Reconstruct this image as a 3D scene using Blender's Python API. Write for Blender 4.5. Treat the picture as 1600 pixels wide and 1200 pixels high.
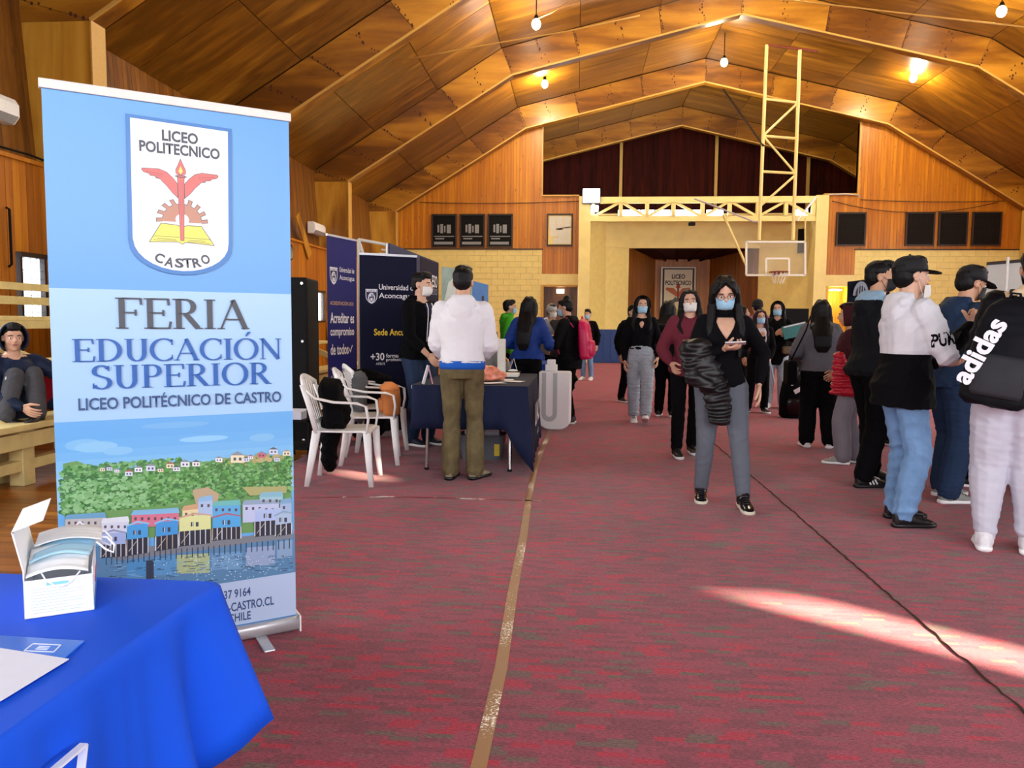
import bpy, bmesh, math, random
import numpy as np
from mathutils import Vector, Matrix
from math import sin, cos, pi, radians as R, sqrt, atan2

random.seed(7)
SC = bpy.context.scene
COL = SC.collection
for _o in list(bpy.data.objects):
    bpy.data.objects.remove(_o)

# ---------------------------------------------------------------- camera
CAM_H = 1.30
yaw, roll, F = R(4.7), R(0.5), 1200.0
pitch = math.atan(95.0 / F)
fw = Vector((-sin(yaw) * cos(pitch), cos(yaw) * cos(pitch), -sin(pitch)))
rt0 = Vector((cos(yaw), sin(yaw), 0))
up0 = rt0.cross(fw)
rt = rt0 * cos(roll) + up0 * sin(roll)
up = up0 * cos(roll) - rt0 * sin(roll)
cd = bpy.data.cameras.new('camera')
cd.sensor_width = 36
cd.lens = 27
cd.clip_start = 0.05
cam = bpy.data.objects.new('camera', cd)
COL.objects.link(cam)
cam.matrix_world = Matrix(((rt.x, up.x, -fw.x, 0), (rt.y, up.y, -fw.y, 0), (rt.z, up.z, -fw.z, CAM_H), (0, 0, 0, 1)))
SC.camera = cam
SC.view_settings.view_transform = 'Standard'
SC.view_settings.look = 'None'
SC.view_settings.gamma = 1
SC.view_settings.use_curve_mapping = False
SC.view_settings.exposure = 0.8
SC.cycles.max_bounces = 7
SC.cycles.sample_clamp_indirect = 4

# ---------------------------------------------------------------- world, sun, added fill light
w = bpy.data.worlds.new('sky')
SC.world = w
w.use_nodes = True
w.node_tree.nodes['Background'].inputs[0].default_value = (0.80, 0.90, 1.0, 1)
w.node_tree.nodes['Background'].inputs[1].default_value = 5.0


def add_light(name, kind, loc, energy, color=(1, 1, 1), size=1, size_y=None, direction=None, spread=None):
    l = bpy.data.lights.new(name, kind)
    l.energy = energy
    l.color = color
    if kind == 'AREA':
        l.shape = 'RECTANGLE'
        l.size = size
        l.size_y = size_y or size
        if spread:
            l.spread = spread
    elif kind == 'SUN':
        l.angle = size
    else:
        l.shadow_soft_size = size
    o = bpy.data.objects.new(name, l)
    COL.objects.link(o)
    o.location = loc
    if direction is not None:
        o.rotation_euler = Vector(direction).to_track_quat('-Z', 'Y').to_euler()
    return o


# the sun enters through two unseen rear-wall openings shaped for its floor patches
SUN_EL = 22.0
sun_dir = Vector((-0.80 * cos(R(SUN_EL)), 0.60 * cos(R(SUN_EL)), -sin(R(SUN_EL))))
add_light('sun', 'SUN', (8, -8, 12), 34, (1.0, 0.80, 0.56), R(0.7), direction=sun_dir)
# area lights added as daylight fill; the walls there have no windows
add_light('rear_fill_light', 'AREA', (3.5, -3.7, 3.0), 620, (0.88, 0.94, 1.0), 15, 3.2, direction=(0, 1, -0.12))
add_light('right_fill_light', 'AREA', (14.6, 11, 2.6), 800, (0.92, 0.96, 1.0), 20, 2.4, direction=(-1, 0, -0.1))
add_light('left_fill_light', 'AREA', (-6.3, 4.0, 2.4), 160, (0.92, 0.96, 1.0), 6, 1.6, direction=(1, 0, -0.1))


# ---------------------------------------------------------------- materials
def lin(h):
    h = h.lstrip('#')
    c = [int(h[i:i + 2], 16) / 255 for i in (0, 2, 4)]
    return tuple(x / 12.92 if x <= 0.04045 else ((x + 0.055) / 1.055) ** 2.4 for x in c)


MATS = {}


class NT:
    def __init__(s, name):
        s.m = bpy.data.materials.new(name)
        s.m.use_nodes = True
        s.n = s.m.node_tree.nodes
        s.l = s.m.node_tree.links
        s.b = s.n['Principled BSDF']

    def node(s, t, **kw):
        nd = s.n.new(t)
        for k, v in kw.items():
            setattr(nd, k, v)
        return nd

    def link(s, a, b):
        s.l.new(a, b)

    def inp(s, nd, key, v):
        if hasattr(v, 'is_linked') or hasattr(v, 'links'):
            s.l.new(v, nd.inputs[key])
        else:
            nd.inputs[key].default_value = v

    def math(s, op, a, b=0.0):
        nd = s.node('ShaderNodeMath', operation=op)
        s.inp(nd, 0, a)
        s.inp(nd, 1, b)
        return nd.outputs[0]

    def noise(s, vec, scale=5, detail=3, rough=0.5, dist=0.0):
        nd = s.node('ShaderNodeTexNoise')
        s.inp(nd, 'Vector', vec)
        nd.inputs['Scale'].default_value = scale
        nd.inputs['Detail'].default_value = detail
        nd.inputs['Roughness'].default_value = rough
        nd.inputs['Distortion'].default_value = dist
        return nd.outputs['Fac']

    def ramp(s, fac, stops, interp='LINEAR'):
        nd = s.node('ShaderNodeValToRGB')
        s.inp(nd, 0, fac)
        cr = nd.color_ramp
        cr.interpolation = interp
        while len(cr.elements) < len(stops):
            cr.elements.new(0.5)
        for e, (p, c) in zip(cr.elements, stops):
            e.position = p
            e.color = (*(lin(c) if isinstance(c, str) else c), 1)
        return nd.outputs[0]

    def mix(s, fac, a, b, mode='MIX'):
        nd = s.node('ShaderNodeMix', data_type='RGBA', blend_type=mode)
        s.inp(nd, 0, fac)
        s.inp(nd, 6, a if not isinstance(a, str) else (*lin(a), 1))
        s.inp(nd, 7, b if not isinstance(b, str) else (*lin(b), 1))
        return nd.outputs[2]

    def pos(s, scale=(1, 1, 1), off=None, obj=False):
        if obj:
            src = s.node('ShaderNodeTexCoord').outputs['Object']
        else:
            src = s.node('ShaderNodeNewGeometry').outputs['Position']
        v = s.node('ShaderNodeVectorMath', operation='MULTIPLY')
        s.link(src, v.inputs[0])
        v.inputs[1].default_value = scale
        o = v.outputs[0]
        if off is not None:
            a = s.node('ShaderNodeVectorMath', operation='ADD')
            s.link(o, a.inputs[0])
            c = s.node('ShaderNodeCombineXYZ')
            k = s.math('MULTIPLY', off, 37.0)
            s.link(k, c.inputs[0]); s.link(k, c.inputs[1]); s.link(k, c.inputs[2])
            s.link(c.outputs[0], a.inputs[1])
            o = a.outputs[0]
        return o

    def bump(s, h, strength=0.3, dist=0.01):
        nd = s.node('ShaderNodeBump')
        nd.inputs['Strength'].default_value = strength
        nd.inputs['Distance'].default_value = dist
        s.link(h, nd.inputs['Height'])
        s.link(nd.outputs[0], s.b.inputs['Normal'])

    def rand(s, kind):
        if kind == 'obj':
            return s.node('ShaderNodeObjectInfo').outputs['Random']
        a = s.node('ShaderNodeAttribute', attribute_name='tint')
        return a.outputs['Fac']


def plain(name, col, rough=0.6, metal=0.0, var=0.06, nscale=30, bump=0.0, spec=0.5, sheen=0, alpha=None, obj=True):
    """painted / plastic / metal / cloth surface with faint mottling"""
    if name in MATS:
        return MATS[name]
    t = NT(name)
    c = lin(col)
    n = t.noise(t.pos(obj=obj), nscale, 3)
    a = tuple(max(0, x * (1 - var)) for x in c)
    b = tuple(min(1, x * (1 + var)) for x in c)
    t.link(t.ramp(n, [(0.3, a), (0.7, b)]), t.b.inputs['Base Color'])
    t.b.inputs['Roughness'].default_value = rough
    t.b.inputs['Metallic'].default_value = metal
    t.b.inputs['Specular IOR Level'].default_value = spec
    if sheen:
        t.b.inputs['Sheen Weight'].default_value = sheen
    if bump:
        t.bump(n, bump, 0.004)
    MATS[name] = t.m
    return t.m


def cloth(name, col, rough=0.85, weave=260, var=0.10, big=7, bump=0.35):
    if name in MATS:
        return MATS[name]
    t = NT(name)
    c = lin(col)
    p = t.pos(obj=True)
    n1 = t.noise(p, big, 4, 0.6)
    n2 = t.noise(p, weave, 2)
    f = t.math('ADD', t.math('MULTIPLY', n1, 0.7), t.math('MULTIPLY', n2, 0.3))
    t.link(t.ramp(f, [(0.3, tuple(x * (1 - var) for x in c)), (0.7, tuple(min(1, x * (1 + var)) for x in c))]), t.b.inputs['Base Color'])
    t.b.inputs['Roughness'].default_value = rough
    t.b.inputs['Specular IOR Level'].default_value = 0.12 if max(c) < 0.03 else 0.25
    t.bump(f, bump, 0.006)
    MATS[name] = t.m
    return t.m


def emis(name, col, strength):
    if name in MATS:
        return MATS[name]
    t = NT(name)
    t.b.inputs['Base Color'].default_value = (*lin(col), 1)
    t.b.inputs['Emission Color'].default_value = (*lin(col), 1)
    t.b.inputs['Emission Strength'].default_value = strength
    MATS[name] = t.m
    return t.m


def glass(name, col='#e8f0f2', alpha=0.18, rough=0.05):
    if name in MATS:
        return MATS[name]
    t = NT(name)
    t.b.inputs['Base Color'].default_value = (*lin(col), 1)
    t.b.inputs['Roughness'].default_value = rough
    t.b.inputs['Alpha'].default_value = alpha
    MATS[name] = t.m
    return t.m


def wood(name, dark, mid, light, gscale, kind='attr', knots=0, rough=0.38, figure=0.0, tintamt=0.5, spec=0.5, coat=0.0):
    """gscale: per-axis noise scale in world space, small along the grain"""
    if name in MATS:
        return MATS[name]
    t = NT(name)
    rnd = t.rand(kind)
    p = t.pos(gscale, off=rnd)
    n = t.noise(p, 1.0, 5, 0.62, 0.6)
    if figure:
        rings = t.math('MULTIPLY', t.noise(p, 0.33, 2, 0.4, 0.4), figure)
        rings = t.math('SINE', rings)
        n = t.math('ADD', t.math('MULTIPLY', n, 0.66), t.math('MULTIPLY', t.math('ADD', rings, 1.0), 0.17))
    f = t.math('ADD', n, t.math('MULTIPLY', t.math('SUBTRACT', rnd, 0.5), tintamt * 0.45))
    colr = t.ramp(f, [(0.25, dark), (0.5, mid), (0.78, light)])
    if knots:
        v = t.node('ShaderNodeTexVoronoi', feature='F1')
        kp = t.pos(knots, off=rnd)
        t.link(kp, v.inputs['Vector'])
        v.inputs['Scale'].default_value = 1
        k = t.ramp(v.outputs['Distance'], [(0.06, (1, 1, 1)), (0.14, (0, 0, 0))])
        dk = tuple(x * 0.35 for x in lin(dark))
        colr = t.mix(t.math('MULTIPLY', k, 0.8), colr, (*dk, 1))
    t.link(colr, t.b.inputs['Base Color'])
    t.b.inputs['Roughness'].default_value = rough
    t.b.inputs['Specular IOR Level'].default_value = spec
    t.b.inputs['Coat Weight'].default_value = coat
    t.b.inputs['Coat Roughness'].default_value = 0.2
    t.bump(n, 0.12, 0.004)
    MATS[name] = t.m
    return t.m


M = {}
M['pine_wall'] = wood('pine_wall', '#a9620f', '#c47b14', '#d48e1e', (14, 14, 0.9), 'attr', knots=(8, 8, 2.0), figure=8, tintamt=0.3)
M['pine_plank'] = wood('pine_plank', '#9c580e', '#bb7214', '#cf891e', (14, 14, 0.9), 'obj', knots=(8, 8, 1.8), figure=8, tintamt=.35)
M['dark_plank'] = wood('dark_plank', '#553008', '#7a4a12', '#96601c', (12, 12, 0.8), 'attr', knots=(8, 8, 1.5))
M['maroon_wood'] = wood('maroon_wood', '#1c0502', '#330b05', '#46140a', (12, 12, 0.8), 'attr', rough=.75, spec=.1)
M['ply_ceiling'] = wood('ply_ceiling', '#5f3a0a', '#875812', '#ab7a22', (0.9, 7, 2.5), 'obj', rough=0.3, figure=9, coat=0.25, tintamt=0.45)
M['ply_beam'] = wood('ply_beam', '#693c0a', '#976016', '#bb8226', (0.9, 6, 5), 'obj', rough=0.32, figure=12, coat=0.2, tintamt=0.5)
M['ply_column'] = wood('ply_column', '#855414', '#b67e22', '#d49f3a', (5, 5, 0.7), 'obj', rough=0.35, figure=14, coat=0.1)
M['beam_core'] = plain('beam_core', '#5a3a10', 0.6)
M['trim_pale'] = plain('trim_pale', '#c79a4a', 0.5, obj=False)
M['door_wood'] = wood('door_wood', '#3c2109', '#5d3610', '#7a4c18', (14, 14, 0.9), 'attr')
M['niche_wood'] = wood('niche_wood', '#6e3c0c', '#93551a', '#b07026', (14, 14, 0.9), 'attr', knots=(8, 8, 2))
M['floor_board'] = wood('floor_board', '#7b430f', '#a2601a', '#bd7c2a', (1.2, 16, 5), 'obj', rough=0.28, figure=9, coat=0.3)
M['floor_base'] = wood('floor_base', '#7b430f', '#9a5b18', '#b07226', (1.2, 16, 5), 'obj', rough=0.35)
M['cream_paint'] = plain('cream_paint', '#e9d68c', 0.5, var=0.05, nscale=3, obj=False)
M['cream_block'] = plain('cream_block', '#e6d284', 0.55, var=0.05, nscale=6, bump=0.2, obj=False)
M['cream_wood'] = plain('cream_wood', '#d6c486', 0.5, var=0.10, nscale=9, bump=0.2, obj=False)
M['yellow_wall'] = plain('yellow_wall', '#dcb23c', 0.5, nscale=3, obj=False)
M['blue_paint'] = plain('blue_paint', '#123a7c', 0.5, nscale=4, obj=False)
M['white_plastic'] = plain('white_plastic', '#f3f3f2', 0.35, var=0.02)
M['white_metal'] = plain('white_metal', '#dedcd2', 0.4, var=0.04)
M['black'] = plain('black', '#08080a', 0.7, spec=.2)
M['black_gloss'] = plain('black_gloss', '#0c0c0e', 0.25)
M['dark_frame'] = plain('dark_frame', '#2c1c12', 0.45)
M['chrome'] = plain('chrome', '#c9ccd0', 0.22, 1.0, var=0.03)
M['alu'] = plain('alu', '#c8cbd0', 0.35, 0.6, var=0.03)
M['rust'] = plain('rust', '#7c3a26', 0.6)


def carpet():
    t = NT('carpet')
    g = t.node('ShaderNodeNewGeometry').outputs['Position']
    sx = t.node('ShaderNodeSeparateXYZ')
    t.link(g, sx.inputs[0])
    row = t.math('FLOOR', t.math('DIVIDE', sx.outputs[1], 0.026))
    wn = t.node('ShaderNodeTexWhiteNoise', noise_dimensions='1D')
    t.link(row, wn.inputs['W'])
    wav = t.math('MULTIPLY', t.noise(g, 26, 2), 0.016)
    xs = t.math('ADD', t.math('ADD', t.math('DIVIDE', sx.outputs[0], 0.095), t.math('MULTIPLY', wn.outputs[0], 7.0)), wav)
    cell = t.math('FLOOR', xs)
    cc = t.node('ShaderNodeCombineXYZ')
    t.link(row, cc.inputs[0]); t.link(cell, cc.inputs[1])
    w2 = t.node('ShaderNodeTexWhiteNoise', noise_dimensions='2D')
    t.link(cc.outputs[0], w2.inputs['Vector'])
    base = t.ramp(w2.outputs['Value'], [(0.0, '#8a3546'), (0.24, '#a8203a'), (0.38, '#7c3342'), (0.62, '#933549'), (0.84, '#6c5047'), (0.93, '#85404a')], 'CONSTANT')
    pile = t.noise(t.pos((230, 300, 230)), 1.0, 3, 0.8)
    fleck = t.noise(t.pos((60, 200, 60)), 1.0, 2, 0.6)
    f = t.math('ADD', t.math('MULTIPLY', pile, 0.6), t.math('MULTIPLY', fleck, 0.5))
    shade = t.ramp(f, [(0.36, (0.22, 0.19, 0.19)), (0.54, (0.95, .93, .93)), (0.72, (1.9, 1.8, 1.75))])
    c = t.mix(1.0, base, shade, 'MULTIPLY')
    dirt = t.ramp(t.noise(t.pos((0.9, 0.9, 1)), 1.0, 3), [(0.3, (0.86, 0.84, 0.84)), (0.7, (1.08, 1.06, 1.06))])
    c = t.mix(1.0, c, dirt, 'MULTIPLY')
    t.link(c, t.b.inputs['Base Color'])
    t.b.inputs['Roughness'].default_value = 0.95
    t.b.inputs['Specular IOR Level'].default_value = 0.15
    t.b.inputs['Sheen Weight'].default_value = 0.15
    t.bump(f, 0.5, 0.006)
    return t.m


M['carpet'] = carpet()


# measuring helpers: a point of the photograph as a real place at a known depth, or on the floor
def ray(x, y):
    return fw + rt * ((x - 800) / F) - up * ((y - 600) / F)


def at(x, y, Y):
    d = ray(x, y)
    return Vector((0, 0, CAM_H)) + d * (Y / d.y)


def fl(x, y, z=0.0):
    d = ray(x, y)
    return Vector((0, 0, CAM_H)) + d * ((z - CAM_H) / d.z)


def vcol_mat(name, rough=0.45, noise_amt=0.0):
    if name in MATS:
        return MATS[name]
    t = NT(name)
    a = t.node('ShaderNodeAttribute', attribute_name='print_colour')
    c = a.outputs['Color']
    if noise_amt:
        n = t.noise(t.pos(obj=True), 90, 4, 0.7)
        sh = t.ramp(n, [(0.3, (1 - noise_amt,) * 3), (0.7, (1 + noise_amt,) * 3)])
        c = t.mix(1.0, c, sh, 'MULTIPLY')
    t.link(c, t.b.inputs['Base Color'])
    t.b.inputs['Roughness'].default_value = rough
    MATS[name] = t.m
    return t.m


# ---------------------------------------------------------------- geometry helpers
def link(o, parent=None):
    COL.objects.link(o)
    if parent is not None:
        o.parent = parent
    return o


class MB:
    def __init__(s):
        s.v = []; s.f = []; s.t = []; s.c = []

    def add(s, vs, fs, tint=0.5, col=None):
        o = len(s.v)
        s.v += [tuple(x) for x in vs]
        for f in fs:
            s.f.append(tuple(i + o for i in f)); s.t.append(tint); s.c.append(col)
        return s

    def box(s, c, d, rot=None, tint=0.5, taper=1.0):
        c = Vector(c)
        vs = []
        for z in (-1, 1):
            k = taper if z > 0 else 1
            for x, y in ((-1, -1), (1, -1), (1, 1), (-1, 1)):
                q = Vector((x * d[0] / 2 * k, y * d[1] / 2 * k, z * d[2] / 2))
                if rot is not None:
                    q = rot @ q
                vs.append(c + q)
        return s.add(vs, [(3, 2, 1, 0), (4, 5, 6, 7), (0, 1, 5, 4), (1, 2, 6, 5), (2, 3, 7, 6), (3, 0, 4, 7)], tint)

    def b2(s, p, q, tint=0.5):
        return s.box([(a + b) / 2 for a, b in zip(p, q)], [abs(a - b) for a, b in zip(p, q)], tint=tint)

    def bar(s, p, q, wd, ht, upv=(0, 0, 1), tint=0.5):
        p = Vector(p); q = Vector(q)
        d = q - p
        L = d.length
        d.normalize()
        x = d.cross(Vector(upv))
        if x.length < 1e-4:
            x = d.cross(Vector((0, 1, 0)))
        x.normalize()
        z = x.cross(d)
        m = Matrix((x, d, z)).transposed()
        return s.box((p + q) / 2, (wd, L, ht), m, tint)

    def prism(s, poly, a, b, axis='y', tint=0.5):
        """poly in the other two axes, extruded from a to b along axis"""
        n = len(poly)
        def P(u, v, t):
            return {'y': (u, t, v), 'x': (t, u, v), 'z': (u, v, t)}[axis]
        vs = [P(u, v, a) for u, v in poly] + [P(u, v, b) for u, v in poly]
        fs = [tuple(range(n)), tuple(range(2 * n - 1, n - 1, -1))]
        fs += [(i, i + n, (i + 1) % n + n, (i + 1) % n) for i in range(n)]
        return s.add(vs, fs, tint)

    def tube(s, pts, r, n=8, cap=True, tint=0.5):
        pts = [Vector(p) for p in pts]
        rs = r if isinstance(r, (list, tuple)) else [r] * len(pts)
        vs = []; prev = None
        for i, p in enumerate(pts):
            d = (pts[min(i + 1, len(pts) - 1)] - pts[max(i - 1, 0)])
            d.normalize()
            if prev is None:
                x = d.cross(Vector((0, 0, 1)))
                if x.length < 1e-3:
                    x = d.cross(Vector((0, 1, 0)))
            else:
                x = prev - d * prev.dot(d)
            x.normalize()
            prev = x
            y = d.cross(x)
            for k in range(n):
                a = 2 * pi * k / n
                vs.append(p + x * cos(a) * rs[i] + y * sin(a) * rs[i])
        fs = []
        for i in range(len(pts) - 1):
            for k in range(n):
                k2 = (k + 1) % n
                fs.append((i * n + k, i * n + k2, (i + 1) * n + k2, (i + 1) * n + k))
        if cap:
            fs.append(tuple(range(n - 1, -1, -1)))
            fs.append(tuple(range((len(pts) - 1) * n, len(pts) * n)))
        return s.add(vs, fs, tint)

    def loft(s, rings, n=16, fr=None, sq=2.0, cap=True):
        """rings: (centre, rx, ry, X axis, Y axis)"""
        vs = []
        for c, rx, ry, X, Y in rings:
            c = Vector(c)
            for k in range(n):
                a = 2 * pi * k / n
                ca, sa = cos(a), sin(a)
                e = 2.0 / sq
                ca = math.copysign(abs(ca) ** e, ca); sa = math.copysign(abs(sa) ** e, sa)
                vs.append(c + Vector(X) * rx * ca + Vector(Y) * ry * sa)
        m = len(rings)
        fs = []
        for i in range(m - 1):
            for k in range(n):
                k2 = (k + 1) % n
                fs.append((i * n + k, i * n + k2, (i + 1) * n + k2, (i + 1) * n + k))
        if cap:
            fs.append(tuple(range(n - 1, -1, -1)))
            fs.append(tuple(range((m - 1) * n, m * n)))
        return s.add(vs, fs)

    def ell(s, c, r, m=None, nu=14, nv=9):
        c = Vector(c)
        r = (r, r, r) if not isinstance(r, (list, tuple)) else r
        vs = []
        def T(q):
            q = Vector((q[0] * r[0], q[1] * r[1], q[2] * r[2]))
            return c + (m @ q if m is not None else q)
        vs.append(T((0, 0, -1)))
        for j in range(1, nv):
            ph = -pi / 2 + pi * j / nv
            for k in range(nu):
                a = 2 * pi * k / nu
                vs.append(T((cos(ph) * cos(a), cos(ph) * sin(a), sin(ph))))
        vs.append(T((0, 0, 1)))
        fs = [(0, 1 + (k + 1) % nu, 1 + k) for k in range(nu)]
        for j in range(nv - 2):
            for k in range(nu):
                a = 1 + j * nu
                fs.append((a + k, a + (k + 1) % nu, a + nu + (k + 1) % nu, a + nu + k))
        a = 1 + (nv - 2) * nu
        fs += [(a + k, a + (k + 1) % nu, len(vs) - 1) for k in range(nu)]
        return s.add(vs, fs)

    def cap(s, p, q, r0, r1, n=10):
        """capsule with round ends"""
        p = Vector(p); q = Vector(q)
        d = q - p
        if d.length < 1e-5:
            return s.ell(p, r0)
        d.normalize()
        pts = [p - d * r0 * .92, p - d * r0 * .6, p, q, q + d * r1 * .6, q + d * r1 * .92]
        rs = [r0 * .38, r0 * .8, r0, r1, r1 * .8, r1 * .38]
        return s.tube(pts, rs, n)

    def chain(s, pts, rs, n=12):
        for i in range(len(pts) - 1):
            s.cap(pts[i], pts[i + 1], rs[i], rs[i + 1], n)
        return s

    def mesh(s, name, m=None, smooth=False):
        me = bpy.data.meshes.new(name)
        me.from_pydata(s.v, [], s.f)
        if any(c is not None for c in s.c):
            at = me.attributes.new('print_colour', 'FLOAT_COLOR', 'FACE')
            arr = np.ones((len(s.f), 4), dtype=np.float32)
            for i, c in enumerate(s.c):
                arr[i, :3] = c if c is not None else (.5, .5, .5)
            at.data.foreach_set('color', arr.ravel())
        else:
            at = me.attributes.new('tint', 'FLOAT', 'FACE')
            at.data.foreach_set('value', np.array(s.t, dtype=np.float32))
        if smooth:
            me.polygons.foreach_set('use_smooth', [True] * len(me.polygons))
        if m is not None:
            for x in (m if isinstance(m, list) else [m]):
                me.materials.append(x)
        me.update()
        return me

    def build(s, name, m, parent=None, smooth=False, bevel=0, loc=None, rz=0, seg=2):
        o = bpy.data.objects.new(name, s.mesh(name, m, smooth))
        link(o, parent)
        if loc is not None:
            o.location = loc
        if rz:
            o.rotation_euler.z = rz
        if bevel:
            b = o.modifiers.new('bevel', 'BEVEL')
            b.width = bevel; b.segments = seg; b.limit_method = 'ANGLE'; b.angle_limit = R(40)
        return o


def tag(o, label=None, cat=None, group=None, kind=None):
    if label: o['label'] = label
    if cat: o['category'] = cat
    if group: o['group'] = group
    if kind: o['kind'] = kind
    return o


def thing(name, label, cat, loc=(0, 0, 0), rz=0, group=None):
    o = bpy.data.objects.new(name, None)
    o.empty_display_size = 0.1
    COL.objects.link(o)
    o.location = loc
    o.rotation_euler.z = rz
    return tag(o, label, cat, group)


def struct(o, label=None):
    o['kind'] = 'structure'
    if label: o['label'] = label
    return o


def copy_tree(o, parent=None):
    c = o.copy()
    COL.objects.link(c)
    if parent is not None:
        c.parent = parent
    for ch in list(o.children):
        copy_tree(ch, c)
    return c


DG = None


def evaluated_mesh(o, name):
    dg = bpy.context.evaluated_depsgraph_get()
    return bpy.data.meshes.new_from_object(o.evaluated_get(dg))


# text (built-in sans font) as a flat mesh; local frame of a sign: x right, z up, viewer at -y
def text(body, u, v, wd, ht, m, parent, off=0.0015, bold=0.0, align='L', name='lettering', shear=0, rot=0, keep=False):
    cu = bpy.data.curves.new('txt', 'FONT')
    cu.body = body
    cu.offset = bold
    cu.shear = shear
    cu.resolution_u = 3
    cu.space_line = 1.0
    o = bpy.data.objects.new('txt', cu)
    COL.objects.link(o)
    me = evaluated_mesh(o, name)
    bpy.data.objects.remove(o)
    n = len(me.vertices)
    co = np.empty(n * 3, dtype=np.float32)
    me.vertices.foreach_get('co', co)
    co = co.reshape(-1, 3)
    mn, mx = co.min(0), co.max(0)
    sz = mx - mn
    k = ht / sz[1]
    kx = wd / sz[0] if wd else k
    x = (co[:, 0] - mn[0]) * kx
    z = (co[:, 1] - mn[1]) * k
    if align == 'C':
        x -= sz[0] * kx / 2
    if rot:
        x, z = x * cos(rot) - z * sin(rot), x * sin(rot) + z * cos(rot)
    out = np.stack([x + u, np.full(n, -off), z + v], 1).astype(np.float32)
    me.vertices.foreach_set('co', out.ravel())
    me.materials.clear()
    me.materials.append(m)
    me.update()
    o = bpy.data.objects.new(name, me)
    link(o, parent)
    return o


class Flat(MB):
    """flat print: coloured polygons in a sign's own plane, each layer a hair proud of the last"""
    def __init__(s, off=0.0006, step=0.00004):
        super().__init__()
        s.off = off; s.step = step

    def poly(s, pts, col):
        c = lin(col) if isinstance(col, str) else col
        s.add([(u, -s.off, v) for u, v in pts], [tuple(range(len(pts)))], 0.5, c)
        s.off += s.step
        return s

    def rect(s, u0, v0, u1, v1, col):
        return s.poly([(u0, v0), (u1, v0), (u1, v1), (u0, v1)], col)

    def oval(s, u, v, a, b, col, n=14):
        return s.poly([(u + a * cos(2 * pi * k / n), v + b * sin(2 * pi * k / n)) for k in range(n)], col)

    def line(s, pts, wd, col, closed=False):
        if closed:
            pts = list(pts) + [pts[0]]
        for (a, b), (c, d) in zip(pts[:-1], pts[1:]):
            L = math.hypot(c - a, d - b)
            if L < 1e-6: continue
            nx, ny = -(d - b) / L * wd / 2, (c - a) / L * wd / 2
            ex, ey = (c - a) / L * wd * .3, (d - b) / L * wd * .3
            s.add([(a + nx - ex, -s.off, b + ny - ey), (a - nx - ex, -s.off, b - ny - ey), (c - nx + ex, -s.off, d - ny + ey), (c + nx + ex, -s.off, d + ny + ey)], [(0, 1, 2, 3)], 0.5, lin(col) if isinstance(col, str) else col)
        s.off += s.step
        return s
# ================================================================ the hall
XL, XR = -6.8, 14.9            # lower wall faces
XC = 4.05                      # ridge
YB = 26.4                      # end wall
YR = -4.0                      # rear wall (behind the camera)
INNER = [(-6.15, 5.05), (-1.75, 7.75), (4.05, 9.15), (9.85, 7.75), (14.25, 5.05)]
ARCHES = [-1.2, 4.3, 9.8, 15.3, 20.8, 26.3, 31.8]
TH = 0.72                      # beam depth


def norm2(a, b):
    d = Vector((b[0] - a[0], b[1] - a[1])); d.normalize()
    return Vector((-d.y, d.x))


n1 = norm2(INNER[0], INNER[1]); n2 = norm2(INNER[1], INNER[2])


def isect(p, d, q, e):
    den = d.x * e.y - d.y * e.x
    t = ((q.x - p.x) * e.y - (q.y - p.y) * e.x) / den
    return p + d * t


iK, iB, iA = (Vector(INNER[0]), Vector(INNER[1]), Vector(INNER[2]))
d1 = (iB - iK).normalized(); d2 = (iA - iB).normalized()
oB = isect(iK + n1 * TH, d1, iB + n2 * TH, d2)
oA = isect(iB + n2 * TH, d2, Vector((XC, 0)), Vector((0, 1)))
oK = isect(iK + n1 * TH, d1, Vector((-7.08, 0)), Vector((0, 1)))
OUTER = [oK, oB, oA, Vector((2 * XC - oB.x, oB.y)), Vector((2 * XC - oK.x, oK.y))]

# floor
struct(MB().b2((-7.2, YR, -0.2), (15.3, 36, -0.02)).build('floor', M['floor_base']), 'orange varnished timber floor of the hall')
FLOOR = bpy.data.objects['floor']
MB().b2((-2.6, YR, -0.02), (15.0, 25.85, 0.0)).build('carpet', M['carpet'], FLOOR)
bm_ = MB().b2((-1.2, -0.048, -0.019), (1.2, 0.048, 0.0))
me_ = bm_.mesh('floor_board', M['floor_board'])
k = 0
for j in range(92):
    y = 2.2 + j * 0.1
    for i in range(2):
        xa = -2.62 - 1.2 - i * 2.405 + (-.9 if j % 3 == 1 else (-1.6 if j % 3 == 2 else 0)) * (1 if i else 0)
        o = bpy.data.objects.new('floor_board', me_)
        link(o, FLOOR)
        if i == 0:
            wv = [1.0, 0.65, 0.4][j % 3]
            o.scale.x = wv
            o.location = (-2.61 - 1.2 * wv, y, random.uniform(-.0008, 0))
            last = -2.61 - 2.4 * wv - .004
        else:
            o.location = (last - 1.2, y, random.uniform(-.0008, 0))
        if o.location.x < -6.5: o.location.x = -6.5

# ---- plank cladding cut to a polygon, joined (planks 0.1 m wide, under 10 px)
def top_in(x, pts):
    for (a, b) in zip(pts[:-1], pts[1:]):
        if a[0] <= x <= b[0]:
            t = (x - a[0]) / (b[0] - a[0])
            return a[1] + (b[1] - a[1]) * t
    return pts[0][1] if x < pts[0][0] else pts[-1][1]


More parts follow.
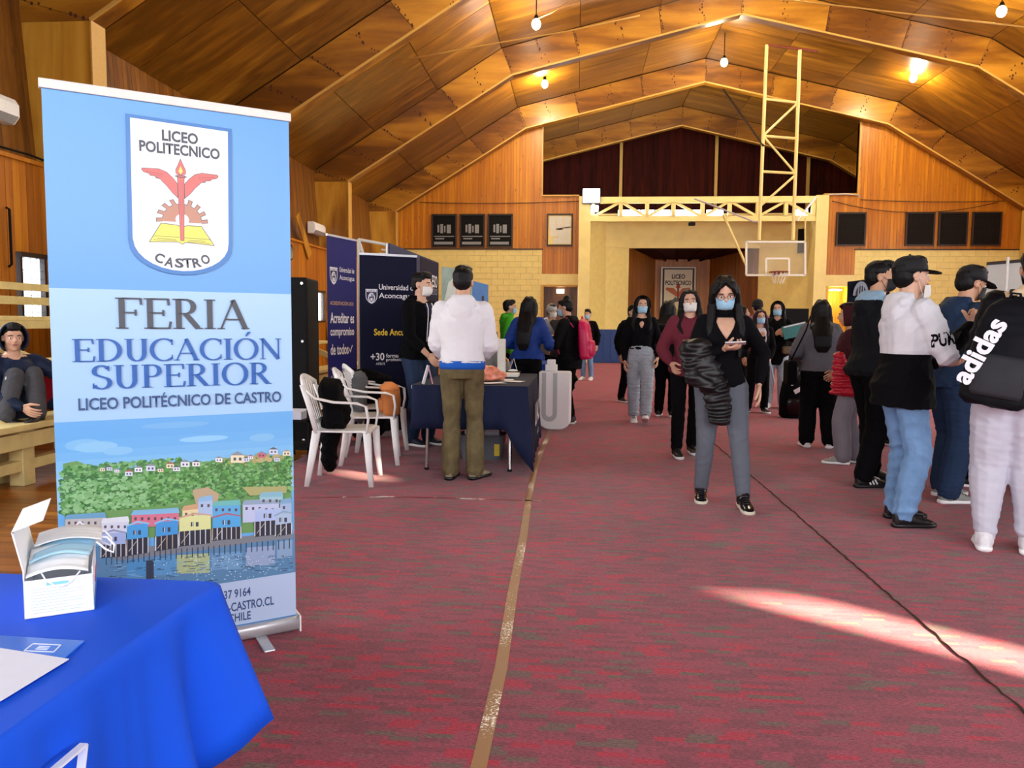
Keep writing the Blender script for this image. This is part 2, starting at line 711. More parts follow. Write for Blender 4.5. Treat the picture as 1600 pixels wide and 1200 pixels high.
def planks_y(name, x0, x1, zfun0, zfun1, y, m, parent, wd=0.10, th=0.02, kind='stuff'):
    mb = MB()
    n = max(1, round((x1 - x0) / wd)); wd = (x1 - x0) / n
    for i in range(n):
        a, b = x0 + i * wd + .003, x0 + (i + 1) * wd - .003
        za, zb, ta, tb = zfun0(a), zfun0(b), zfun1(a), zfun1(b)
        if ta - za < 0.02: continue
        t = random.random(); yj = y + random.uniform(0, .003)
        mb.add([(a, yj, za), (b, yj, zb), (b, yj, tb), (a, yj, ta), (a, y + th, za), (b, y + th, zb), (b, y + th, tb), (a, y + th, ta)],
               [(0, 1, 2, 3), (0, 4, 5, 1), (2, 6, 7, 3), (1, 5, 6, 2), (0, 3, 7, 4)], t)
    o = mb.build(name, m, parent)
    if kind: o['kind'] = kind
    return o


# ---- end wall
TOPL = [tuple(p) for p in OUTER]
opL, opR, opZ = -1.18, 9.12, 5.60       # upper opening over the stage
frL, frR = 0.05, 8.06                    # stage frame outside
BR = 3.80                                # top of the painted block work
EW = struct(MB().b2((-7.2, YB + .05, 0), (frL, YB + .25, 0.01)).build('wall_back', M['beam_core']), 'end wall, varnished pine cladding above cream painted block work')
core = MB()
def core_piece(x0, x1, z0, f):
    xs = sorted(set([x0, x1] + [p.x for p in OUTER if x0 < p.x < x1]))
    poly = [(x0, z0), (x1, z0)] + [(x, f(x)) for x in reversed(xs)]
    core.prism(poly, YB + .05, YB + .2, 'y')
tf = lambda x: top_in(x, TOPL)
core_piece(-7.1, opL, BR, tf)
core_piece(opR, 15.2, BR, tf)
core.b2((-7.1, YB + .05, 0), (-1.16, YB + .2, BR)); core.b2((9.1, YB + .05, 0), (15.2, YB + .2, BR))
core.b2((opL, YB + .05, 2.95), (frL + .1, YB + .2, opZ)); core.b2((frR - .1, YB + .05, 2.95), (opR, YB + .2, opZ))
core.build('wall_core', M['beam_core'], EW)
planks_y('pine_cladding', -7.0, opL, lambda x: BR, lambda x: tf(x), YB, M['pine_wall'], EW)
planks_y('pine_cladding', opL, frL, lambda x: 2.98, lambda x: opZ, YB, M['pine_wall'], EW)
planks_y('pine_cladding', opR, 15.1, lambda x: BR, lambda x: tf(x), YB, M['pine_wall'], EW)
planks_y('pine_cladding', frR, opR, lambda x: 2.98, lambda x: opZ, YB, M['pine_wall'], EW)
# cream painted blocks, one by one
bl = MB().box((0, 0, 0), (0.395, 0.06, 0.195)).mesh('painted_block', M['cream_block'])
for (xa, xb, seed) in ((-6.9, -1.18, 1), (9.12, 15.0, 2)):
    for r in range(19 if seed == 1 else 18):
        zc = BR - .1 - r * .2
        x = xa + (0 if r % 2 else -.2)
        while x < xb - .02:
            a, b = max(x, xa), min(x + .4, xb)
            if b - a > .05 and (zc > 0.95):
                o = bpy.data.objects.new('painted_block', bl)
                link(o, EW)
                o.location = ((a + b) / 2, YB + .01 + random.uniform(-.003, .003), zc)
                o.scale.x = (b - a - .005) / .395
            x += .4
MB().b2((-6.9, YB - .01, 0), (-1.18, YB + .04, .995)).b2((9.12, YB - .01, 0), (15, YB + .04, .995)).build('lower_block_course', M['cream_block'], EW)
# cream ledges at top of blocks, lintel bands beside the stage frame
MB().b2((-6.9, YB - .05, BR), (-1.15, YB + .02, BR + .035)).b2((9.1, YB - .05, BR), (15, YB + .02, BR + .035)).build('ledge', M['dark_frame'], EW)
MB().b2((opL - .02, YB - .05, 2.62), (frL + .05, YB + .05, 2.98)).b2((frR - .05, YB - .05, 2.62), (opR + .02, YB + .05, 2.98)).build('lintel', M['cream_paint'], EW)
MB().b2((opL, YB - .06, opZ - .02), (frL, YB + .2, opZ + .03)).b2((frR, YB - .06, opZ - .02), (opR, YB + .2, opZ + .03)).b2((opL - .04, YB - .03, opZ), (opL, YB + .2, 7.9)).b2((opR, YB - .03, opZ), (opR + .04, YB + .2, 7.9)).build('opening_trim', M['trim_pale'], EW)
# small windows in the end wall
wi = 1
for (xa, xb, za, zb, kind) in ((-4.93, -4.16, 3.92, 4.95, 'g'), (-3.96, -3.19, 3.92, 4.95, 'g'), (-3.0, -2.24, 3.92, 4.95, 'g'), (-.98, -.20, 3.97, 4.95, 'p'),
                               (8.53, 9.37, 3.98, 4.97, 'm'), (10.72, 11.53, 3.98, 4.97, 'm'), (11.75, 12.56, 3.98, 4.97, 'm'), (12.79, 13.6, 3.98, 4.97, 'm')):
    W = struct(MB().b2((xa, YB - .045, za), (xb, YB - .01, zb)).build('window_%d' % wi, M['black'] if kind != 'p' else M['cream_block']),
               {'g': 'dark framed window with painted grey reflections high in the end wall', 'p': 'dark framed window papered with white sheets beside the stage', 'm': 'dark framed window with black mesh high in the end wall'}[kind])
    fr = MB()
    t = .05
    fr.b2((xa - t, YB - .08, za - t), (xa, YB, zb + t)).b2((xb, YB - .08, za - t), (xb + t, YB, zb + t)).b2((xa, YB - .08, za - t), (xb, YB, za)).b2((xa, YB - .08, zb), (xb, YB, zb + t))
    fr.build('window_frame', M['dark_frame'], W)
    if kind == 'g':
        g = MB(); 
        for j, (u0, u1, v0, v1) in enumerate(((.05, .9, .05, .14), (.1, .5, .22, .26), (.2, .28, .45, .7), (.33, .45, .42, .72), (.5, .56, .45, .66), (.62, .8, .42, .7), (.05, .95, .3, .33))):
            g.b2((xa + (xb - xa) * u0, YB - .052, za + (zb - za) * v0), (xa + (xb - xa) * u1, YB - .045, za + (zb - za) * v1))
        g.build('painted_reflection', plain('pane_grey', '#8d9093', 0.3, obj=False), W)  # grey strips painted as reflections on the black pane
    elif kind == 'p':
        for (u0, u1, v0, v1) in ((.05, .32, .55, .95), (.34, .62, .5, .96), (.64, .97, .56, .95), (.1, .4, .28, .56), (.42, .7, .22, .56), (.7, .95, .25, .6), (.22, .6, .03, .24), (.62, .95, .03, .24)):
            MB().b2((xa + (xb - xa) * u0, YB - .056, za + (zb - za) * v0), (xa + (xb - xa) * u1, YB - .046, za + (zb - za) * v1)).build('paper_sheet', plain('paper_grey', '#d8d6cc', 0.7), W)
    else:
        g = MB()
        for j in range(1, 14):
            u = xa + (xb - xa) * j / 14; g.b2((u - .006, YB - .056, za), (u + .006, YB - .046, zb))
            v = za + (zb - za) * j / 14; g.b2((xa, YB - .056, v - .005), (xb, YB - .046, v + .005))
        g.build('mesh_grille', plain('grille', '#2c241e', 0.8, spec=.1, obj=False), W)
    wi += 1
# doorways beside the stage
dz = 2.62
D1 = struct(MB().b2((-1.12, YB + .5, 0), (.05, YB + .56, dz)).build('door_1', M['door_wood']), 'dark brown slatted door under a small lamp, left of the stage')
planks_y('door_plank', -1.1, .02, lambda x: 0, lambda x: dz - .04, YB + .47, M['door_wood'], D1, .12)
MB().b2((-1.2, YB - .06, 0), (-1.12, YB + .5, dz)).b2((-1.12, YB - .06, dz - .06), (.05, YB + .5, dz)).build('door_frame', M['trim_pale'], D1)
MB().box((-.55, YB + .38, 2.42), (.26, .12, .14)).build('door_lamp', emis('lamp_small', '#fff6dc', 2.5), D1)
D2 = struct(MB().b2((8.2, YB + 1.2, 0), (9.6, YB + 1.26, dz)).build('door_2', M['yellow_wall']), 'open doorway right of the stage into a warm yellow lit room')
planks_y('yellow_plank', 8.35, 9.7, lambda x: 0, lambda x: dz - .04, YB + 1.15, M['yellow_wall'], D2, .12)
MB().b2((9.12, YB + .2, 0), (9.2, YB + 1.2, dz)).b2((8.3, YB + .2, 0), (8.38, YB + 1.2, dz)).b2((8.3, YB + .2, dz), (9.2, YB + 1.2, dz + .06)).build('passage_lining', M['yellow_wall'], D2)
MB().box((8.75, YB + .6, 2.52), (.35, .2, .06)).build('door_lamp', emis('lamp_small2', '#fff2c8', 5), D2)
add_light('passage_lamp', 'POINT', (8.85, YB + .6, 2.3), 9, (1, .85, .5), .08)

# ---- stage: frame, truss beam, angled walls, pine niche, blue front
ST = struct(MB().b2((frL + .2, 26.25, 0), (frR - .2, 35, 1.0)).build('trim_stage', M['niche_wood']), 'raised stage behind the cream steel frame')
MB().b2((frL, 25.86, 0), (frL + .38, YB + .1, 5.5)).b2((frR - .38, 25.86, 0), (frR, YB + .1, 5.5)).build('stage_frame_column', M['cream_paint'], ST)
planks_y('stage_front_board', frL + .4, frR - .4, lambda x: 0, lambda x: 1.12, 26.1, M['blue_paint'], ST, .24, .1, kind=None)
ya, yb_ = 25.9, 26.05
TR = thing('lattice_beam', 'cream painted lattice girder spanning the stage opening', 'beam', (0, 0, 0))
MB().b2((frL + .1, ya, 5.28), (frR - .1, yb_, 5.48)).build('top_chord', M['cream_paint'], TR)
MB().b2((frL + .38, ya, 4.68), (frR - .38, yb_, 4.86)).build('bottom_chord', M['cream_paint'], TR)
posts = [frL + .45, 1.42, 2.28, 3.14, 4.08, 4.95, 5.85, 6.74, frR - .45]
for i, x in enumerate(posts):
    MB().b2((x - .06, ya, 4.84), (x + .06, yb_, 5.3)).build('post', M['cream_paint'], TR)
for i in range(len(posts) - 1):
    a, b = posts[i], posts[i + 1]
    z0, z1 = (4.86, 5.3) if i % 2 == 0 else (5.3, 4.86)
    MB().bar((a + .06, ya + .07, z0), (b - .06, ya + .07, z1), .08, .08).build('brace', M['cream_paint'], TR)
# bulkhead with splayed ends
MB().prism([(.9, 27.2), (1.9, 27.9), (6.35, 27.9), (7.3, 27.2), (7.3, 28.4), (.9, 28.4)], 4.05, 4.95, 'z').build('bulkhead', M['cream_paint'], ST)
MB().prism([(.85, 27.15), (1.85, 27.84), (6.4, 27.84), (7.35, 27.15), (7.35, 27.3), (6.4, 28.0), (1.85, 28.0), (.85, 27.3)], 4.0, 4.08, 'z').build('bulkhead_edge', M['cream_paint'], ST)
MB().b2((frL + .3, 26.4, 4.95), (frR - .3, 28.4, 5.0)).build('stage_soffit', M['cream_paint'], ST)
# splayed cream walls
def vwall(p, q, z0, z1, m, name, parent, th=.1):
    d = Vector((q[0] - p[0], q[1] - p[1], 0)); n = Vector((-d.y, d.x, 0)).normalized() * th
    MB().add([(p[0], p[1], z0), (q[0], q[1], z0), (q[0], q[1], z1), (p[0], p[1], z1), (p[0] + n.x, p[1] + n.y, z0), (q[0] + n.x, q[1] + n.y, z0), (q[0] + n.x, q[1] + n.y, z1), (p[0] + n.x, p[1] + n.y, z1)],
             [(0, 1, 2, 3), (7, 6, 5, 4), (0, 3, 7, 4), (1, 5, 6, 2), (3, 2, 6, 7), (0, 4, 5, 1)]).build(name, m, parent)
cw = M['cream_block']
vwall((.42, 26.4), (1.02, 27.3), 1.0, 4.97, cw, 'splayed_wall', ST)
vwall((1.02, 27.3), (1.85, 27.9), 1.0, 4.97, cw, 'splayed_wall', ST)
vwall((6.38, 27.9), (7.2, 27.3), 1.0, 4.97, cw, 'splayed_wall', ST)
vwall((7.2, 27.3), (8.05, 26.4), 1.0, 4.97, cw, 'splayed_wall', ST)
# dark small windows in the right splay
MB().bar((7.45, 26.98, 4.15), (7.62, 26.80, 4.15), .06, .8).bar((7.8, 26.62, 4.15), (7.95, 26.46, 4.15), .06, .8).build('splay_window', M['black'], ST)
# niche
def vplanks(p, q, z0, z1a, z1b, m, name, parent, wd=.12):
    mb = MB(); p = Vector(p); q = Vector(q); L = (q - p).length; n = int(L / wd); d = (q - p) / n
    for i in range(n):
        a = p + d * (i + .03); b = p + d * (i + .97)
        ta = z1a + (z1b - z1a) * i / n; tb = z1a + (z1b - z1a) * (i + 1) / n
        nn = Vector((-d.y, d.x)).normalized() * .02
        mb.add([(a.x, a.y, z0), (b.x, b.y, z0), (b.x, b.y, tb), (a.x, a.y, ta), (a.x + nn.x, a.y + nn.y, z0), (b.x + nn.x, b.y + nn.y, z0), (b.x + nn.x, b.y + nn.y, tb), (a.x + nn.x, a.y + nn.y, ta)],
               [(0, 1, 2, 3), (0, 3, 7, 4), (1, 5, 6, 2)], random.random())
    o = mb.build(name, m, parent); o['kind'] = 'stuff'
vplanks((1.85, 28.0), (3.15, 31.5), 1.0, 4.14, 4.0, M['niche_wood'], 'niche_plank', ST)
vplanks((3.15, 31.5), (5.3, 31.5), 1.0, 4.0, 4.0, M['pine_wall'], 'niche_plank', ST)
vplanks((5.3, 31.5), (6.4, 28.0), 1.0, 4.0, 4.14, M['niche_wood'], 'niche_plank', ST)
MB().add([(1.8, 27.95, 4.05), (6.45, 27.95, 4.05), (5.4, 31.6, 3.9), (3.05, 31.6, 3.9), (1.8, 27.95, 4.15), (6.45, 27.95, 4.15), (5.4, 31.6, 4.0), (3.05, 31.6, 4.0)],
         [(3, 2, 1, 0), (4, 5, 6, 7), (0, 1, 5, 4)]).build('niche_ceiling', M['maroon_wood'], ST)
for k_ in range(1, 5):
    MB().bar((1.85 + k_ * .9, 28, 4.02), (3.1 + k_ * .45, 31.5, 3.87), .06, .1).build('niche_ceiling_beam', M['maroon_wood'], ST)
MB().b2((2.9, 31.6, 0), (5.5, 31.7, 4)).build('niche_back', M['niche_wood'], ST)
# upper attic end wall, maroon boards with pale battens
AT = struct(MB().b2((-7, 33.4, 4.8), (15, 33.5, 10)).build('wall_attic', M['maroon_wood']), 'dark maroon boarded end wall high behind the stage')
planks_y('maroon_plank', -3.5, 12, lambda x: 4.9, lambda x: 9.8, 33.36, M['maroon_wood'], AT, .16)
for x in (-2.2, 1.8, 5.75, 9.5):
    MB().b2((x - .06, 33.28, 4.9), (x + .06, 33.36, 9.5)).build('batten', M['trim_pale'], AT)
MB().b2((-3.5, YB + .2, 5.0), (12, 33.4, 5.06)).build('attic_floor', M['dark_frame'], AT)

# ---- side walls
WL = struct(MB().b2((XL - .25, YR, 0), (XL - .15, YB, 1.2)).build('wall_left', M['beam_core']), 'left wall of upright varnished pine boards below leaning darker boards')
WIN = [(8.95, 9.42), (10.3, 11.8), (14.0, 15.1), (16.2, 17.4), (18.9, 20.42)]
wz0, wz1 = 1.28, 2.12
mb = MB()
def inwin(y): return any(a - .01 < y < b + .01 for a, b in WIN)
mb.b2((XL - .2, YR, 0), (XL - .1, YB, wz0)).b2((XL - .2, YR, wz1), (XL - .1, YB, 3.25))
prev = YR
for a, b in WIN + [(YB, YB)]:
    a2, b2_ = max(prev + .02, a - .12), b + .28
    mb.b2((XL - .2, prev, wz0), (XL - .1, a2, wz1)); prev = b2_
mb.build('wall_core', M['beam_core'], WL)
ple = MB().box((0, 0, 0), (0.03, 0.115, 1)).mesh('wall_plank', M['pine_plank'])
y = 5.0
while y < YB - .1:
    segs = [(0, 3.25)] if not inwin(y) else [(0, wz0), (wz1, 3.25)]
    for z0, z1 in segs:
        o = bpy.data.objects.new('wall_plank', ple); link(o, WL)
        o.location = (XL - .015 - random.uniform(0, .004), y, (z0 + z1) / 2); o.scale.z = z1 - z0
    y += .12
MB().b2((XL - .03, YR, 0), (XL, 4.93, 3.25)).build('wall_lining', M['pine_wall'], WL)
MB().b2((XL - .05, YR, 3.22), (XL + .05, YB, 3.27)).build('ledge', M['pine_wall'], WL)
# upper leaning boards
mb = MB(); y = YR
while y < YB - .1:
    e = random.uniform(0, .004)
    a, b = y + .003, y + .117
    x0, x1 = -6.93 - e, -7.1 - e
    mb.add([(x0, a, 3.25), (x0, b, 3.25), (x1, b, 5.5), (x1, a, 5.5), (x0 - .03, a, 3.25), (x0 - .03, b, 3.25), (x1 - .03, b, 5.5), (x1 - .03, a, 5.5)],
           [(0, 1, 2, 3), (0, 3, 7, 4), (1, 5, 6, 2), (7, 6, 5, 4)], random.random())
    y += .12
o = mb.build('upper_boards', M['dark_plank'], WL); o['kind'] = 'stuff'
for i, (a, b) in enumerate(WIN):
    fr = MB().b2((XL - .05, a, wz0), (XL + .02, a + .04, wz1)).b2((XL - .05, b - .04, wz0), (XL + .02, b, wz1)).b2((XL - .12, a, wz1 - .06), (XL + .04, b, wz1)).b2((XL - .12, a, wz0), (XL + .03, b, wz0 + .05))
    W = struct(fr.build('window_%d' % (wi + i), M['dark_frame']), 'wall window with a dark frame and bright daylight behind wire mesh')
    g = MB()
    n = max(2, int((b - a) / .1))
    for j in range(1, n): g.b2((XL - .03, a + (b - a) * j / n - .003, wz0), (XL - .024, a + (b - a) * j / n + .003, wz1))
    for j in range(1, 8): g.b2((XL - .03, a, wz0 + .105 * j - .003), (XL - .024, b, wz0 + .105 * j + .003))
    g.build('wire_mesh', plain('wire', '#9a9c98', 0.5), W)
    MB().b2((XL - .045, a, wz0), (XL - .04, b, wz1)).build('pane', glass('pane_glass'), W)
# right wall (out of view) and rear wall with two openings added for the sun patches
WR = struct(MB().b2((15.0, YR, 0), (15.2, 36, 5.5)).build('wall_right', M['pine_wall']), 'right side wall of the hall')
sxy = Vector((sun_dir.x, sun_dir.y)).normalized(); tE = math.tan(R(SUN_EL))
def back_to_rear(px, py):
    t = (py - YR) / sxy.y
    return px - sxy.x * t, t * tE
holes = []
for (fx, fy), (gx, gy), wdt in (((.86, 3.80), (2.2, 2.80), .56), ((-1.95, 6.5), (-1.62, 6.24), .42)):
    xa_, za_ = back_to_rear(fx, fy); xb2, zb2 = back_to_rear(gx, gy)
    x_ = (xa_ + xb2) / 2
    holes.append((x_ - wdt / 2, x_ + wdt / 2, min(za_, zb2), max(za_, zb2)))
holes.sort()
WB_ = MB()
xs = -7.2
for (a, b, z0, z1) in holes:
    WB_.b2((xs, YR - .12, 0), (a, YR, 10.3)); WB_.b2((a, YR - .12, 0), (b, YR, z0)); WB_.b2((a, YR - .12, z1), (b, YR, 10.3)); xs = b
WB_.b2((xs, YR - .12, 0), (15.2, YR, 10.3))
struct(WB_.build('wall_rear', M['pine_wall']), 'rear wall behind the viewer')
MB().b2((-8.5, YR - .12, 0), (-7.2, YR, 10.3)).b2((15.2, YR - .12, 0), (17, YR, 10.3)).build('wall_rear_wing', M['beam_core'], bpy.data.objects['wall_rear'])

# ---- ceiling: plywood sheets, one by one, between the arches
CE = struct(MB().prism([(p.x, p.y + .06) for p in OUTER] + [(p.x, p.y + .12) for p in reversed(OUTER)], YR - .1, 33.6, 'y').build('ceiling', M['beam_core']), 'folded plywood ceiling between the laminated arches')
unit = MB().box((0, 0, 0), (1, 1, .03)).mesh('plywood_sheet', M['ply_ceiling'])
def sheet(a, b, y0, y1, zoff=0.0):
    d = b - a; L = d.length; ang = atan2(d.y, d.x); n_ = Vector((-d.y, d.x)).normalized()
    o = bpy.data.objects.new('plywood_sheet', unit); link(o, CE)
    c = (a + b) / 2 + n_ * (.025 + zoff)
    o.location = (c.x, (y0 + y1) / 2, c.y); o.rotation_euler = (0, -ang, 0); o.scale = (L - .016, y1 - y0 - .016, 1)
for bi in range(1, len(ARCHES) - 1):
    y0, y1 = ARCHES[bi] + .0, ARCHES[bi + 1] - .3
    for s in range(4):
        a, b = OUTER[s], OUTER[s + 1]
        nn = 3 if bi > 1 else 2
        for i in range(nn):
            p, q = a.lerp(b, i / nn), a.lerp(b, (i + 1) / nn)
            cuts = [0, .22, .46, .70, 1] if i % 2 == 0 else [0, .34, .58, .82, 1]
            if bi == 5: cuts = [0, .3, .6, 1]
            for c0, c1 in zip(cuts[:-1], cuts[1:]):
                sheet(p, q, y0 + (y1 - y0) * c0, y0 + (y1 - y0) * c1, random.uniform(0, .006))
# ---- laminated arches
ply_u = MB().box((0, 0, 0), (1, .02, 1)).mesh('plywood_face', M['ply_beam'])
for ai, Ya in enumerate(ARCHES):
    if ai == 0: continue
    A = MB()
    Y0, Y1 = Ya - .28, Ya
    I = [Vector(p) for p in INNER]
    for s in range(4):
        a, b, c, d = I[s], I[s + 1], OUTER[s + 1], OUTER[s]
        if s == 0: d = OUTER[0]
        A.prism([(p.x, p.y) for p in (a, b, c, d)], Y0 + .02, Y1 - .02, 'y')
    colx = [(-6.15, -6.97), (14.25, 15.07)]
    for xi, xo in colx:
        A.prism([(xi, 5.05), (xo + (-.1 if xo < 0 else .1), 5.3), (xo, 3.25), (xo + (.3 if xo < 0 else -.3), 0), (xi, 0)] , Y0 + .02, Y1 - .02, 'y')
    O = struct(A.build('trim_%d' % ai, plain('ply_soffit', '#8a5c1c', 0.35, obj=False)), 'plywood clad portal arch of the hall roof')
    # face sheets
    for s in range(4):
        a, b, c, d = I[s], I[s + 1], OUTER[s + 1], OUTER[s]
        n_ = 3 if s in (0, 3) else 3
        js = [0, .36, .68, 1] if s in (0, 2) else [0, .3, .66, 1]
        for j in range(n_):
            p, q = a.lerp(b, js[j]), a.lerp(b, js[j + 1]); u, v = d.lerp(c, js[j]), d.lerp(c, js[j + 1])
            e = random.uniform(0, .004)
            g = .008
            dd = (b - a).normalized() * g
            mb = MB().prism([tuple(p + dd), tuple(q - dd), tuple(v - dd), tuple(u + dd)], Y0 - e, Y0 + .02, 'y')
            mb.build('plywood_face', M['ply_beam'], O)
            if ai >= 2:
                mb = MB(); 
                for r in range(11):
                    for rr in range(2):
                        if random.random() < .25: continue
                        P = (p if rr == 0 else p.lerp(q, .5 if rr else 0)).lerp(u if rr == 0 else u.lerp(v, .5), .05 + r * .09)
                        x_, z_ = P.x + random.uniform(.02, .05) + (0 if rr == 0 else random.uniform(-.1, .1)), P.y + random.uniform(-.02, .02)
                        rad = random.uniform(.012, .026)
                        mb.prism([(x_ + rad * cos(k * pi / 3), z_ + 1.3 * rad * sin(k * pi / 3)) for k in range(6)], Y0 - .008, Y0, 'y')
                o = mb.build('nail_marks', plain('nail_mark', '#4a2008', 0.7), O); o['kind'] = 'stuff'
        # pale edge strip under the face
        a3, b3 = a, b
        nn = norm2(a, b)
        MB().prism([tuple(a3 - nn * .012), tuple(b3 - nn * .012), tuple(b3 + nn * .03), tuple(a3 + nn * .03)], Y0 - .012, Y0 + .02, 'y').build('edge_strip', M['trim_pale'], O)
        # soffit sheet
        MB().prism([tuple(a3 - nn * .006), tuple(b3 - nn * .006), tuple(b3), tuple(a3)], Y0 + .03, Y1, 'y').build('soffit_sheet', M['ply_beam'], O)
    for xi, xo in colx:
        sg = -1 if xo < 0 else 1
        for (z0, z1) in ((0, 1.6), (1.6, 3.25), (3.25, 5.05)):
            f = lambda z: (xo + sg * .1 * min(1, (z - 3.25) / 1.8)) if z > 3.25 else xo - sg * .3 * (3.25 - z) / 3.25
            mb = MB().prism([(xi, z0 + .003), (xi, z1 - .003), (f(z1), z1 - .003), (f(z0), z0 + .003)], Y0 - .004, Y0 + .02, 'y')
            mb.build('plywood_face', M['ply_column'], O)
        MB().b2((xi, Y0 - .012, 0), (xi - sg * .02, Y1, 5.05)).build('edge_strip', M['trim_pale'], O)
        MB().prism([(xi, 5.05), (xo + sg * .12, 5.05), (OUTER[0].x if sg < 0 else OUTER[4].x, OUTER[0].y)], Y0 - .004, Y0 + .02, 'y').build('plywood_face', M['ply_beam'], O)

# ---- pendant lamps
def pendant(x, y, z, lab):
    ztop = top_in(x, TOPL)
    t = thing('pendant_lamp', lab, 'lamp', (x, y, z), 0, 'pendant lamps under the ceiling')
    MB().tube([(0, 0, .1), (0, 0, ztop - z)], .012, 6).build('cord', M['black'], t)
    MB().tube([(0, 0, .1), (0, 0, .13), (0, 0, .2)], [.05, .06, .03], 12).build('lamp_holder', M['black'], t)
    MB().ell((0, 0, 0), (.10, .10, .12)).build('bulb', emis('bulb', '#fff3d0', 60), t, True)
    add_light('pendant_light', 'POINT', (x, y, z - .16), 215, (1.0, .86, .60), .12)

pendant(-1.0, 12.3, 8.0, 'glowing bulb above the left aisle, nearer the viewer than those in view')
pendant(9.2, 12.3, 8.0, 'glowing bulb above the right aisle, nearer the viewer than those in view')
pendant(4.1, 12.3, 8.6, 'glowing bulb under the ridge, nearer the viewer than those in view')
pendant(4.1, 18.0, 9.0, 'glowing bulb under the ridge, above the frame of the picture')
pendant(-1.0, 18.0, 8.07, 'glowing bulb on a cord, nearer of the two left of the ridge')
pendant(-1.04, 23.7, 8.47, 'glowing bulb on a cord, farther of the two left of the ridge')
pendant(4.23, 23.7, 9.0, 'glowing bulb hanging under the bright ridge, the middle one')
pendant(9.61, 23.7, 8.46, 'glowing bulb on a cord, farther of the two right of the ridge')
pendant(9.07, 18.0, 8.11, 'bluish white bulb near the top right corner of the picture')
# ================================================================ things on the floor
# carpet seam, tapes
mb = MB(); random.seed(3)
rows = []
yy = 1.2
while yy < 9.5:
    w_ = .0035 + .003 * random.random(); xx = 1.535 + random.uniform(-.006, .006)
    rows.append((xx, yy, w_)); yy += .045
vs = []; fs = []
for i, (xx, yy, w_) in enumerate(rows):
    h = .002 + random.random() * .005
    vs += [(xx - w_, yy, .001), (xx - w_ * .3, yy, h + .002), (xx + w_ * .5, yy, .0015), (xx + w_, yy, h * .8), (xx + w_ * 1.6, yy, .001)]
for i in range(len(rows) - 1):
    for k in range(4):
        a = i * 5 + k; fs.append((a, a + 1, a + 6, a + 5))
mb.add(vs, fs)
tag(mb.build('carpet_seam', plain('seam_brown', '#3d2620', 0.8, var=.35, nscale=160)), 'dark frayed carpet seam running lengthwise through the aisle', 'seam')


def tape(name, pts, wd, m, lab, spk=None):
    vs = []
    for i, (x, y) in enumerate(pts):
        a = Vector(pts[max(0, i - 1)]); b = Vector(pts[min(len(pts) - 1, i + 1)])
        d = (b - a).normalized(); n = Vector((-d.y, d.x)) * wd / 2
        vs += [(x + n.x, y + n.y, .0012), (x - n.x, y - n.y, .0012), (x - n.x, y - n.y, .0003), (x + n.x, y + n.y, .0003)]
    fs = []
    for i in range(len(pts) - 1):
        for k in range(4):
            a = i * 4 + k; b = i * 4 + (k + 1) % 4; fs.append((a, a + 4, b + 4, b))
    return tag(MB().add(vs, fs).build(name, m), lab, 'tape')


def tape_mat(name, base, white, thr, sc):
    t = NT(name)
    n = t.noise(t.pos((sc, sc, sc)), 1.0, 4, 0.75)
    big = t.noise(t.pos((3, 1.6, 1)), 1.0, 2)
    f = t.math('ADD', t.math('MULTIPLY', n, .55), t.math('MULTIPLY', big, .6))
    c = t.ramp(f, [(thr, base), (thr + .02, white)], 'LINEAR')
    t.link(c, t.b.inputs['Base Color'])
    t.b.inputs['Roughness'].default_value = .45
    return t.m


lt = [(-.262, 1.4), (-.265, 2.1), (-.262, 2.8), (-.285, 3.6), (-.30, 4.6), (-.33, 5.6), (-.345, 6.6), (-.335, 7.6), (-.30, 8.9), (-.28, 10)]
T_ = tape('floor_tape', lt, .048, tape_mat('tape_brown', '#8a5c34', '#efe6da', .64, 90), 'brown tape line with worn white flecks running up the aisle')
tape('floor_tape', [fl(470, 778).xy, fl(600, 776).xy, fl(720, 779).xy, fl(845, 783).xy], .035, tape_mat('tape_cross', '#8c3d46', '#e9d9d2', .61, 14), 'faded dashed tape crossing the carpet from the chairs to the brown tape')

# ---------------------------------------------------------------- big roll-up banner
BA = Vector((-1.85, 2.577, 0)); BANG = atan2(.486, .694)
BN = thing('roll_up_banner', 'large sky blue roll-up banner with school crest reading FERIA EDUCACIÓN SUPERIOR', 'banner', BA, BANG)
bu = Vector((cos(BANG), sin(BANG), 0)); bn = Vector((sin(BANG), -cos(BANG), 0))
def bp(x, y):
    d = ray(x, y); t = (BA - Vector((0, 0, CAM_H))).dot(bn) / d.dot(bn)
    p = Vector((0, 0, CAM_H)) + d * t
    return ((p - BA).dot(bu), p.z)
def crop1(X, Y): return bp(60 + X / 3.3333, 660 + Y / 3.3333)
MB().b2((.0, 0, .05), (.845, .004, 2.105)).build('banner_fabric', plain('banner_blue', '#6db1ea', 0.28, var=.02, nscale=2), BN)
MB().b2((-.008, -.01, 2.095), (.853, .016, 2.128)).build('top_rail', M['white_metal'], BN, bevel=.003)
MB().loft([((x, .02, .038), .05, .034, (0, 1, 0), (0, 0, 1)) for x in (-.012, .857)], 20, sq=3).build('base_cassette', M['alu'], BN, True)
MB().b2((-.016, -.03, .005), (-.010, .07, .073)).build('end_cap', M['white_plastic'], BN)
MB().b2((.855, -.03, .005), (.861, .07, .073)).build('end_cap', M['white_plastic'], BN)
for x in (.17, .70):
    MB().b2((x - .022, -.17, .001), (x + .022, .17, .010)).build('foot', M['alu'], BN, bevel=.004)
MB().tube([(.42, .03, .07), (.42, .03, 2.1)], .009, 8).build('support_pole', M['alu'], BN)
fp = Flat(.0009, .000004)
SKY = ['#68a9e2', '#6cade3', '#74b2e4', '#7db9e5', '#86bee6', '#90c4e6']
fp.rect(.0, 1.41, .845, 2.095, '#5a9ddc')
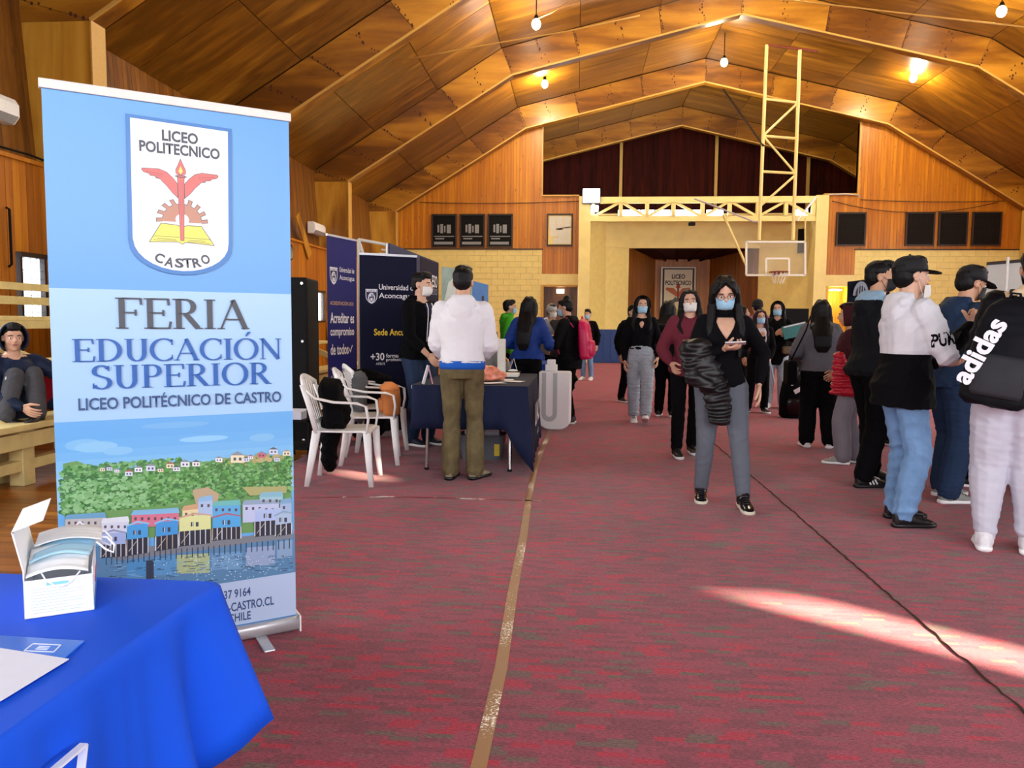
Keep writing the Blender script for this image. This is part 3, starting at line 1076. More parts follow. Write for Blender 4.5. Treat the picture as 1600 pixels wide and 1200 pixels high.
for i in range(8): # soft lighter cloth tone at the left third, printed
    fp.rect(.0, .932, .845, 1.41, '#a3c9ea') if i == 0 else None
zz = [.932, .86, .82, .79, .76, .73, .60]
for i in range(6):
    fp.rect(0, zz[i + 1], .845, zz[i], SKY[i])
def blob(pts, n, r0, r1, cols, seed):
    rnd = random.Random(seed)
    for _ in range(n):
        a, b = rnd.choice(pts)
        t = rnd.random(); s_ = rnd.random()
        (x0, y0, x1, y1) = (*a, *b)
        fp.oval(x0 + (x1 - x0) * t, y0 + (y1 - y0) * s_, rnd.uniform(r0, r1) * 1.3, rnd.uniform(r0, r1), rnd.choice(cols), 8)
fp.step = .0000025
for (x, y, a, b, c) in ((.09, .845, .06, .022, '#80bae4'), (.13, .835, .07, .02, '#8cc2e6'), (.20, .815, .05, .016, '#86bee5'), (.5, .84, .09, .012, '#8fc6ee'), (.72, .83, .05, .016, '#80bae4'), (.4, .90, .12, .012, '#76b2e2')):
    fp.oval(x, y, a, b, c, 18)
# hill
hill = [crop1(*p) for p in ((128, 215), (200, 200), (260, 225), (400, 250), (520, 235), (640, 225), (760, 205), (880, 205), (950, 190), (1050, 180), (1150, 190), (1310, 165), (1320, 420), (1320, 560), (700, 600), (140, 600))]
hill = [(max(0, min(.845, a)), b) for a, b in hill]
fp.poly(hill, '#6d9a5c')
fp.poly([crop1(*p) for p in ((1060, 195), (1312, 180), (1312, 240), (1200, 245), (1080, 230))], '#b5a878')
greens = ['#4f8a48', '#5f9a50', '#6aa45c', '#3f7440', '#7bb070', '#86b878', '#557f52', '#487a3f']
blob([((.02, .60), (.42, .765))], 160, .008, .016, greens, 1)
blob([((.01, .595), (.42, .77))], 1100, .003, .008, greens, 11)
blob([((.02, .60), (.30, .72))], 260, .003, .008, ['#86b87e', '#8fc088', '#7aae72'], 5)
blob([((.42, .60), (.83, .745))], 140, .007, .014, greens, 2)
blob([((.42, .60), (.835, .75))], 1000, .003, .007, greens, 12)
blob([((.55, .735), (.8, .76))], 30, .005, .01, ['#a99f6c', '#93a060', '#b8a878'], 3)
fp.poly([crop1(*p) for p in ((800, 350), (880, 335), (940, 370), (930, 420), (820, 430))], '#b7a283')
fp.poly([crop1(*p) for p in ((1060, 335), (1290, 330), (1290, 365), (1100, 380))], '#a7a670')
# small houses on the ridge
rnd = random.Random(9)
for X, Y, s_ in ((320, 238, 26), (355, 232, 30), (395, 245, 26), (450, 255, 40), (500, 235, 40), (560, 225, 48), (620, 240, 30), (665, 215, 40), (700, 232, 36), (740, 205, 46), (800, 205, 40), (920, 185, 36), (1000, 170, 70), (1065, 185, 32), (1090, 175, 26), (1140, 160, 40), (1200, 140, 44), (1270, 150, 40), (1225, 185, 30)):
    h_ = s_ * .55
    fp.poly([crop1(*p) for p in ((X, Y), (X + s_, Y), (X + s_, Y + h_), (X, Y + h_))], rnd.choice(['#e9e6e2', '#dfe2e8', '#cfd6e4', '#e5d9b8', '#e7e9ec']) if X != 1140 else '#c9657a')
    fp.poly([crop1(*p) for p in ((X - 4, Y), (X + s_ / 2, Y - s_ * .3), (X + s_ + 4, Y))], rnd.choice(['#8a8f98', '#5d6470', '#9aa0aa', '#a3625a']))
    for q in (.2, .6):
        fp.poly([crop1(*p) for p in ((X + s_ * q, Y + h_ * .3), (X + s_ * (q + .2), Y + h_ * .3), (X + s_ * (q + .2), Y + h_ * .7), (X + s_ * q, Y + h_ * .7))], '#4a5260')
# water
wat = [crop1(*p) for p in ((136, 640), (330, 640), (700, 650), (900, 640), (1100, 600), (1325, 575))]
wat = [(max(0, min(.845, a)), b) for a, b in wat]
wat[-1] = (.845, wat[-1][1]); wat[0] = (0, wat[0][1])
fp.poly([(0, .255)] + [(.845, .255)] + list(reversed(wat)), '#5a87ae')
fp.poly([crop1(*p) for p in ((330, 690), (600, 640), (1000, 600), (1325, 560), (1325, 600), (1100, 625), (900, 655), (700, 680), (420, 715))], '#7c828a')
rr = [((700, 690), (890, 780), '#a9b98a'), ((460, 720), (560, 800), '#4d8fc4'), ((600, 700), (720, 790), '#5a96c8'), ((900, 680), (1060, 760), '#6f9cc4'), ((1080, 650), (1230, 740), '#93a7c8'), ((1240, 620), (1320, 700), '#86a4c4'), ((560, 720), (600, 810), '#333f52')]
for a, b, c in rr:
    fp.poly([crop1(*p) for p in (a, (b[0], a[1] - 12), b, (a[0], b[1] + 6))], c)
for _ in range(150):
    X = rnd.uniform(340, 1320); Y = rnd.uniform(690, 830 if X < 900 else 770)
    L_ = rnd.uniform(8, 50)
    fp.poly([crop1(*p) for p in ((X, Y), (min(1322, X + L_), Y - L_ * .08), (min(1322, X + L_), Y - L_ * .08 + 3), (X, Y + 3))], rnd.choice(['#34506e', '#7fb0d4', '#4a7298', '#263a52']))
for _ in range(150):
    X = rnd.gauss(1000, 170); Y = rnd.uniform(690, 820)
    if 350 < X < 1315: 
        q = crop1(X, Y)
        if q[1] > .26: fp.oval(*q, .0022, .0016, '#d9ecf4', 5)
for X in range(350, 1320, 28):
    fp.poly([crop1(*p) for p in ((X, 690 - (X - 350) * .09), (X + 5, 690 - (X - 350) * .09), (X + 5, 740 - (X - 350) * .09), (X, 740 - (X - 350) * .09))], '#33465c')
# stilt houses
def stilt(X0, Y0, X1, Y1, col, roof, yw, slope=-14):
    fp.poly([crop1(*p) for p in ((X0 - 6, Y1), (X1, Y1 + slope), (X1, yw + slope), (X0, yw + 4))], '#2f3642')
    n = max(2, int((X1 - X0) / 24))
    for i in range(n + 1):
        X = X0 + (X1 - X0) * i / n
        ys = slope * i / n
        fp.poly([crop1(*p) for p in ((X - 2.5, Y1 + ys), (X + 2.5, Y1 + ys), (X + 2.5, yw + ys), (X - 2.5, yw + ys))], rnd.choice(['#c9ccd2', '#b0a696', '#d5d8de']))
    fp.line([crop1(X0 + 10, Y1 + 60), crop1(X0 + 50, Y1 + 8)], .0022, '#c2bcae')
    fp.poly([crop1(*p) for p in ((X0, Y0), (X1, Y0 + slope), (X1, Y1 + slope), (X0, Y1))], col)
    fp.poly([crop1(*p) for p in ((X0 - 6, Y0), ((X0 + X1) / 2, Y0 - 18 + slope / 2), (X1 + 6, Y0 + slope), (X1 + 6, Y0 + slope + 6), ((X0 + X1) / 2, Y0 - 8 + slope / 2), (X0 - 6, Y0 + 8))], roof)
    m_ = (X0 + X1) / 2
    for X in (m_ - 22, m_ + 4):
        fp.poly([crop1(*p) for p in ((X, (Y0 + Y1) / 2 - 12), (X + 14, (Y0 + Y1) / 2 - 13), (X + 14, (Y0 + Y1) / 2 + 10), (X, (Y0 + Y1) / 2 + 11))], '#3d4658')
    fp.poly([crop1(*p) for p in ((m_ - 14, (Y0 + Y1) / 2 - 12), (m_ - 11, (Y0 + Y1) / 2 - 12), (m_ - 11, (Y0 + Y1) / 2 + 11), (m_ - 14, (Y0 + Y1) / 2 + 11))], '#e8e8e8')
def plainhouse(X0, Y0, X1, Y1, col, roof, slope=-10):
    fp.poly([crop1(*p) for p in ((X0, Y0), (X1, Y0 + slope), (X1, Y1 + slope), (X0, Y1))], col)
    fp.poly([crop1(*p) for p in ((X0 - 5, Y0 + 3), (X0 + 8, Y0 - 22), (X1 - 4, Y0 + slope - 24), (X1 + 4, Y0 + slope + 3))], roof)
    for X in range(int(X0) + 14, int(X1) - 14, 34):
        fp.poly([crop1(*p) for p in ((X, Y0 + 14), (X + 12, Y0 + 13), (X + 12, Y0 + 28), (X, Y0 + 29))], '#5b4a58')
plainhouse(140, 500, 350, 640, '#b9b8b4', '#6ba0c2')
fp.poly([crop1(*p) for p in ((145, 575), (215, 515), (300, 575), (300, 615), (145, 615))], '#b8897c')
fp.poly([crop1(*p) for p in ((138, 580), (215, 508), (306, 580), (296, 580), (215, 522), (148, 582))], '#dfe3ea')
plainhouse(328, 520, 470, 580, '#cdd3e2', '#d8dde6')
plainhouse(485, 478, 730, 545, '#d0758c', '#7fb4d8', -12)
plainhouse(748, 455, 830, 500, '#dfcfa0', '#c9a07a')
plainhouse(830, 410, 905, 500, '#a9bedc', '#8ab4d8')
plainhouse(905, 432, 1050, 500, '#5fa8d8', '#6fb6b4', -8)
plainhouse(1062, 425, 1250, 520, '#b9c3e0', '#8fa3b8', -8)
plainhouse(1150, 385, 1270, 405, '#9cc0cc', '#84b4c4', -4)
plainhouse(1256, 420, 1316, 480, '#9fb6d8', '#7fa6c8', -6)
stilt(325, 575, 455, 635, '#9fb0dc', '#8b94b8', 700, -6)
stilt(460, 535, 570, 608, '#4b9edb', '#8cc4e8', 690)
stilt(610, 520, 726, 592, '#4797d6', '#86bfe6', 665)
stilt(732, 492, 896, 566, '#d8dc9c', '#c4a58c', 640)
stilt(905, 490, 1052, 548, '#55a6dc', '#a8687a', 610, -8)
stilt(1125, 455, 1260, 515, '#a9bbe2', '#b4c0da', 590, -10)
stilt(1232, 480, 1316, 532, '#a7bcd6', '#8ba6bc', 590, -12)
# white foot of the banner and blue strip
fp.rect(0, .073, .845, .255, '#b4c8e6')
fp.rect(0, .05, .845, .073, '#2f7fc0')
# crest
sh = [(.259, 2.044), (.624, 2.037), (.618, 1.59)] + [(.438 + .18 * cos(a), 1.585 + .114 * sin(a)) for a in [-pi * k / 14 for k in range(1, 14)]] + [(.256, 1.59)]
fp.poly(sh, '#1f6fb8')
cx_, cy_ = .439, 1.78
fp.poly([(cx_ + (x - cx_) * .925, cy_ + (z - cy_) * .952) for x, z in sh], '#e4e8f1')
gc = (.440, 1.672)
gear = []
for k in range(9):
    a0 = pi * 1.02 - k * pi * 1.04 / 8.5
    for da, r_ in ((.0, .068), (.02, .088), (-.14, .088), (-.18, .068)):
        gear.append((gc[0] + r_ * 1.02 * cos(a0 + da), gc[1] + r_ * .95 * sin(a0 + da)))
gear = [(x, max(z, 1.652)) for x, z in gear]
OUTL = '#4a3a3a'
fp.poly(gear, '#b87a5c'); fp.line(gear, .0022, OUTL)
fp.oval(gc[0], gc[1] + .006, .024, .022, '#e4e8f1'); 
for q in (-.045, .03): fp.poly([(gc[0] + q, 1.652), (gc[0] + q + .022, 1.652), (gc[0] + q + .009, 1.668)], '#e4e8f1')
book = [(.366, 1.66), (.42, 1.657), (.438, 1.65), (.456, 1.657), (.507, 1.658), (.552, 1.588), (.45, 1.594), (.438, 1.586), (.426, 1.594), (.325, 1.589)]
fp.poly(book, '#e8e04c'); fp.line(book, .0025, OUTL, True)
for a, b in (((.338, 1.612), (.43, 1.612)), ((.446, 1.611), (.54, 1.61)), ((.352, 1.604), (.415, 1.602)), ((.46, 1.602), (.52, 1.602)), ((.34, 1.597), (.42, 1.598)), ((.455, 1.597), (.535, 1.595))):
    fp.line([a, b], .0018, OUTL)
RED = '#ee5b52'
def wing(sx):
    P = [(.012, 1.758), (.03, 1.775), (.05, 1.80), (.068, 1.818), (.07, 1.822), (.085, 1.824), (.087, 1.83), (.105, 1.832), (.108, 1.838), (.125, 1.842), (.133, 1.85), (.13, 1.856), (.075, 1.858), (.05, 1.85), (.03, 1.832), (.012, 1.81)]
    return [(.4385 + sx * x, z) for x, z in P]
for sx in (-1, 1):
    fp.poly(wing(sx), RED); fp.line(wing(sx), .0022, OUTL, True)
    for a, b in (((.062, 1.832), (.105, 1.838)), ((.062, 1.84), (.118, 1.846)), ((.075, 1.826), (.088, 1.828))):
        fp.line([(.4385 + sx * a[0], a[1]), (.4385 + sx * b[0], b[1])], .0018, OUTL)
tor = [(.424, 1.842), (.453, 1.842), (.450, 1.828), (.4445, 1.60), (.4325, 1.60), (.427, 1.828)]
fp.poly(tor, RED); fp.line(tor, .0022, OUTL, True)
fp.line([(.435, 1.82), (.437, 1.66)], .0016, OUTL); fp.line([(.443, 1.82), (.441, 1.69)], .0016, OUTL)
fp.line([(.419, 1.838), (.4385, 1.834), (.458, 1.838)], .004, OUTL)
fl_ = [(.4385, 1.902), (.449, 1.877), (.4555, 1.862), (.455, 1.848), (.4385, 1.842), (.422, 1.848), (.4215, 1.862), (.429, 1.878)]
fp.poly(fl_, RED); fp.line(fl_, .0022, OUTL, True)
fp.poly([(.4385, 1.876), (.446, 1.857), (.4385, 1.846), (.431, 1.857)], '#f0d84c')
PR = fp.build('banner_print', vcol_mat('print_gloss', .3), BN)
TO = fp.off + .0002
INK = plain('ink_grey', '#3e4048', 0.4, var=.02); INKB = plain('ink_blue', '#0b58aa', 0.4, var=.03); INKD = plain('ink_navy', '#2a4a7c', 0.4, var=.02)
text('LICEO', .377, 1.962, .125, .041, INK, BN, TO, .032)
text('POLITECNICO', .300, 1.915, .279, .041, INK, BN, TO, .032)
for ch, u_, v_, r_ in (('C', .337, 1.520, -22), ('A', .372, 1.504, -14), ('S', .409, 1.499, -5), ('T', .440, 1.498, 4), ('R', .476, 1.499, 12), ('O', .511, 1.511, 22)):
    text(ch, u_, v_, .031, .036, INK, BN, TO, .03, rot=R(r_))


# serif capitals drawn with a broad-nib stroke
def serif(word, u, v, wd, ht, m, parent, off):
    T, t_, sf = .155, .05, .11
    def rib(pts, k=1.0, thick=None):
        out = []
        for i in range(len(pts) - 1):
            a, b = Vector(pts[i]), Vector(pts[i + 1])
            out.append((a, b))
        L, Rr = [], []
        for i, p in enumerate(pts):
            a = Vector(pts[max(0, i - 1)]); b = Vector(pts[min(len(pts) - 1, i + 1)])
            d = (b - a).normalized()
            th = thick if thick else t_ + (T - t_) * abs(d.y) ** 1.6
            n = Vector((-d.y, d.x)) * th / 2 * k
            L.append(Vector(p) + n); Rr.append(Vector(p) - n)
        return [[tuple(L[i]), tuple(L[i + 1]), tuple(Rr[i + 1]), tuple(Rr[i])] for i in range(len(pts) - 1)]
    def sr(x, y, wl=sf, wr=sf):
        return [[(x - wl - .05, y), (x + wr + .05, y), (x + wr + .05, y + .035 * (1 if y < .5 else -1)), (x - wl - .05, y + .035 * (1 if y < .5 else -1))]]
    def stem(x): return rib([(x, 0), (x, 1)]) + sr(x, 0) + sr(x, 1)
    def arc(cx, cy, rx, ry, a0, a1, n=14): return [(cx + rx * cos(R(a0 + (a1 - a0) * i / n)), cy + ry * sin(R(a0 + (a1 - a0) * i / n))) for i in range(n + 1)]
    G = {}
    G['F'] = (.72, lambda: stem(.2) + rib([(.2, .98), (.68, .98)]) + rib([(.2, .52), (.55, .52)]) + rib([(.68, 1), (.70, .78)], .45) + rib([(.55, .62), (.55, .42)], .4))
    G['E'] = (.76, lambda: G['F'][1]() + rib([(.2, .02), (.70, .02)]) + rib([(.70, 0), (.74, .24)], .45))
    G['I'] = (.42, lambda: stem(.21))
    G['R'] = (.84, lambda: stem(.2) + rib([(.2, .98), (.38, .98)] + arc(.38, .745, .22, .235, 90, -90) + [(.2, .51)]) + rib([(.38, .51), (.72, .02)], 1, .15) + sr(.76, 0, .0, .05))
    G['P'] = (.72, lambda: stem(.2) + rib([(.2, .98), (.38, .98)] + arc(.38, .73, .24, .25, 90, -90) + [(.2, .48)]))
    G['A'] = (.92, lambda: rib([(.10, 0), (.46, 1)], 1, .055) + rib([(.44, 1), (.80, 0)], 1, .15) + rib([(.22, .33), (.68, .33)]) + sr(.10, 0, .06, .06) + sr(.80, 0, .07, .07))
    G['D'] = (.92, lambda: stem(.2) + rib([(.2, .98), (.36, .98)] + arc(.36, .5, .44, .48, 90, -90, 18) + [(.2, .02)]))
    G['U'] = (.88, lambda: rib([(.2, 1), (.2, .35)] + arc(.45, .35, .25, .34, 180, 360, 14)[1:-1] + [(.70, .35), (.70, 1)]) + sr(.2, 1) + sr(.70, 1, .07, .07))
    G['C'] = (.84, lambda: rib(arc(.50, .5, .42, .50, 48, 312, 24)) + rib([(.78, .98), (.78, .72)], .35) + rib([(.78, .26), (.78, .1)], .3))
    G['O'] = (.96, lambda: rib(arc(.48, .5, .40, .50, 0, 360, 30)))
    G['Ó'] = (.96, lambda: G['O'][1]() + [[(.44, 1.12), (.50, 1.10), (.68, 1.32), (.55, 1.34)]])
    G['N'] = (.94, lambda: rib([(.16, 0), (.16, 1)], 1, .06) + rib([(.14, 1), (.78, 0)], 1, .15) + rib([(.78, 0), (.78, 1)], 1, .06) + sr(.16, 0, .07, .07) + sr(.12, 1, .04, .02) + sr(.78, 1, .07, .07))
    G['S'] = (.68, lambda: rib(arc(.34, .745, .22, .24, 25, 180, 12) + arc(.34, .745, .22, .20, 180, 235, 4)[1:] + [(.34, .52)] + arc(.34, .26, .25, .24, 62, -35 - 0, 9) + arc(.34, .26, .25, .25, -35, -155, 9)[1:], 1.0) + rib([(.56, .98), (.56, .76)], .35) + rib([(.09, .24), (.09, .02)], .35))
    x = 0; mb = MB(); kx = 1
    tot = sum(G[c][0] for c in word)
    for c in word:
        gw, fn = G[c]
        for q in fn():
            mb.add([(u + (x + a) * wd / tot, -off, v + b * ht) for a, b in q], [tuple(range(len(q)))])
        x += gw
    return mb.build('lettering', m, parent)


serif('FERIA', .200, 1.268, .478, .113, INK, BN, TO)
serif('EDUCACIÓN', .060, 1.148, .745, .082, INKB, BN, TO)
serif('SUPERIOR', .118, 1.048, .64, .086, INKB, BN, TO)
text('LICEO POLITÉCNICO DE CASTRO', .077, .972, .72, .0555, INKD, BN, TO, .018)
text('237 9164', .543, .187, .12, .036, INKD, BN, TO, .018)
text('O-CASTRO.CL', .549, .132, .206, .037, INKD, BN, TO, .018)
text('CHILE', .575, .088, .087, .035, INKD, BN, TO, .018)

# ---------------------------------------------------------------- foreground table, cloth and what lies on it
TZ = .75
FT = thing('folding_table', 'folding table hidden under the royal blue cloth in the near left corner', 'table', (-1.45, 1.05, 0))
MB().box((-.02, 0, TZ - .03), (1.36, .90, .04)).build('table_top', M['white_plastic'], FT, bevel=.004)
for sx in (-1, 1):
    for sy in (-1, 1):
        MB().tube([(-.02 + sx * .6, sy * .4, 0), (-.02 + sx * .6, sy * .4, TZ - .05)], .014, 10).build('leg', M['chrome'], FT)
# cloth: superposed top and skirt with folds, corner hanging in a cone
mb = MB()
x0, x1, y0, y1 = -2.15, -.752, .58, 1.52
per = []
def seg(p, q, n):
    for i in range(n): per.append((Vector(p).lerp(Vector(q), i / n), Vector((q[1] - p[1], p[0] - q[0])).normalized()))
seg((x1, y0), (x1, y1), 70); seg((x1, y1), (x0, y1), 70); seg((x0, y1), (x0, y0), 40); seg((x0, y0), (x1, y0), 60)
N_ = len(per)
def skirt(i, t):
    p, n_ = per[i]
    p = Vector(p)
    if n_.dot(p - Vector(((x0 + x1) / 2, (y0 + y1) / 2))) < 0: n_ = -n_
    dc = (p - Vector((x1, y1))).length
    drop = .40
    if dc < .25: drop = .42 + .0
    w1 = math.exp(-(dc / .17) ** 2)
    s_ = i * .42
    fold = .022 * abs(sin(s_ * .5)) ** .6 * 1.6 - .02 + .014 * sin(s_ * 1.7 + 1) + .012 * sin(s_ * .53 + 2)
    cone = Vector((1, .35)).normalized()
    nn = (n_ * (1 - w1 * .6) + cone * w1)
    out = .01 + t * (.03 + fold * (1 - .6 * w1)) + w1 * (.05 * t ** 1.1)
    # pinched fold next to the corner
    pin = math.exp(-((dc - .13) / .05) ** 2)
    out -= pin * .05 * t
    z = TZ + .002 - t * (drop - w1 * .12)
    if t == 0: out = .003
    return (p.x + nn.x * out, p.y + nn.y * out, z)
rowsT = [0, .03, .08, .16, .27, .4, .55, .7, .85, 1.0]
vs = []
for t in rowsT:
    for i in range(N_): vs.append(skirt(i, t))
fs = []
for r in range(len(rowsT) - 1):
    for i in range(N_):
        a, b = r * N_ + i, r * N_ + (i + 1) % N_
        fs.append((a, a + N_, b + N_, b))
fs.append(tuple(range(N_ - 1, -1, -1))[::-1])
mb.add([(v[0], v[1], v[2]) for v in vs], fs)
me = mb.mesh('tablecloth', cloth('royal_cloth', '#0050dc', 0.7, 500, .04, 3, .08), True)
TC = bpy.data.objects.new('tablecloth', me); link(TC)
sb = TC.modifiers.new('s', 'SOLIDIFY'); sb.thickness = .0015
tag(TC, 'smooth royal blue cloth draped over the table in the near left corner', 'tablecloth')
for p_ in me.polygons:
    if len(p_.vertices) > 10: p_.use_smooth = False
WHT = plain('white_print', '#dfe6f4', .6, var=.02)
# white printed frame seen at the very bottom of the cloth
lg = MB()
pA, pB, pC = at(84, 1200, .86), at(130, 1162, .93), at(128, 1205, .93)
def onx(px, py):
    d = ray(px, py); t = (-.715 - 0) / d.x
    return Vector((0, 0, CAM_H)) + d * t
a_, b_, c_ = onx(84, 1203), onx(131, 1163), onx(125, 1215)
lg.bar(a_, b_, .004, .012, (1, 0, 0)).bar(b_, c_, .004, .012, (1, 0, 0))
lg.build('printed_frame', WHT, TC)

# mask box
MX = thing('mask_box', 'open white cardboard box of surgical masks on the blue cloth', 'box', (-1.0, 1.40, TZ + .003), R(32))
# local: width x .11 , depth y .22, height .09
bw, bd, bh = .112, .20, .088
card = plain('card_white', '#eef0f4', .5, var=.02)
b = MB()
b.b2((-bw / 2, -bd / 2, 0), (bw / 2, -bd / 2 + .002, bh * .80)).b2((-bw / 2, bd / 2 - .002, 0), (bw / 2, bd / 2, bh)).b2((-bw / 2, -bd / 2, 0), (-bw / 2 + .002, bd / 2, bh)).b2((bw / 2 - .002, -bd / 2, 0), (bw / 2, bd / 2, bh * .95)).b2((-bw / 2, -bd / 2, 0), (bw / 2, bd / 2, .002))
b.build('carton', card, MX)
MB().add([(-bw / 2, -bd / 2, bh), (-bw / 2, bd / 2, bh), (-bw / 2 - .015, bd / 2, bh + .075), (-bw / 2 - .015, -bd / 2, bh + .075), (-bw / 2 + .035, bd / 2, bh + .092), (-bw / 2 + .035, -bd / 2, bh + .092),
          (-bw / 2 + .002, -bd / 2, bh), (-bw / 2 + .002, bd / 2, bh), (-bw / 2 - .012, bd / 2, bh + .073), (-bw / 2 - .012, -bd / 2, bh + .073)],
         [(0, 1, 2, 3), (3, 2, 4, 5), (6, 9, 8, 7), (0, 3, 9, 6), (1, 7, 8, 2)]).build('lid_flap', card, MX)
fpx = Flat(.0004)
for i in range(9):
    fpx.rect(-.045, .052 - i * .0055, -.045 + (.085 if i % 3 else .06), .0535 - i * .0055, '#b9c3d8')
fpx.rect(-.02, .058, .016, .0635, '#7cc0d8')
o = fpx.build('small_print', vcol_mat('print_matt', .6), MX); o.location = (0, -bd / 2, 0)
MB().b2((bw / 2 - .0005, -.02, .03), (bw / 2 + .001, .09, .04)).build('red_stripe', plain('red_stripe', '#b8404c', .5), MX)
MB().b2((bw / 2 - .0005, -bd / 2 + .01, .0), (bw / 2 + .001, bd / 2, .018)).build('blue_stripe', plain('blue_stripe', '#2f7cc0', .5), MX)
mkb = plain('mask_blue', '#a6d3ea', .7, var=.05); mkw = plain('mask_white', '#e9edf0', .75, var=.03)
def sheetmesh(name, f, nu, nv, m, parent, th=.001):
    vs = [f(i / nu, j / nv) for j in range(nv + 1) for i in range(nu + 1)]
    fs = [(j * (nu + 1) + i, j * (nu + 1) + i + 1, (j + 1) * (nu + 1) + i + 1, (j + 1) * (nu + 1) + i) for j in range(nv) for i in range(nu)]
    o = MB().add(vs, fs).build(name, m, parent, True)
    s_ = o.modifiers.new('s', 'SOLIDIFY'); s_.thickness = th
    return o
sheetmesh('mask', lambda u, v: (-.05 + u * .10 + .02 * v, -.06 + v * .17 + .015 * u, bh + .004 + .012 * sin(pi * u) + .012 * v + .002 * sin(v * 30)), 12, 16, mkb, MX)
sheetmesh('mask', lambda u, v: (-.052 + u * .10, -.098 + v * .12, bh - .012 + .022 * v + .010 * sin(pi * u) + .0015 * sin(v * 24)), 12, 14, mkw, MX)
sheetmesh('mask', lambda u, v: (-.045 + u * .115, .0 + v * .10, bh + .020 + .010 * sin(pi * u) + .002 * sin(v * 26)), 12, 14, mkw, MX)
for q, z in (((.055, .085), .11), ((.06, .03), .10)):
    MB().tube([(q[0], q[1], bh + .02), (q[0] + .02, q[1] - .01, bh + .018), (q[0] + .032, q[1] - .012, bh + .002), (q[0] + .030, q[1] - .02, bh - .012), (q[0] + .016, q[1] - .018, bh - .004), (q[0] + .0, q[1] - .012, bh + .012)], .0022, 6).build('ear_loop', mkw, MX, True)
MB().tube([(-.03, -.09, bh - .003), (-.02, -bd / 2 - .002, bh - .02), (0, -bd / 2 - .003, bh - .036), (.02, -bd / 2 - .003, bh - .028), (.035, -bd / 2, bh - .01)], .0016, 6).build('ear_loop', mkw, MX, True)
# paper sheet and blue folder
sheetp = thing('paper_sheet', 'blank white paper sheet on the blue cloth at the left edge', 'paper', (0, 0, 0))
P4 = [fl(-30, 1008, TZ + .006), fl(108, 1030, TZ + .006), fl(0, 1096, TZ + .006), fl(-160, 1130, TZ + .006)]
vz = lambda p, z: (p.x, p.y, z)
MB().add([vz(p, TZ + .0066) for p in P4] + [vz(p, TZ + .0056) for p in P4], [(3, 2, 1, 0), (4, 5, 6, 7), (0, 1, 5, 4), (1, 2, 6, 5), (2, 3, 7, 6), (3, 0, 4, 7)]).build('sheet', plain('paper_white', '#dcdff0', .7, var=.01), sheetp)
fo = thing('brochure', 'bright blue brochure with a small white frame, half under the paper sheet', 'brochure', (0, 0, 0))
Q4 = [fl(-60, 990, TZ + .004), fl(132, 1002, TZ + .004), fl(100, 1030, TZ + .004), fl(-60, 1060, TZ + .004)]
MB().add([vz(p, TZ + .0052) for p in Q4] + [vz(p, TZ + .0028) for p in Q4], [(3, 2, 1, 0), (4, 5, 6, 7), (0, 1, 5, 4), (1, 2, 6, 5), (2, 3, 7, 6), (3, 0, 4, 7)]).build('cover', plain('brochure_blue', '#1c6ee0', .3, var=.05), fo)
ff = MB()
fr4 = [fl(52, 1007, TZ + .004), fl(95, 1009, TZ + .004), fl(84, 1020, TZ + .004), fl(38, 1018, TZ + .004)]
for i in range(4):
    p, q = fr4[i], fr4[(i + 1) % 4]
    ff.bar(vz(p, TZ + .0055), vz(q, TZ + .0055), .0022, .0008)
for k_ in range(3):
    p = fr4[0].lerp(fr4[3], .3 + k_ * .2).lerp(fr4[1].lerp(fr4[2], .3 + k_ * .2), .3); q = fr4[0].lerp(fr4[3], .3 + k_ * .2).lerp(fr4[1].lerp(fr4[2], .3 + k_ * .2), .7)
    ff.bar(vz(p, TZ + .0055), vz(q, TZ + .0055), .0016, .0008)
ff.build('printed_frame', WHT, fo)

# ---------------------------------------------------------------- bleacher along the left wall
BL = thing('bleacher', 'cream painted timber bleacher along the left wall', 'bleacher', (0, 0, 0))
cwd = M['cream_wood']
for (x, z, wd_) in ((-4.42, .44, .42), (-5.15, .86, .40), (-5.9, 1.28, .40)):
    MB().b2((x - wd_ / 2, 4.2, z), (x + wd_ / 2, 15.5, z + .05)).build('seat_board', cwd, BL, bevel=.006)
for y in (3.6 + .8, 5.63, 7.3, 9.0, 10.9, 12.8, 14.8):
    for (x, z) in ((-4.32, .44), (-4.55, .44), (-5.15, .86), (-5.9, 1.28)):
        MB().box((x, y, z / 2), (.12, .13, z)).build('post', cwd, BL, bevel=.005)
    MB().bar((-4.3, y + .08, .12), (-6.0, y + .08, .12), .05, .1).build('brace', cwd, BL)
    MB().bar((-4.25, y - .09, .38), (-6.1, y - .09, 1.2), .05, .1).build('brace', cwd, BL)
    MB().box((-6.2, y, 0.85), (.1, .1, 1.7)).build('post', cwd, BL)
MB().b2((-4.28, 4.2, .30), (-4.24, 15.5, .42)).build('apron', cwd, BL)
MB().b2((-4.37, 4.2, .12), (-4.27, 15.5, .20)).build('rail', cwd, BL)
MB().b2((-6.25, 4.2, 1.62), (-6.15, 15.5, 1.70)).build('rail', cwd, BL)
MB().b2((-6.25, 4.2, 1.46), (-6.18, 15.5, 1.55)).build('rail', cwd, BL)
MB().b2((-6.0, 4.2, 1.20), (-5.66, 15.5, 1.28)).build('rail', cwd, BL)

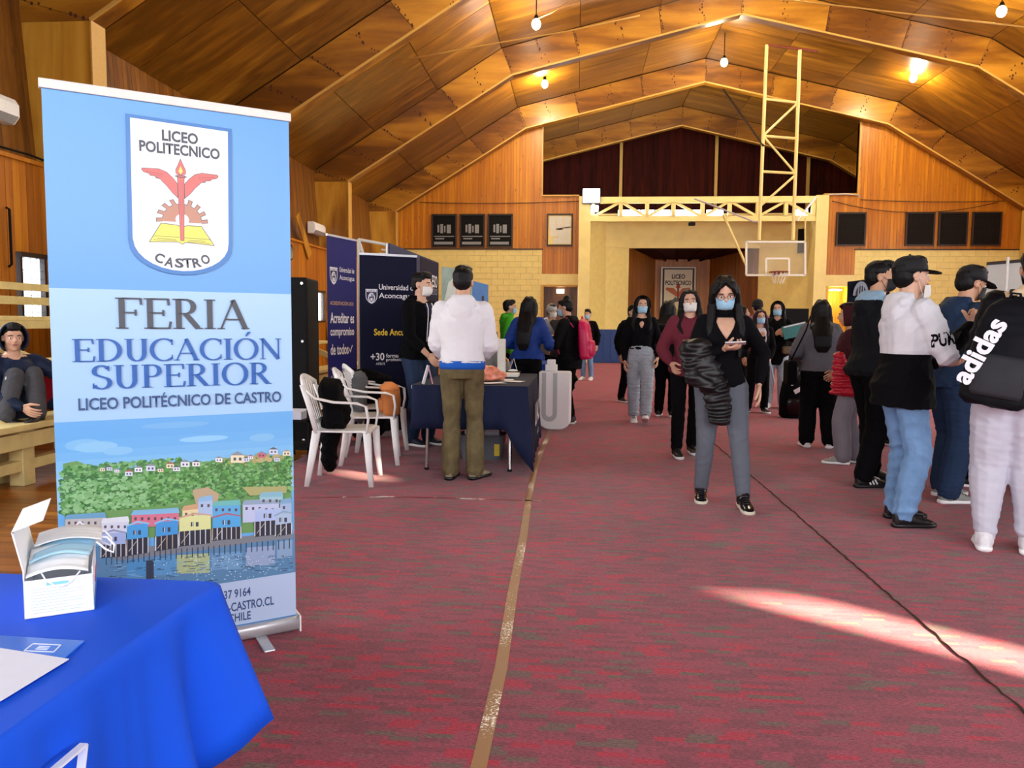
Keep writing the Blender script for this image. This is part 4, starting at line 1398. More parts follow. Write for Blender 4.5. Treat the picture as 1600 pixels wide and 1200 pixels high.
# ---------------------------------------------------------------- air conditioners, clock, leaning board
def ac_unit(lab, y, z):
    t = thing('air_conditioner', lab, 'air conditioner', (-6.93, y, z), 0, 'air conditioners on the left wall')
    MB().prism([(0, -.15), (0, .15), (.16, .15), (.21, .08), (.21, -.06), (.14, -.15)], -.42, .42, 'y').build('casing', M['white_plastic'], t, bevel=.015)
    MB().prism([(.15, -.14), (.215, -.06), (.222, -.065), (.155, -.15)], -.38, .38, 'y').build('air_flap', plain('grey_plastic', '#9b9c9c', .4), t)
    MB().b2((.02, -.36, .151), (.13, .36, .156)).build('intake_grille', plain('grey_plastic', '#9b9c9c', .4), t)
ac_unit('white wall air conditioner at the left edge of the picture, above the blue banner', 8.55, 3.78)
ac_unit('small white wall air conditioner beyond the blue banner', 19.95, 3.72)
t = thing('wall_clock', 'round black wall clock on the pine boards right of the blue banner', 'clock', (-6.78, 17.8, 2.92))
MB().tube([(0, 0, 0), (.06, 0, 0)], .19, 20).build('rim', M['black_gloss'], t)
MB().tube([(.055, 0, 0), (.065, 0, 0)], .15, 20).build('dial', M['chrome'], t)
lb = MB().bar((-6.76, 18.35, 3.88), (-6.76, 19.2, 2.95), .26, .03, (1, 0, 0))
tag(lb.build('leaning_board', M['ply_column']), 'pale plywood board propped askew under the farther air conditioner', 'board')

# ---------------------------------------------------------------- black crate and roll-ups
bc = thing('flight_case', 'tall black case standing right behind the blue banner', 'case', (-3.02, 7.75, 0), R(8))
MB().b2((-.32, -.25, .04), (.30, .35, 1.74)).build('body', M['black'], bc, bevel=.02)
for x_ in (-.27, .25):
    for z_ in (.1, .6, 1.1, 1.68): MB().tube([(x_, -.252, z_), (x_, -.262, z_)], .014, 8).build('rivet', M['chrome'], bc)
MB().b2((-.2, -.27, .9), (-.06, -.25, .95)).build('latch', M['chrome'], bc)
for x_ in (-.25, .23):
    for y_ in (-.18, .28): MB().tube([(x_ - .02, y_, .025), (x_ + .02, y_, .025)], .025, 10).build('caster', M['black_gloss'], bc)


def rollup(name, lab, P, Q, ztop, m, zb=.06, rail=True):
    """P,Q floor points of the left and right edge"""
    P, Q = Vector(P), Vector(Q)
    d = Q - P; wd = d.length
    t = thing(name, lab, 'banner', (P.x, P.y, 0), atan2(d.y, d.x))
    MB().b2((0, 0, zb), (wd, .004, ztop - .02)).build('banner_fabric', m, t)
    if rail:
        MB().b2((-.005, -.008, ztop - .025), (wd + .005, .012, ztop)).build('top_rail', M['alu'], t)
    MB().b2((-.01, -.04, .002), (wd + .01, .06, .07)).build('base_cassette', M['alu'], t, bevel=.01)
    MB().tube([(wd / 2, .03, .06), (wd / 2, .03, ztop - .02)], .009, 8).build('support_pole', M['alu'], t)
    return t, wd
WT = plain('print_white', '#e8e8ee', .5, var=.02); YL = plain('print_yellow', '#f2d23a', .5); OR_ = plain('print_orange', '#c9a07c', .5)
navy = plain('navy_print', '#090c2a', .6, var=.04, nscale=3, spec=.15)
purple = plain('purple_print', '#171a66', .55, var=.06, nscale=3, spec=.2)
def uac(t, u, v, s, T=.002):
    f = Flat(.0012)
    shd = lambda k: [(u + s * .5 + (x - .5) * s * k, v + (z + .62) * 1 * s * k * 1 - (k - 1) * 0 + (1 - k) * .55 * s) for x, z in ((0, .6), (1, .6), (1, 0), (.93, -.25), (.75, -.48), (.5, -.62), (.25, -.48), (.07, -.25), (0, 0))]
    f.poly(shd(1), '#dcdce6'); f.poly(shd(.88), '#1a1c44')
    f.rect(u + s * .1, v + s * .98, u + s * .9, v + s * 1.16, '#dcdce6')
    f.oval(u + s * .5, v + s * .5, s * .3, s * .42, '#dcdce6'); f.oval(u + s * .5, v + s * .5, s * .2, s * .32, '#1a1c44')
    f.rect(u + s * .3, v + s * .6, u + s * .48, v + s * .8, '#dcdce6'); f.rect(u + s * .54, v + s * .6, u + s * .72, v + s * .8, '#9fa3bc')
    f.rect(u + s * .40, v + s * .25, u + s * .6, v + s * .5, '#dcdce6')
    f.build('crest', vcol_mat('print_matt', .6), t)
    text('UAC', u + s * .2, v + s * 1.0, s * .6, s * .14, plain('ink_navy2', '#14183c', .5), t, .0022, .01)
# purple one: top (511,372)-(560,385) at Y about 9.3
p0, p1 = at(513, 590, 8.9), at(558, 600, 9.55)
t, wd = rollup('roll_up_banner', 'narrow violet blue university roll-up banner leftmost of the dark ones', (p0.x, p0.y), (p1.x, p1.y), 2.33, purple)
LT = lambda b_, u_, v_, w_, h_, m_, bo=.008: text(b_, u_ * wd, v_, w_ * wd, h_, m_, t, .002, bo)
uac(t, .08 * wd, 1.74, .17)
LT('Universidad de', .40, 1.90, .52, .062, WT); LT('Aconcagua', .40, 1.79, .52, .075, WT)
LT('ACREDITACIÓN 2021', .08, 1.50, .8, .055, OR_)
LT('Acreditar es', .08, 1.28, .82, .13, WT, .02); LT('compromiso', .08, 1.10, .82, .13, WT, .02); LT('de todos✓', .08, .90, .76, .13, WT, .02)
LT('UAC.CL', .08, .72, .2, .035, WT); LT('ACREDITACION@UAC.CL', .08, .62, .7, .035, WT)
# black navy one
p0, p1 = at(563, 600, 8.35), at(651, 600, 8.7)
t, wd = rollup('roll_up_banner', 'wide midnight blue university roll-up banner behind the man in the black hoodie', (p0.x, p0.y), (p1.x, p1.y), 2.06, navy)
uac(t, .10 * wd, 1.50, .135)
LT('Universidad de', .33, 1.66, .66, .062, WT, .012); LT('Aconcagua', .33, 1.55, .60, .075, WT, .012)
LT('Sede Ancud', .24, 1.15, .60, .075, YL, .02)
LT('+30', .18, .87, .24, .085, WT, .02); LT('AÑOS', .27, .82, .16, .032, WT, .0); LT('formando', .45, .90, .34, .045, WT, .01); LT('profesionales', .45, .85, .46, .045, WT, .01)
# wide backdrop running along the wall
t = thing('backdrop_panel', 'long dark blue fabric backdrop reading ACCESO, receding behind the dark roll-ups', 'banner', (-2.42, 9.9, 0), pi / 2 - .02)
wd = 3.2
MB().b2((0, 0, .1), (wd, .02, 2.32)).build('banner_fabric', plain('backdrop_blue', '#0e2250', .6, var=.15, nscale=1.5), t)
MB().b2((wd * .55, -.003, .1), (wd, .0, 2.30)).build('dark_print', plain('backdrop_dark', '#0f102e', .6, var=.08, spec=.15), t)
for x_ in (0, wd): MB().tube([(x_, .04, 0), (x_, .04, 2.32)], .015, 8).build('frame_pole', M['alu'], t)
text('AIEP 100%', .15, 1.98, 1.1, .22, WT, t, .003, .02)
text('+ACCESO', wd * .62, 1.88, wd * .34, .20, WT, t, .006, .01); text('+ACCESO', wd * .62, 1.76, wd * .34, .10, plain('print_grey', '#8c8fa6', .5), t, .006, .0)
text('100%', wd * .64, 1.38, .5, .12, plain('print_magenta', '#b0388c', .5), t, .006, .01); text('compromiso', wd * .66, 1.18, .7, .08, plain('print_magenta', '#b0388c', .5), t, .006, .0); text('carreras', wd * .66, 1.28, .7, .07, WT, t, .006)
# grey green arched panel and blue city banner
t, wd = rollup('roll_up_banner', 'pale grey green roll-up with rounded arch shape behind the white hoodie', at(690, 600, 13.2).xy, at(737, 600, 14.0).xy, 2.28, plain('grey_green', '#7f9a94', .5, var=.15, nscale=4), rail=False)
MB().loft([((wd / 2, -.004, .2), wd * .42, .004, (1, 0, 0), (0, 1, 0)), ((wd / 2, -.004, 1.7), wd * .42, .004, (1, 0, 0), (0, 1, 0)), ((wd / 2, -.004, 2.0), wd * .3, .004, (1, 0, 0), (0, 1, 0)), ((wd / 2, -.004, 2.1), wd * .1, .004, (1, 0, 0), (0, 1, 0))], 12).build('arch_print', plain('grey_pale', '#b4c4c0', .5, var=.1), t)
t, wd = rollup('roll_up_banner', 'small bright blue banner with dark tower silhouettes, right of the white hoodie', at(733, 600, 14.3).xy, at(762, 600, 16.2).xy, 2.12, plain('city_blue', '#2f78c4', .45, var=.1, nscale=2), rail=False)
f = Flat(.002)
f.poly([(0, .3), (wd, .3), (wd, 1.2), (wd * .6, 1.5), (0, 1.6)], '#cfe0f0')
f.poly([(wd * .15, .9), (wd * .25, 1.75), (wd * .35, .9)], '#12151c'); f.rect(wd * .62, .9, wd * .75, 1.85, '#1a2c50'); f.rect(wd * .4, .8, wd * .5, 1.4, '#22304c'); f.rect(0, .3, wd, .95, '#31548c')
f.build('city_print', vcol_mat('print_matt', .6), t)
# white folded hoop frame behind the roll-ups
t = thing('metal_frame', 'white tubular frame leaning behind the dark roll-ups', 'frame', (0, 0, 0))
pp = [at(560, 372, 11), at(607, 382, 11.4), at(612, 400, 11.4), at(590, 402, 11.2)]
g = [at(x_, y_, 11.2) for x_, y_ in ((560, 374), (612, 384), (606, 412), (572, 410))]
for a, b in ((g[0], g[1]), (g[1], g[2]), (g[0], g[3]), (g[1], at(598, 412, 11.2)), (g[0], at(568, 500, 11.2)), (g[1], at(604, 500, 11.2))):
    MB().tube([a, b], .022, 8).build('tube', M['white_metal'], t)
for i in range(3): MB().tube([at(596 - i * 3, 390 + i * 6, 11.2), at(606, 391 + i * 6, 11.2)], .015, 6).build('rung', M['white_metal'], t)
MB().tube([at(560, 374, 11.2), Vector((at(560, 374, 11.2).x, 11.2, 0))], .022, 8).tube([at(612, 384, 11.2), Vector((at(612, 384, 11.2).x, 11.2, 0))], .022, 8).build('upright', M['white_metal'], t)
# yellow grey flag between the two roll-ups
t = thing('folded_banner', 'yellow and grey pointed banner between the two dark roll-ups', 'banner', (0, 0, 0))
a, b, c, d_ = at(556, 470, 9.9), at(545, 598, 9.9), at(556, 598, 9.9), at(540, 570, 9.9)
MB().prism([(a.x, a.z + .1), (d_.x, d_.z), (b.x, b.z), (c.x, c.z)], 9.9, 9.91, 'y').build('cloth', plain('flag_yellow', '#d8b32c', .6), t)
MB().prism([(b.x - .06, b.z), (b.x - .03, b.z + .12), (c.x + .02, c.z + .12), (c.x + .02, 0), (b.x - .06, 0)], 9.905, 9.92, 'y').build('grey_foot', plain('flag_grey', '#a8a8a0', .6), t)
# ---------------------------------------------------------------- white plastic armchairs
def monobloc(lab, loc, rz):
    t = thing('plastic_chair', lab, 'chair', loc, rz, 'white plastic armchairs beside the navy table')
    m = M['white_plastic']
    # chair faces local +y
    def seatf(u, v):
        x = (u - .5) * (.46 - .05 * v); y = .22 - v * .44
        return (x, y, .43 + .006 * cos((u - .5) * 4) - .018 * sin(pi * v) * cos((u - .5) * 3) - (.02 * ((.12 - v) / .12) ** 2 if v < .12 else 0))
    sheetmesh('seat', seatf, 10, 12, m, t, .012)
    for sx in (-1, 1):
        MB().loft([((sx * .215, .20, .425), .028, .032, (1, 0, 0), (0, 1, 0)), ((sx * .225, .215, .2), .024, .026, (1, 0, 0), (0, 1, 0)), ((sx * .24, .235, 0), .018, .02, (1, 0, 0), (0, 1, 0))], 10, sq=4).build('leg', m, t, True)
        MB().loft([((sx * .195, -.20, .44), .026, .034, (1, 0, 0), (0, 1, 0)), ((sx * .21, -.24, .2), .022, .028, (1, 0, 0), (0, 1, 0)), ((sx * .225, -.275, 0), .018, .02, (1, 0, 0), (0, 1, 0))], 10, sq=4).build('leg', m, t, True)
        ar = [(sx * .225, .20, .42), (sx * .245, .215, .54), (sx * .26, .20, .64), (sx * .265, .13, .665), (sx * .26, -.05, .672), (sx * .235, -.2, .70), (sx * .205, -.275, .76)]
        MB().loft([(p, .028 if 1 < i < 6 else .02, .010, ((1, 0, 0)), Vector((0, .25 if i < 3 else 0, 1)) if i > 2 else Vector((0, 1, .1)).normalized()) for i, p in enumerate(ar)], 8, sq=3).build('arm', m, t, True)
        MB().loft([((sx * .205, -.20, .42), .018, .02, (1, 0, 0), (0, 1, 0)), ((sx * .215, -.25, .62), .016, .02, (1, 0, 0), (0, 1, 0)), ((sx * .20, -.31, .80), .016, .02, (1, 0, 0), (0, 1, 0))], 8, sq=3).build('back_post', m, t, True)
    def back(z): return -.205 - (z - .42) * .27
    top = [((x), back(.85) - .03 + .10 * (x / .2) ** 2 * .5, .855 - .06 * (x / .2) ** 2) for x in [-.205 + .41 * i / 10 for i in range(11)]]
    MB().loft([(p, .012, .026, (0, 1, 0), (0, 0, 1)) for p in top], 8, sq=3).build('back_rail', m, t, True)
    for i in range(5):
        x = -.13 + i * .065
        MB().bar((x * .85, back(.44), .44), (x * 1.05, back(.82) - .015, .84), .034, .009, (0, 1, 0)).build('back_slat', m, t, bevel=.003)
    MB().bar((-.2, back(.50) + .0, .50), (.2, back(.50), .50), .012, .035).build('lower_rail', m, t, bevel=.003)
    return t
c1 = (fl(490, 760) + fl(570, 762)) / 2
C1 = monobloc('white plastic armchair nearest the viewer, holding the dark coat', (c1.x - .01, c1.y + .25, 0), -R(84))
C2 = monobloc('second white plastic armchair, with the tan backpack on its seat', (-1.88, 7.0, 0), -R(78))
C3 = monobloc('farthest white plastic armchair, dark clothes heaped behind its back', (-2.02, 7.75, 0), -R(62))


def fnoise(co, freq, seed, octv=3):
    rs = np.random.RandomState(seed)
    v = np.zeros(len(co)); a = 1.0
    for k in range(octv):
        d = rs.normal(size=3) * freq; e = rs.normal(size=3) * freq * .6
        q = rs.uniform(0, 6.28, 2)
        v += a * (1 - 2 * np.abs(np.sin(co @ d + 1.3 * np.sin(co @ e + q[0]) + q[1])))
        a *= .55; freq *= 1.9
    return v


def bake(mb, name, mats, parent, voxel=.01, smooth=3, disp=None, matfn=None, extra=None, loc=None, inv=None):
    """fuse overlapping solids into one continuous skin, soften it, add folds, keep as plain mesh"""
    me0 = mb.mesh('tmp')
    o = bpy.data.objects.new('tmp', me0)
    COL.objects.link(o)
    r = o.modifiers.new('r', 'REMESH'); r.mode = 'VOXEL'; r.voxel_size = voxel; r.use_smooth_shade = True
    if smooth:
        s_ = o.modifiers.new('s', 'SMOOTH'); s_.factor = .5; s_.iterations = smooth
    me = evaluated_mesh(o, name)
    bpy.data.objects.remove(o)
    n = len(me.vertices)
    co = np.empty(n * 3, dtype=np.float32); me.vertices.foreach_get('co', co); co = co.reshape(-1, 3).astype(np.float64)
    if disp:
        no = np.empty(n * 3, dtype=np.float32); me.vertices.foreach_get('normal', no); no = no.reshape(-1, 3)
        co = co + no * disp(co)[:, None]
    if inv is not None:
        co = co - np.array(inv)
    me.vertices.foreach_set('co', co.astype(np.float32).ravel())
    me.materials.clear()
    for m in (mats if isinstance(mats, list) else [mats]): me.materials.append(m)
    if matfn:
        npoly = len(me.polygons)
        ce = np.empty(npoly * 3, dtype=np.float32)
        me.update()
        me.polygons.foreach_get('center', ce)
        me.polygons.foreach_set('material_index', matfn(ce.reshape(-1, 3)).astype(np.int32))
    me.polygons.foreach_set('use_smooth', [True] * len(me.polygons))
    me.update()
    if extra is not None:        # finer pieces rooted inside the skin (fingers)
        bmm = bmesh.new(); bmm.from_mesh(me)
        bmm.from_mesh(extra)
        bmm.to_mesh(me); bmm.free()
        me.polygons.foreach_set('use_smooth', [True] * len(me.polygons))
    o = bpy.data.objects.new(name, me)
    link(o, parent)
    if inv is not None and parent is None:
        o.location = inv
    elif loc is not None:
        o.location = loc
    return o


BLK = cloth('black_cloth', '#08080b', .9, 300, .25, 8)
# dark coat over chair 1, tan backpack, heap
mb = MB()
p = Vector((c1.x - .17, c1.y + .30, 0))
mb.ell(p + Vector((0, .02, .72)), (.10, .19, .13)).ell(p + Vector((.06, 0, .55)), (.12, .18, .16)).ell(p + Vector((.0, .02, .40)), (.09, .17, .2)).ell(p + Vector((-.02, .04, .22)), (.07, .14, .18)).cap(p + Vector((.02, .15, .74)), p + Vector((.10, .17, .48)), .06, .045)
tag(bake(mb, 'coat', BLK, None, .012, 2, lambda c: .012 * fnoise(c, 9, 3), inv=tuple(p)), 'black coat hung over the back of the nearest plastic chair', 'coat')
t = thing('backpack', 'tan and orange backpack standing on the second plastic chair', 'backpack', (-1.72, 7.05, .44), R(-70))
tan = cloth('tan_cloth', '#b9713c', .7); orange = cloth('orange_cloth', '#dd8a4c', .7)
MB().loft([((0, 0, z), a, b_, (1, 0, 0), (0, 1, 0)) for z, a, b_ in ((0, .13, .07), (.02, .15, .085), (.14, .155, .09), (.24, .14, .08), (.28, .10, .05))], 18, sq=3).build('body', tan, t, True)
MB().loft([((0, -.085, z), a, b_, (1, 0, 0), (0, 1, 0)) for z, a, b_ in ((.03, .08, .02), (.05, .10, .035), (.13, .10, .035), (.15, .08, .02))], 14, sq=3).build('pocket', tan, t, True)
MB().loft([((0, -.01, z), a, b_, (1, 0, 0), (0, 1, 0)) for z, a, b_ in ((.235, .15, .092), (.27, .13, .08), (.30, .07, .03))], 16, sq=3).build('top_flap', orange, t, True)
mb = MB()
p = Vector((-2.25, 8.15, .0))
mb.ell(p + Vector((0, 0, .58)), (.30, .2, .20)).ell(p + Vector((.12, -.05, .66)), (.16, .14, .12)).ell(p + Vector((-.2, .05, .68)), (.16, .14, .12)).ell(p + Vector((0, 0, .30)), (.26, .18, .3))
tag(bake(mb, 'clothes_heap', BLK, None, .014, 2, lambda c: .016 * fnoise(c, 8, 5), inv=tuple(p)), 'heap of dark jackets piled behind the farthest plastic chair', 'clothes')
mb = MB(); p = Vector((-2.07, 7.25, 0))
mb.ell(p + Vector((0, 0, .70)), (.07, .13, .14)).ell(p + Vector((0, 0, .5)), (.07, .14, .2))
tag(bake(mb, 'grey_jacket', cloth('grey_knit', '#5b5d60', .9), None, .012, 2, lambda c: .010 * fnoise(c, 12, 6), inv=tuple(p)), 'grey striped jacket over the back of the second plastic chair', 'jacket')
t = thing('storage_rack', 'low black rack with papers behind the nearest plastic chair', 'rack', (-2.62, 7.0, 0))
for z in (.12, .38): MB().b2((-.12, -.2, z), (.2, .25, z + .02)).build('shelf', M['black'], t)
for x_, y_ in ((-.11, -.19), (.19, -.19), (-.11, .24), (.19, .24)): MB().b2((x_ - .01, y_ - .01, 0), (x_ + .01, y_ + .01, .5)).build('post', M['black'], t)
MB().b2((-.1, -.18, .40), (.12, .1, .47)).build('paper_stack', plain('paper_white', '#dcdff0', .7), t)

# ---------------------------------------------------------------- navy exhibition table
NT_ = thing('exhibition_table', 'folding table with chrome legs under the navy cloth', 'table', (-.93, 7.45, 0))
MB().box((0, 0, .735), (1.0, 1.66, .03)).build('table_top', M['white_plastic'], NT_)
for sx in (-1, 1):
    for sy in (-1, 1):
        a = (sx * .36, sy * .72, .72); b = (sx * .37 + (.0), sy * .80, 0)
        l_ = MB().tube([a, b], .017, 10).build('leg', M['chrome'], NT_)
        MB().tube([(b[0], b[1], 0), (b[0], b[1], .02)], .021, 8).build('foot_cap', M['black'], l_)
navyc = cloth('navy_cloth', '#161f3d', .8, 400, .12, 6, .3)
mb = MB()
X0, X1, Y0, Y1 = -1.42, -.41, 6.60, 8.30
vs = []; per2 = []
def sg(p, q, n):
    for i in range(n): per2.append(Vector(p).lerp(Vector(q), i / n))
sg((X0, Y0), (X1, Y0), 40); sg((X1, Y0), (X1, Y1), 50); sg((X1, Y1), (X0, Y1), 20); sg((X0, Y1), (X0, Y0), 30)
NP = len(per2)
def drop_at(p):
    if abs(p.y - Y0) < 1e-3:
        u = (p.x - X0) / (X1 - X0)
        return .38 + (.36 * max(0, (u - .82) / .18) ** .8 if u > .82 else 0)
    if abs(p.x - X1) < 1e-3:
        return .73 - .05 * (p.y - Y0) / (Y1 - Y0)
    if abs(p.x - X0) < 1e-3: return .40
    return .5
rT = [0, .04, .12, .3, .5, .75, 1]
for t_ in rT:
    for i, p in enumerate(per2):
        c = Vector(((X0 + X1) / 2, (Y0 + Y1) / 2)); 
        n_ = Vector((0, -1)) if abs(p.y - Y0) < 1e-3 and p.x < X1 - 1e-3 else (Vector((1, 0)) if abs(p.x - X1) < 1e-3 and p.y < Y1 - 1e-3 else (Vector((0, 1)) if abs(p.y - Y1) < 1e-3 else Vector((-1, 0))))
        dc = (p - Vector((X1, Y0))).length
        w1 = math.exp(-(dc / .14) ** 2)
        n2_ = (n_ * (1 - w1) + Vector((.7, -.7)) * w1)
        dr = drop_at(p)
        if i == 40: dr = .74
        out = .004 + t_ * (.03 + .016 * sin(i * .8) + .012 * sin(i * .37 + 1)) + w1 * .05 * t_
        vs.append((p.x + n2_.x * out, p.y + n2_.y * out, .757 - t_ * dr))
fs = []
for r in range(len(rT) - 1):
    for i in range(NP):
        a, b = r * NP + i, r * NP + (i + 1) % NP
        fs.append((a, a + NP, b + NP, b))
fs.append(tuple(range(NP)))
me = mb.add(vs, fs).mesh('tablecloth', navyc, True)
for p_ in me.polygons:
    if len(p_.vertices) > 10: p_.use_smooth = False
NC = bpy.data.objects.new('tablecloth', me); link(NC)
s_ = NC.modifiers.new('s', 'SOLIDIFY'); s_.thickness = .002
tag(NC, 'navy cloth with white letters draped over the exhibition table', 'tablecloth')
le = text('UAC', 0, 0, .75, .22, WT, NC, .0, .02); le.rotation_euler = (0, 0, pi / 2); le.location = (X1 + .058, Y0 + .28, .36)
le = text('UAC.CL', 0, 0, .3, .04, WT, NC, .0, .01); le.rotation_euler = (0, 0, pi / 2); le.location = (X1 + .064, Y0 + .55, .26)
# bin under the table
BX = thing('storage_bin', 'grey plastic bin of papers under the navy table', 'bin', (-.88, 7.3, 0))
MB().loft([((0, 0, 0), .19, .14, (1, 0, 0), (0, 1, 0)), ((0, 0, .24), .23, .17, (1, 0, 0), (0, 1, 0))], 24, sq=5).build('tub', plain('bin_grey', '#6e7680', .3), BX)
MB().b2((-.16, -.1, .24), (.02, .1, .29)).b2((.03, -.1, .24), (.17, .1, .32)).build('papers', plain('paper_white', '#dcdff0', .7), BX)
MB().b2((.13, -.165, .05), (.18, -.14, .16)).build('yellow_label', YL, BX)


def onT(px, py, z=.76): return fl(px, py, z)
def aframe(lab, x, y, h, w_, m, rz):
    t = thing('table_sign', lab, 'sign', (x, y, .76), rz)
    MB().bar((0, -.05, 0), (0, 0, h), w_, .004).build('front_card', m, t)
    MB().bar((0, .06, 0), (0, .0, h), w_, .004).build('back_card', m, t)
    return t
q = onT(664, 600)
t = aframe('white and pink folded tent card at the left of the navy table', q.x + .02, q.y + .05, .16, .012, plain('pink_card', '#d9a0b4', .5), R(60))
MB().bar((-.07, 0, 0), (-.0, 0, .16), .01, .03, (1, 0, 0)).build('side_card', WT, t)
q = onT(815, 582)
aframe('small silver wire easel at the far right of the navy table', q.x - .06, q.y - .35, .17, .01, M['alu'], R(80))
q = onT(797, 587)
t = thing('display_stand', 'white upright post on a flat base on the navy table', 'stand', (q.x - .02, q.y - .1, .76))
MB().b2((-.14, -.1, 0), (.12, .1, .035)).build('base', M['white_metal'], t, bevel=.006)
MB().b2((-.10, -.03, .035), (-.02, .03, .38)).build('post', M['white_metal'], t, bevel=.005)
t = thing('desk_phone', 'black gadget with white top behind the upright post', 'phone', (q.x + .02, q.y + .12, .76))
MB().b2((-.08, -.05, 0), (.08, .05, .04)).build('body', M['black'], t, bevel=.008)
MB().ell((0, 0, .045), (.05, .035, .015)).build('handset', M['white_plastic'], t, True)
q = onT(768, 596)
mb = MB(); p = Vector((q.x, q.y + .02, .76))
mb.ell(p + Vector((0, 0, .07)), (.09, .07, .075)).ell(p + Vector((.07, .02, .05)), (.07, .06, .05)).ell(p + Vector((-.05, .01, .09)), (.05, .05, .05))
tag(bake(mb, 'bag', plain('coral_bag', '#e88a70', .3, var=.35, nscale=22), None, .008, 1, lambda c: .009 * fnoise(c, 22, 4), inv=tuple(p)), 'crumpled coral and pink bag on the navy table beside the white hoodie', 'bag')
for i, (px, py, rz_, lb_) in enumerate(((790, 594, .2, 'white leaflet lying at the front right of the navy table'), (806, 597, -.3, 'white leaflet at the front right corner of the navy table'), (775, 600, .5, 'white leaflet on the navy table in front of the coral bag'))):
    q = onT(px, py)
    o = MB().b2((-.10, -.07, 0), (.10, .07, .0015)).build('leaflet', WT, None, loc=(q.x - .03, q.y + .06, .7605 + i * .002), rz=rz_)
    tag(o, lb_, 'leaflet', None)

# white air purifier
AP = thing('air_purifier', 'tall white rounded appliance with a U shaped grey groove, standing in the aisle', 'appliance', (-.25, 9.36, 0), R(-6))
def ushape(w_, zt, zb, n=14):
    return [(-w_ / 2, zt), (-w_ / 2, zb + w_ / 2)] + [(-w_ / 2 * cos(pi * k / n), zb + w_ / 2 - w_ / 2 * sin(pi * k / n)) for k in range(1, n)] + [(w_ / 2, zb + w_ / 2), (w_ / 2, zt)]
def rr_prism(w_, z0, z1, r, n=6):
    P = []
    for cx__, cz, a0 in ((w_ / 2 - r, z0 + r, -90), (w_ / 2 - .03, z1 - .03, 0), (-w_ / 2 + .03, z1 - .03, 90), (-w_ / 2 + r, z0 + r, 180)):
        rr__ = r if cz < z1 / 2 else .03
        for k in range(n + 1):
            a = R(a0 + 90 * k / n); P.append((cx__ + rr__ * cos(a), cz + rr__ * sin(a)))
    return P
MB().prism(rr_prism(.39, .0, .72, .13), 0, .16, 'y').build('shell', M['white_plastic'], AP, bevel=.02, seg=3)
g = ushape(.19, .70, .10); gi = ushape(.085, .70, .16)
ob = MB(); n_ = len(g)
ob.add([(x - .06, -.004, z) for x, z in g] + [(x - .06, -.004, z) for x, z in gi], [(i, i + 1, n_ + i + 1, n_ + i) for i in range(n_ - 1)])
o = ob.build('groove_panel', plain('light_grey', '#b9bcbe', .4, var=.02), AP); s_ = o.modifiers.new('s', 'SOLIDIFY'); s_.thickness = .006
MB().b2((-.12, .03, .72), (.02, .13, .80)).b2((-.10, .05, .80), (-.0, .11, .86)).build('top_handle', M['white_plastic'], AP, bevel=.008)

# ---------------------------------------------------------------- second exhibition table farther back
T2 = thing('exhibition_table', 'far table under a bright blue cloth behind the woman in the blue jacket', 'table', (-.62, 10.75, 0))
MB().box((0, 0, .735), (.5, .9, .03)).build('table_top', M['white_plastic'], T2)
for sx in (-1, 1):
    for sy in (-1, 1): MB().tube([(sx * .2, sy * .4, .72), (sx * .2, sy * .4, 0)], .017, 8).build('leg', M['chrome'], T2)
tb = MB().b2((-.92, 10.25, .755), (-.32, 11.25, .76)).b2((-.92, 10.25, .05), (-.32, 10.255, .755)).b2((-.92, 11.245, .05), (-.32, 11.25, .755)).b2((-.92, 10.25, .05), (-.915, 11.25, .755)).b2((-.325, 10.25, .05), (-.32, 11.25, .755))
o = tag(tb.build('tablecloth', cloth('mid_blue_cloth', '#1a45a0', .8), None, bevel=.02), 'bright blue cloth on the far table behind the navy one', 'tablecloth')

# ---------------------------------------------------------------- basketball frame and backboard
HB = thing('basketball_hoop', 'cream steel hoop frame hanging from the roof with a clear backboard', 'basketball hoop', (0, 0, 0))
cp = M['cream_paint']
def V(x, y, Y): return at(x, y, Y)
Yt, Yb_ = 21.0, 21.5
tl, tr_, bl_, br_ = V(1198, 70, Yt), V(1250, 78, Yt), V(1186, 375, Yb_), V(1239, 375, Yb_)
for a, b in ((tl, bl_), (tr_, br_)): MB().tube([a, b], .045, 8).build('upright', cp, HB)
MB().tube([tl, V(1278, 80, Yt)], .03, 6).build('top_bar', M['rust'], HB)
def lf(a, b, y): 
    t_ = (y - 70) / 305; return a.lerp(b, t_)
ys = [152, 209, 265]
for y in ys: MB().tube([lf(tl, bl_, y), lf(tr_, br_, y)], .035, 8).build('rung', cp, HB)
for a, b in ((lf(tl, bl_, 209), lf(tr_, br_, 152)), (lf(tl, bl_, 209), lf(tr_, br_, 265)), (lf(tl, bl_, 320), lf(tr_, br_, 268))):
    MB().tube([a, b], .03, 8).build('brace', cp, HB)
MB().tube([V(1130, 140, 22.3), V(1193, 228, 21.2)], .03, 8).build('stay', M['dark_frame'], HB)
MB().tube([V(1085, 310, 21.4), V(1188, 350, 21.5)], .025, 8).build('stay', M['alu'], HB)
MB().tube([V(1130, 335, 21.6), V(1166, 415, 21.6)], .035, 8).build('stay', cp, HB)
MB().tube([V(1275, 308, 21.4), V(1245, 345, 21.4)], .025, 8).build('stay', M['alu'], HB)
MB().tube([V(1258, 340, 21.3), V(1258, 376, 21.5)], .02, 6).build('stay', cp, HB)
c0, c1_, c2, c3 = V(1166, 378, 21.4), V(1258, 378, 21.4), V(1258, 430, 21.4), V(1166, 430, 21.4)
for a, b in ((c0, c1_), (c1_, c2), (c2, c3), (c3, c0)): MB().bar(a, b, .05, .05).build('board_frame', M['white_metal'], HB)
MB().b2((c0.x, 21.39, c3.z), (c1_.x, 21.40, c0.z)).build('board_glass', glass('board_glass', '#eef2ec', .07), HB)
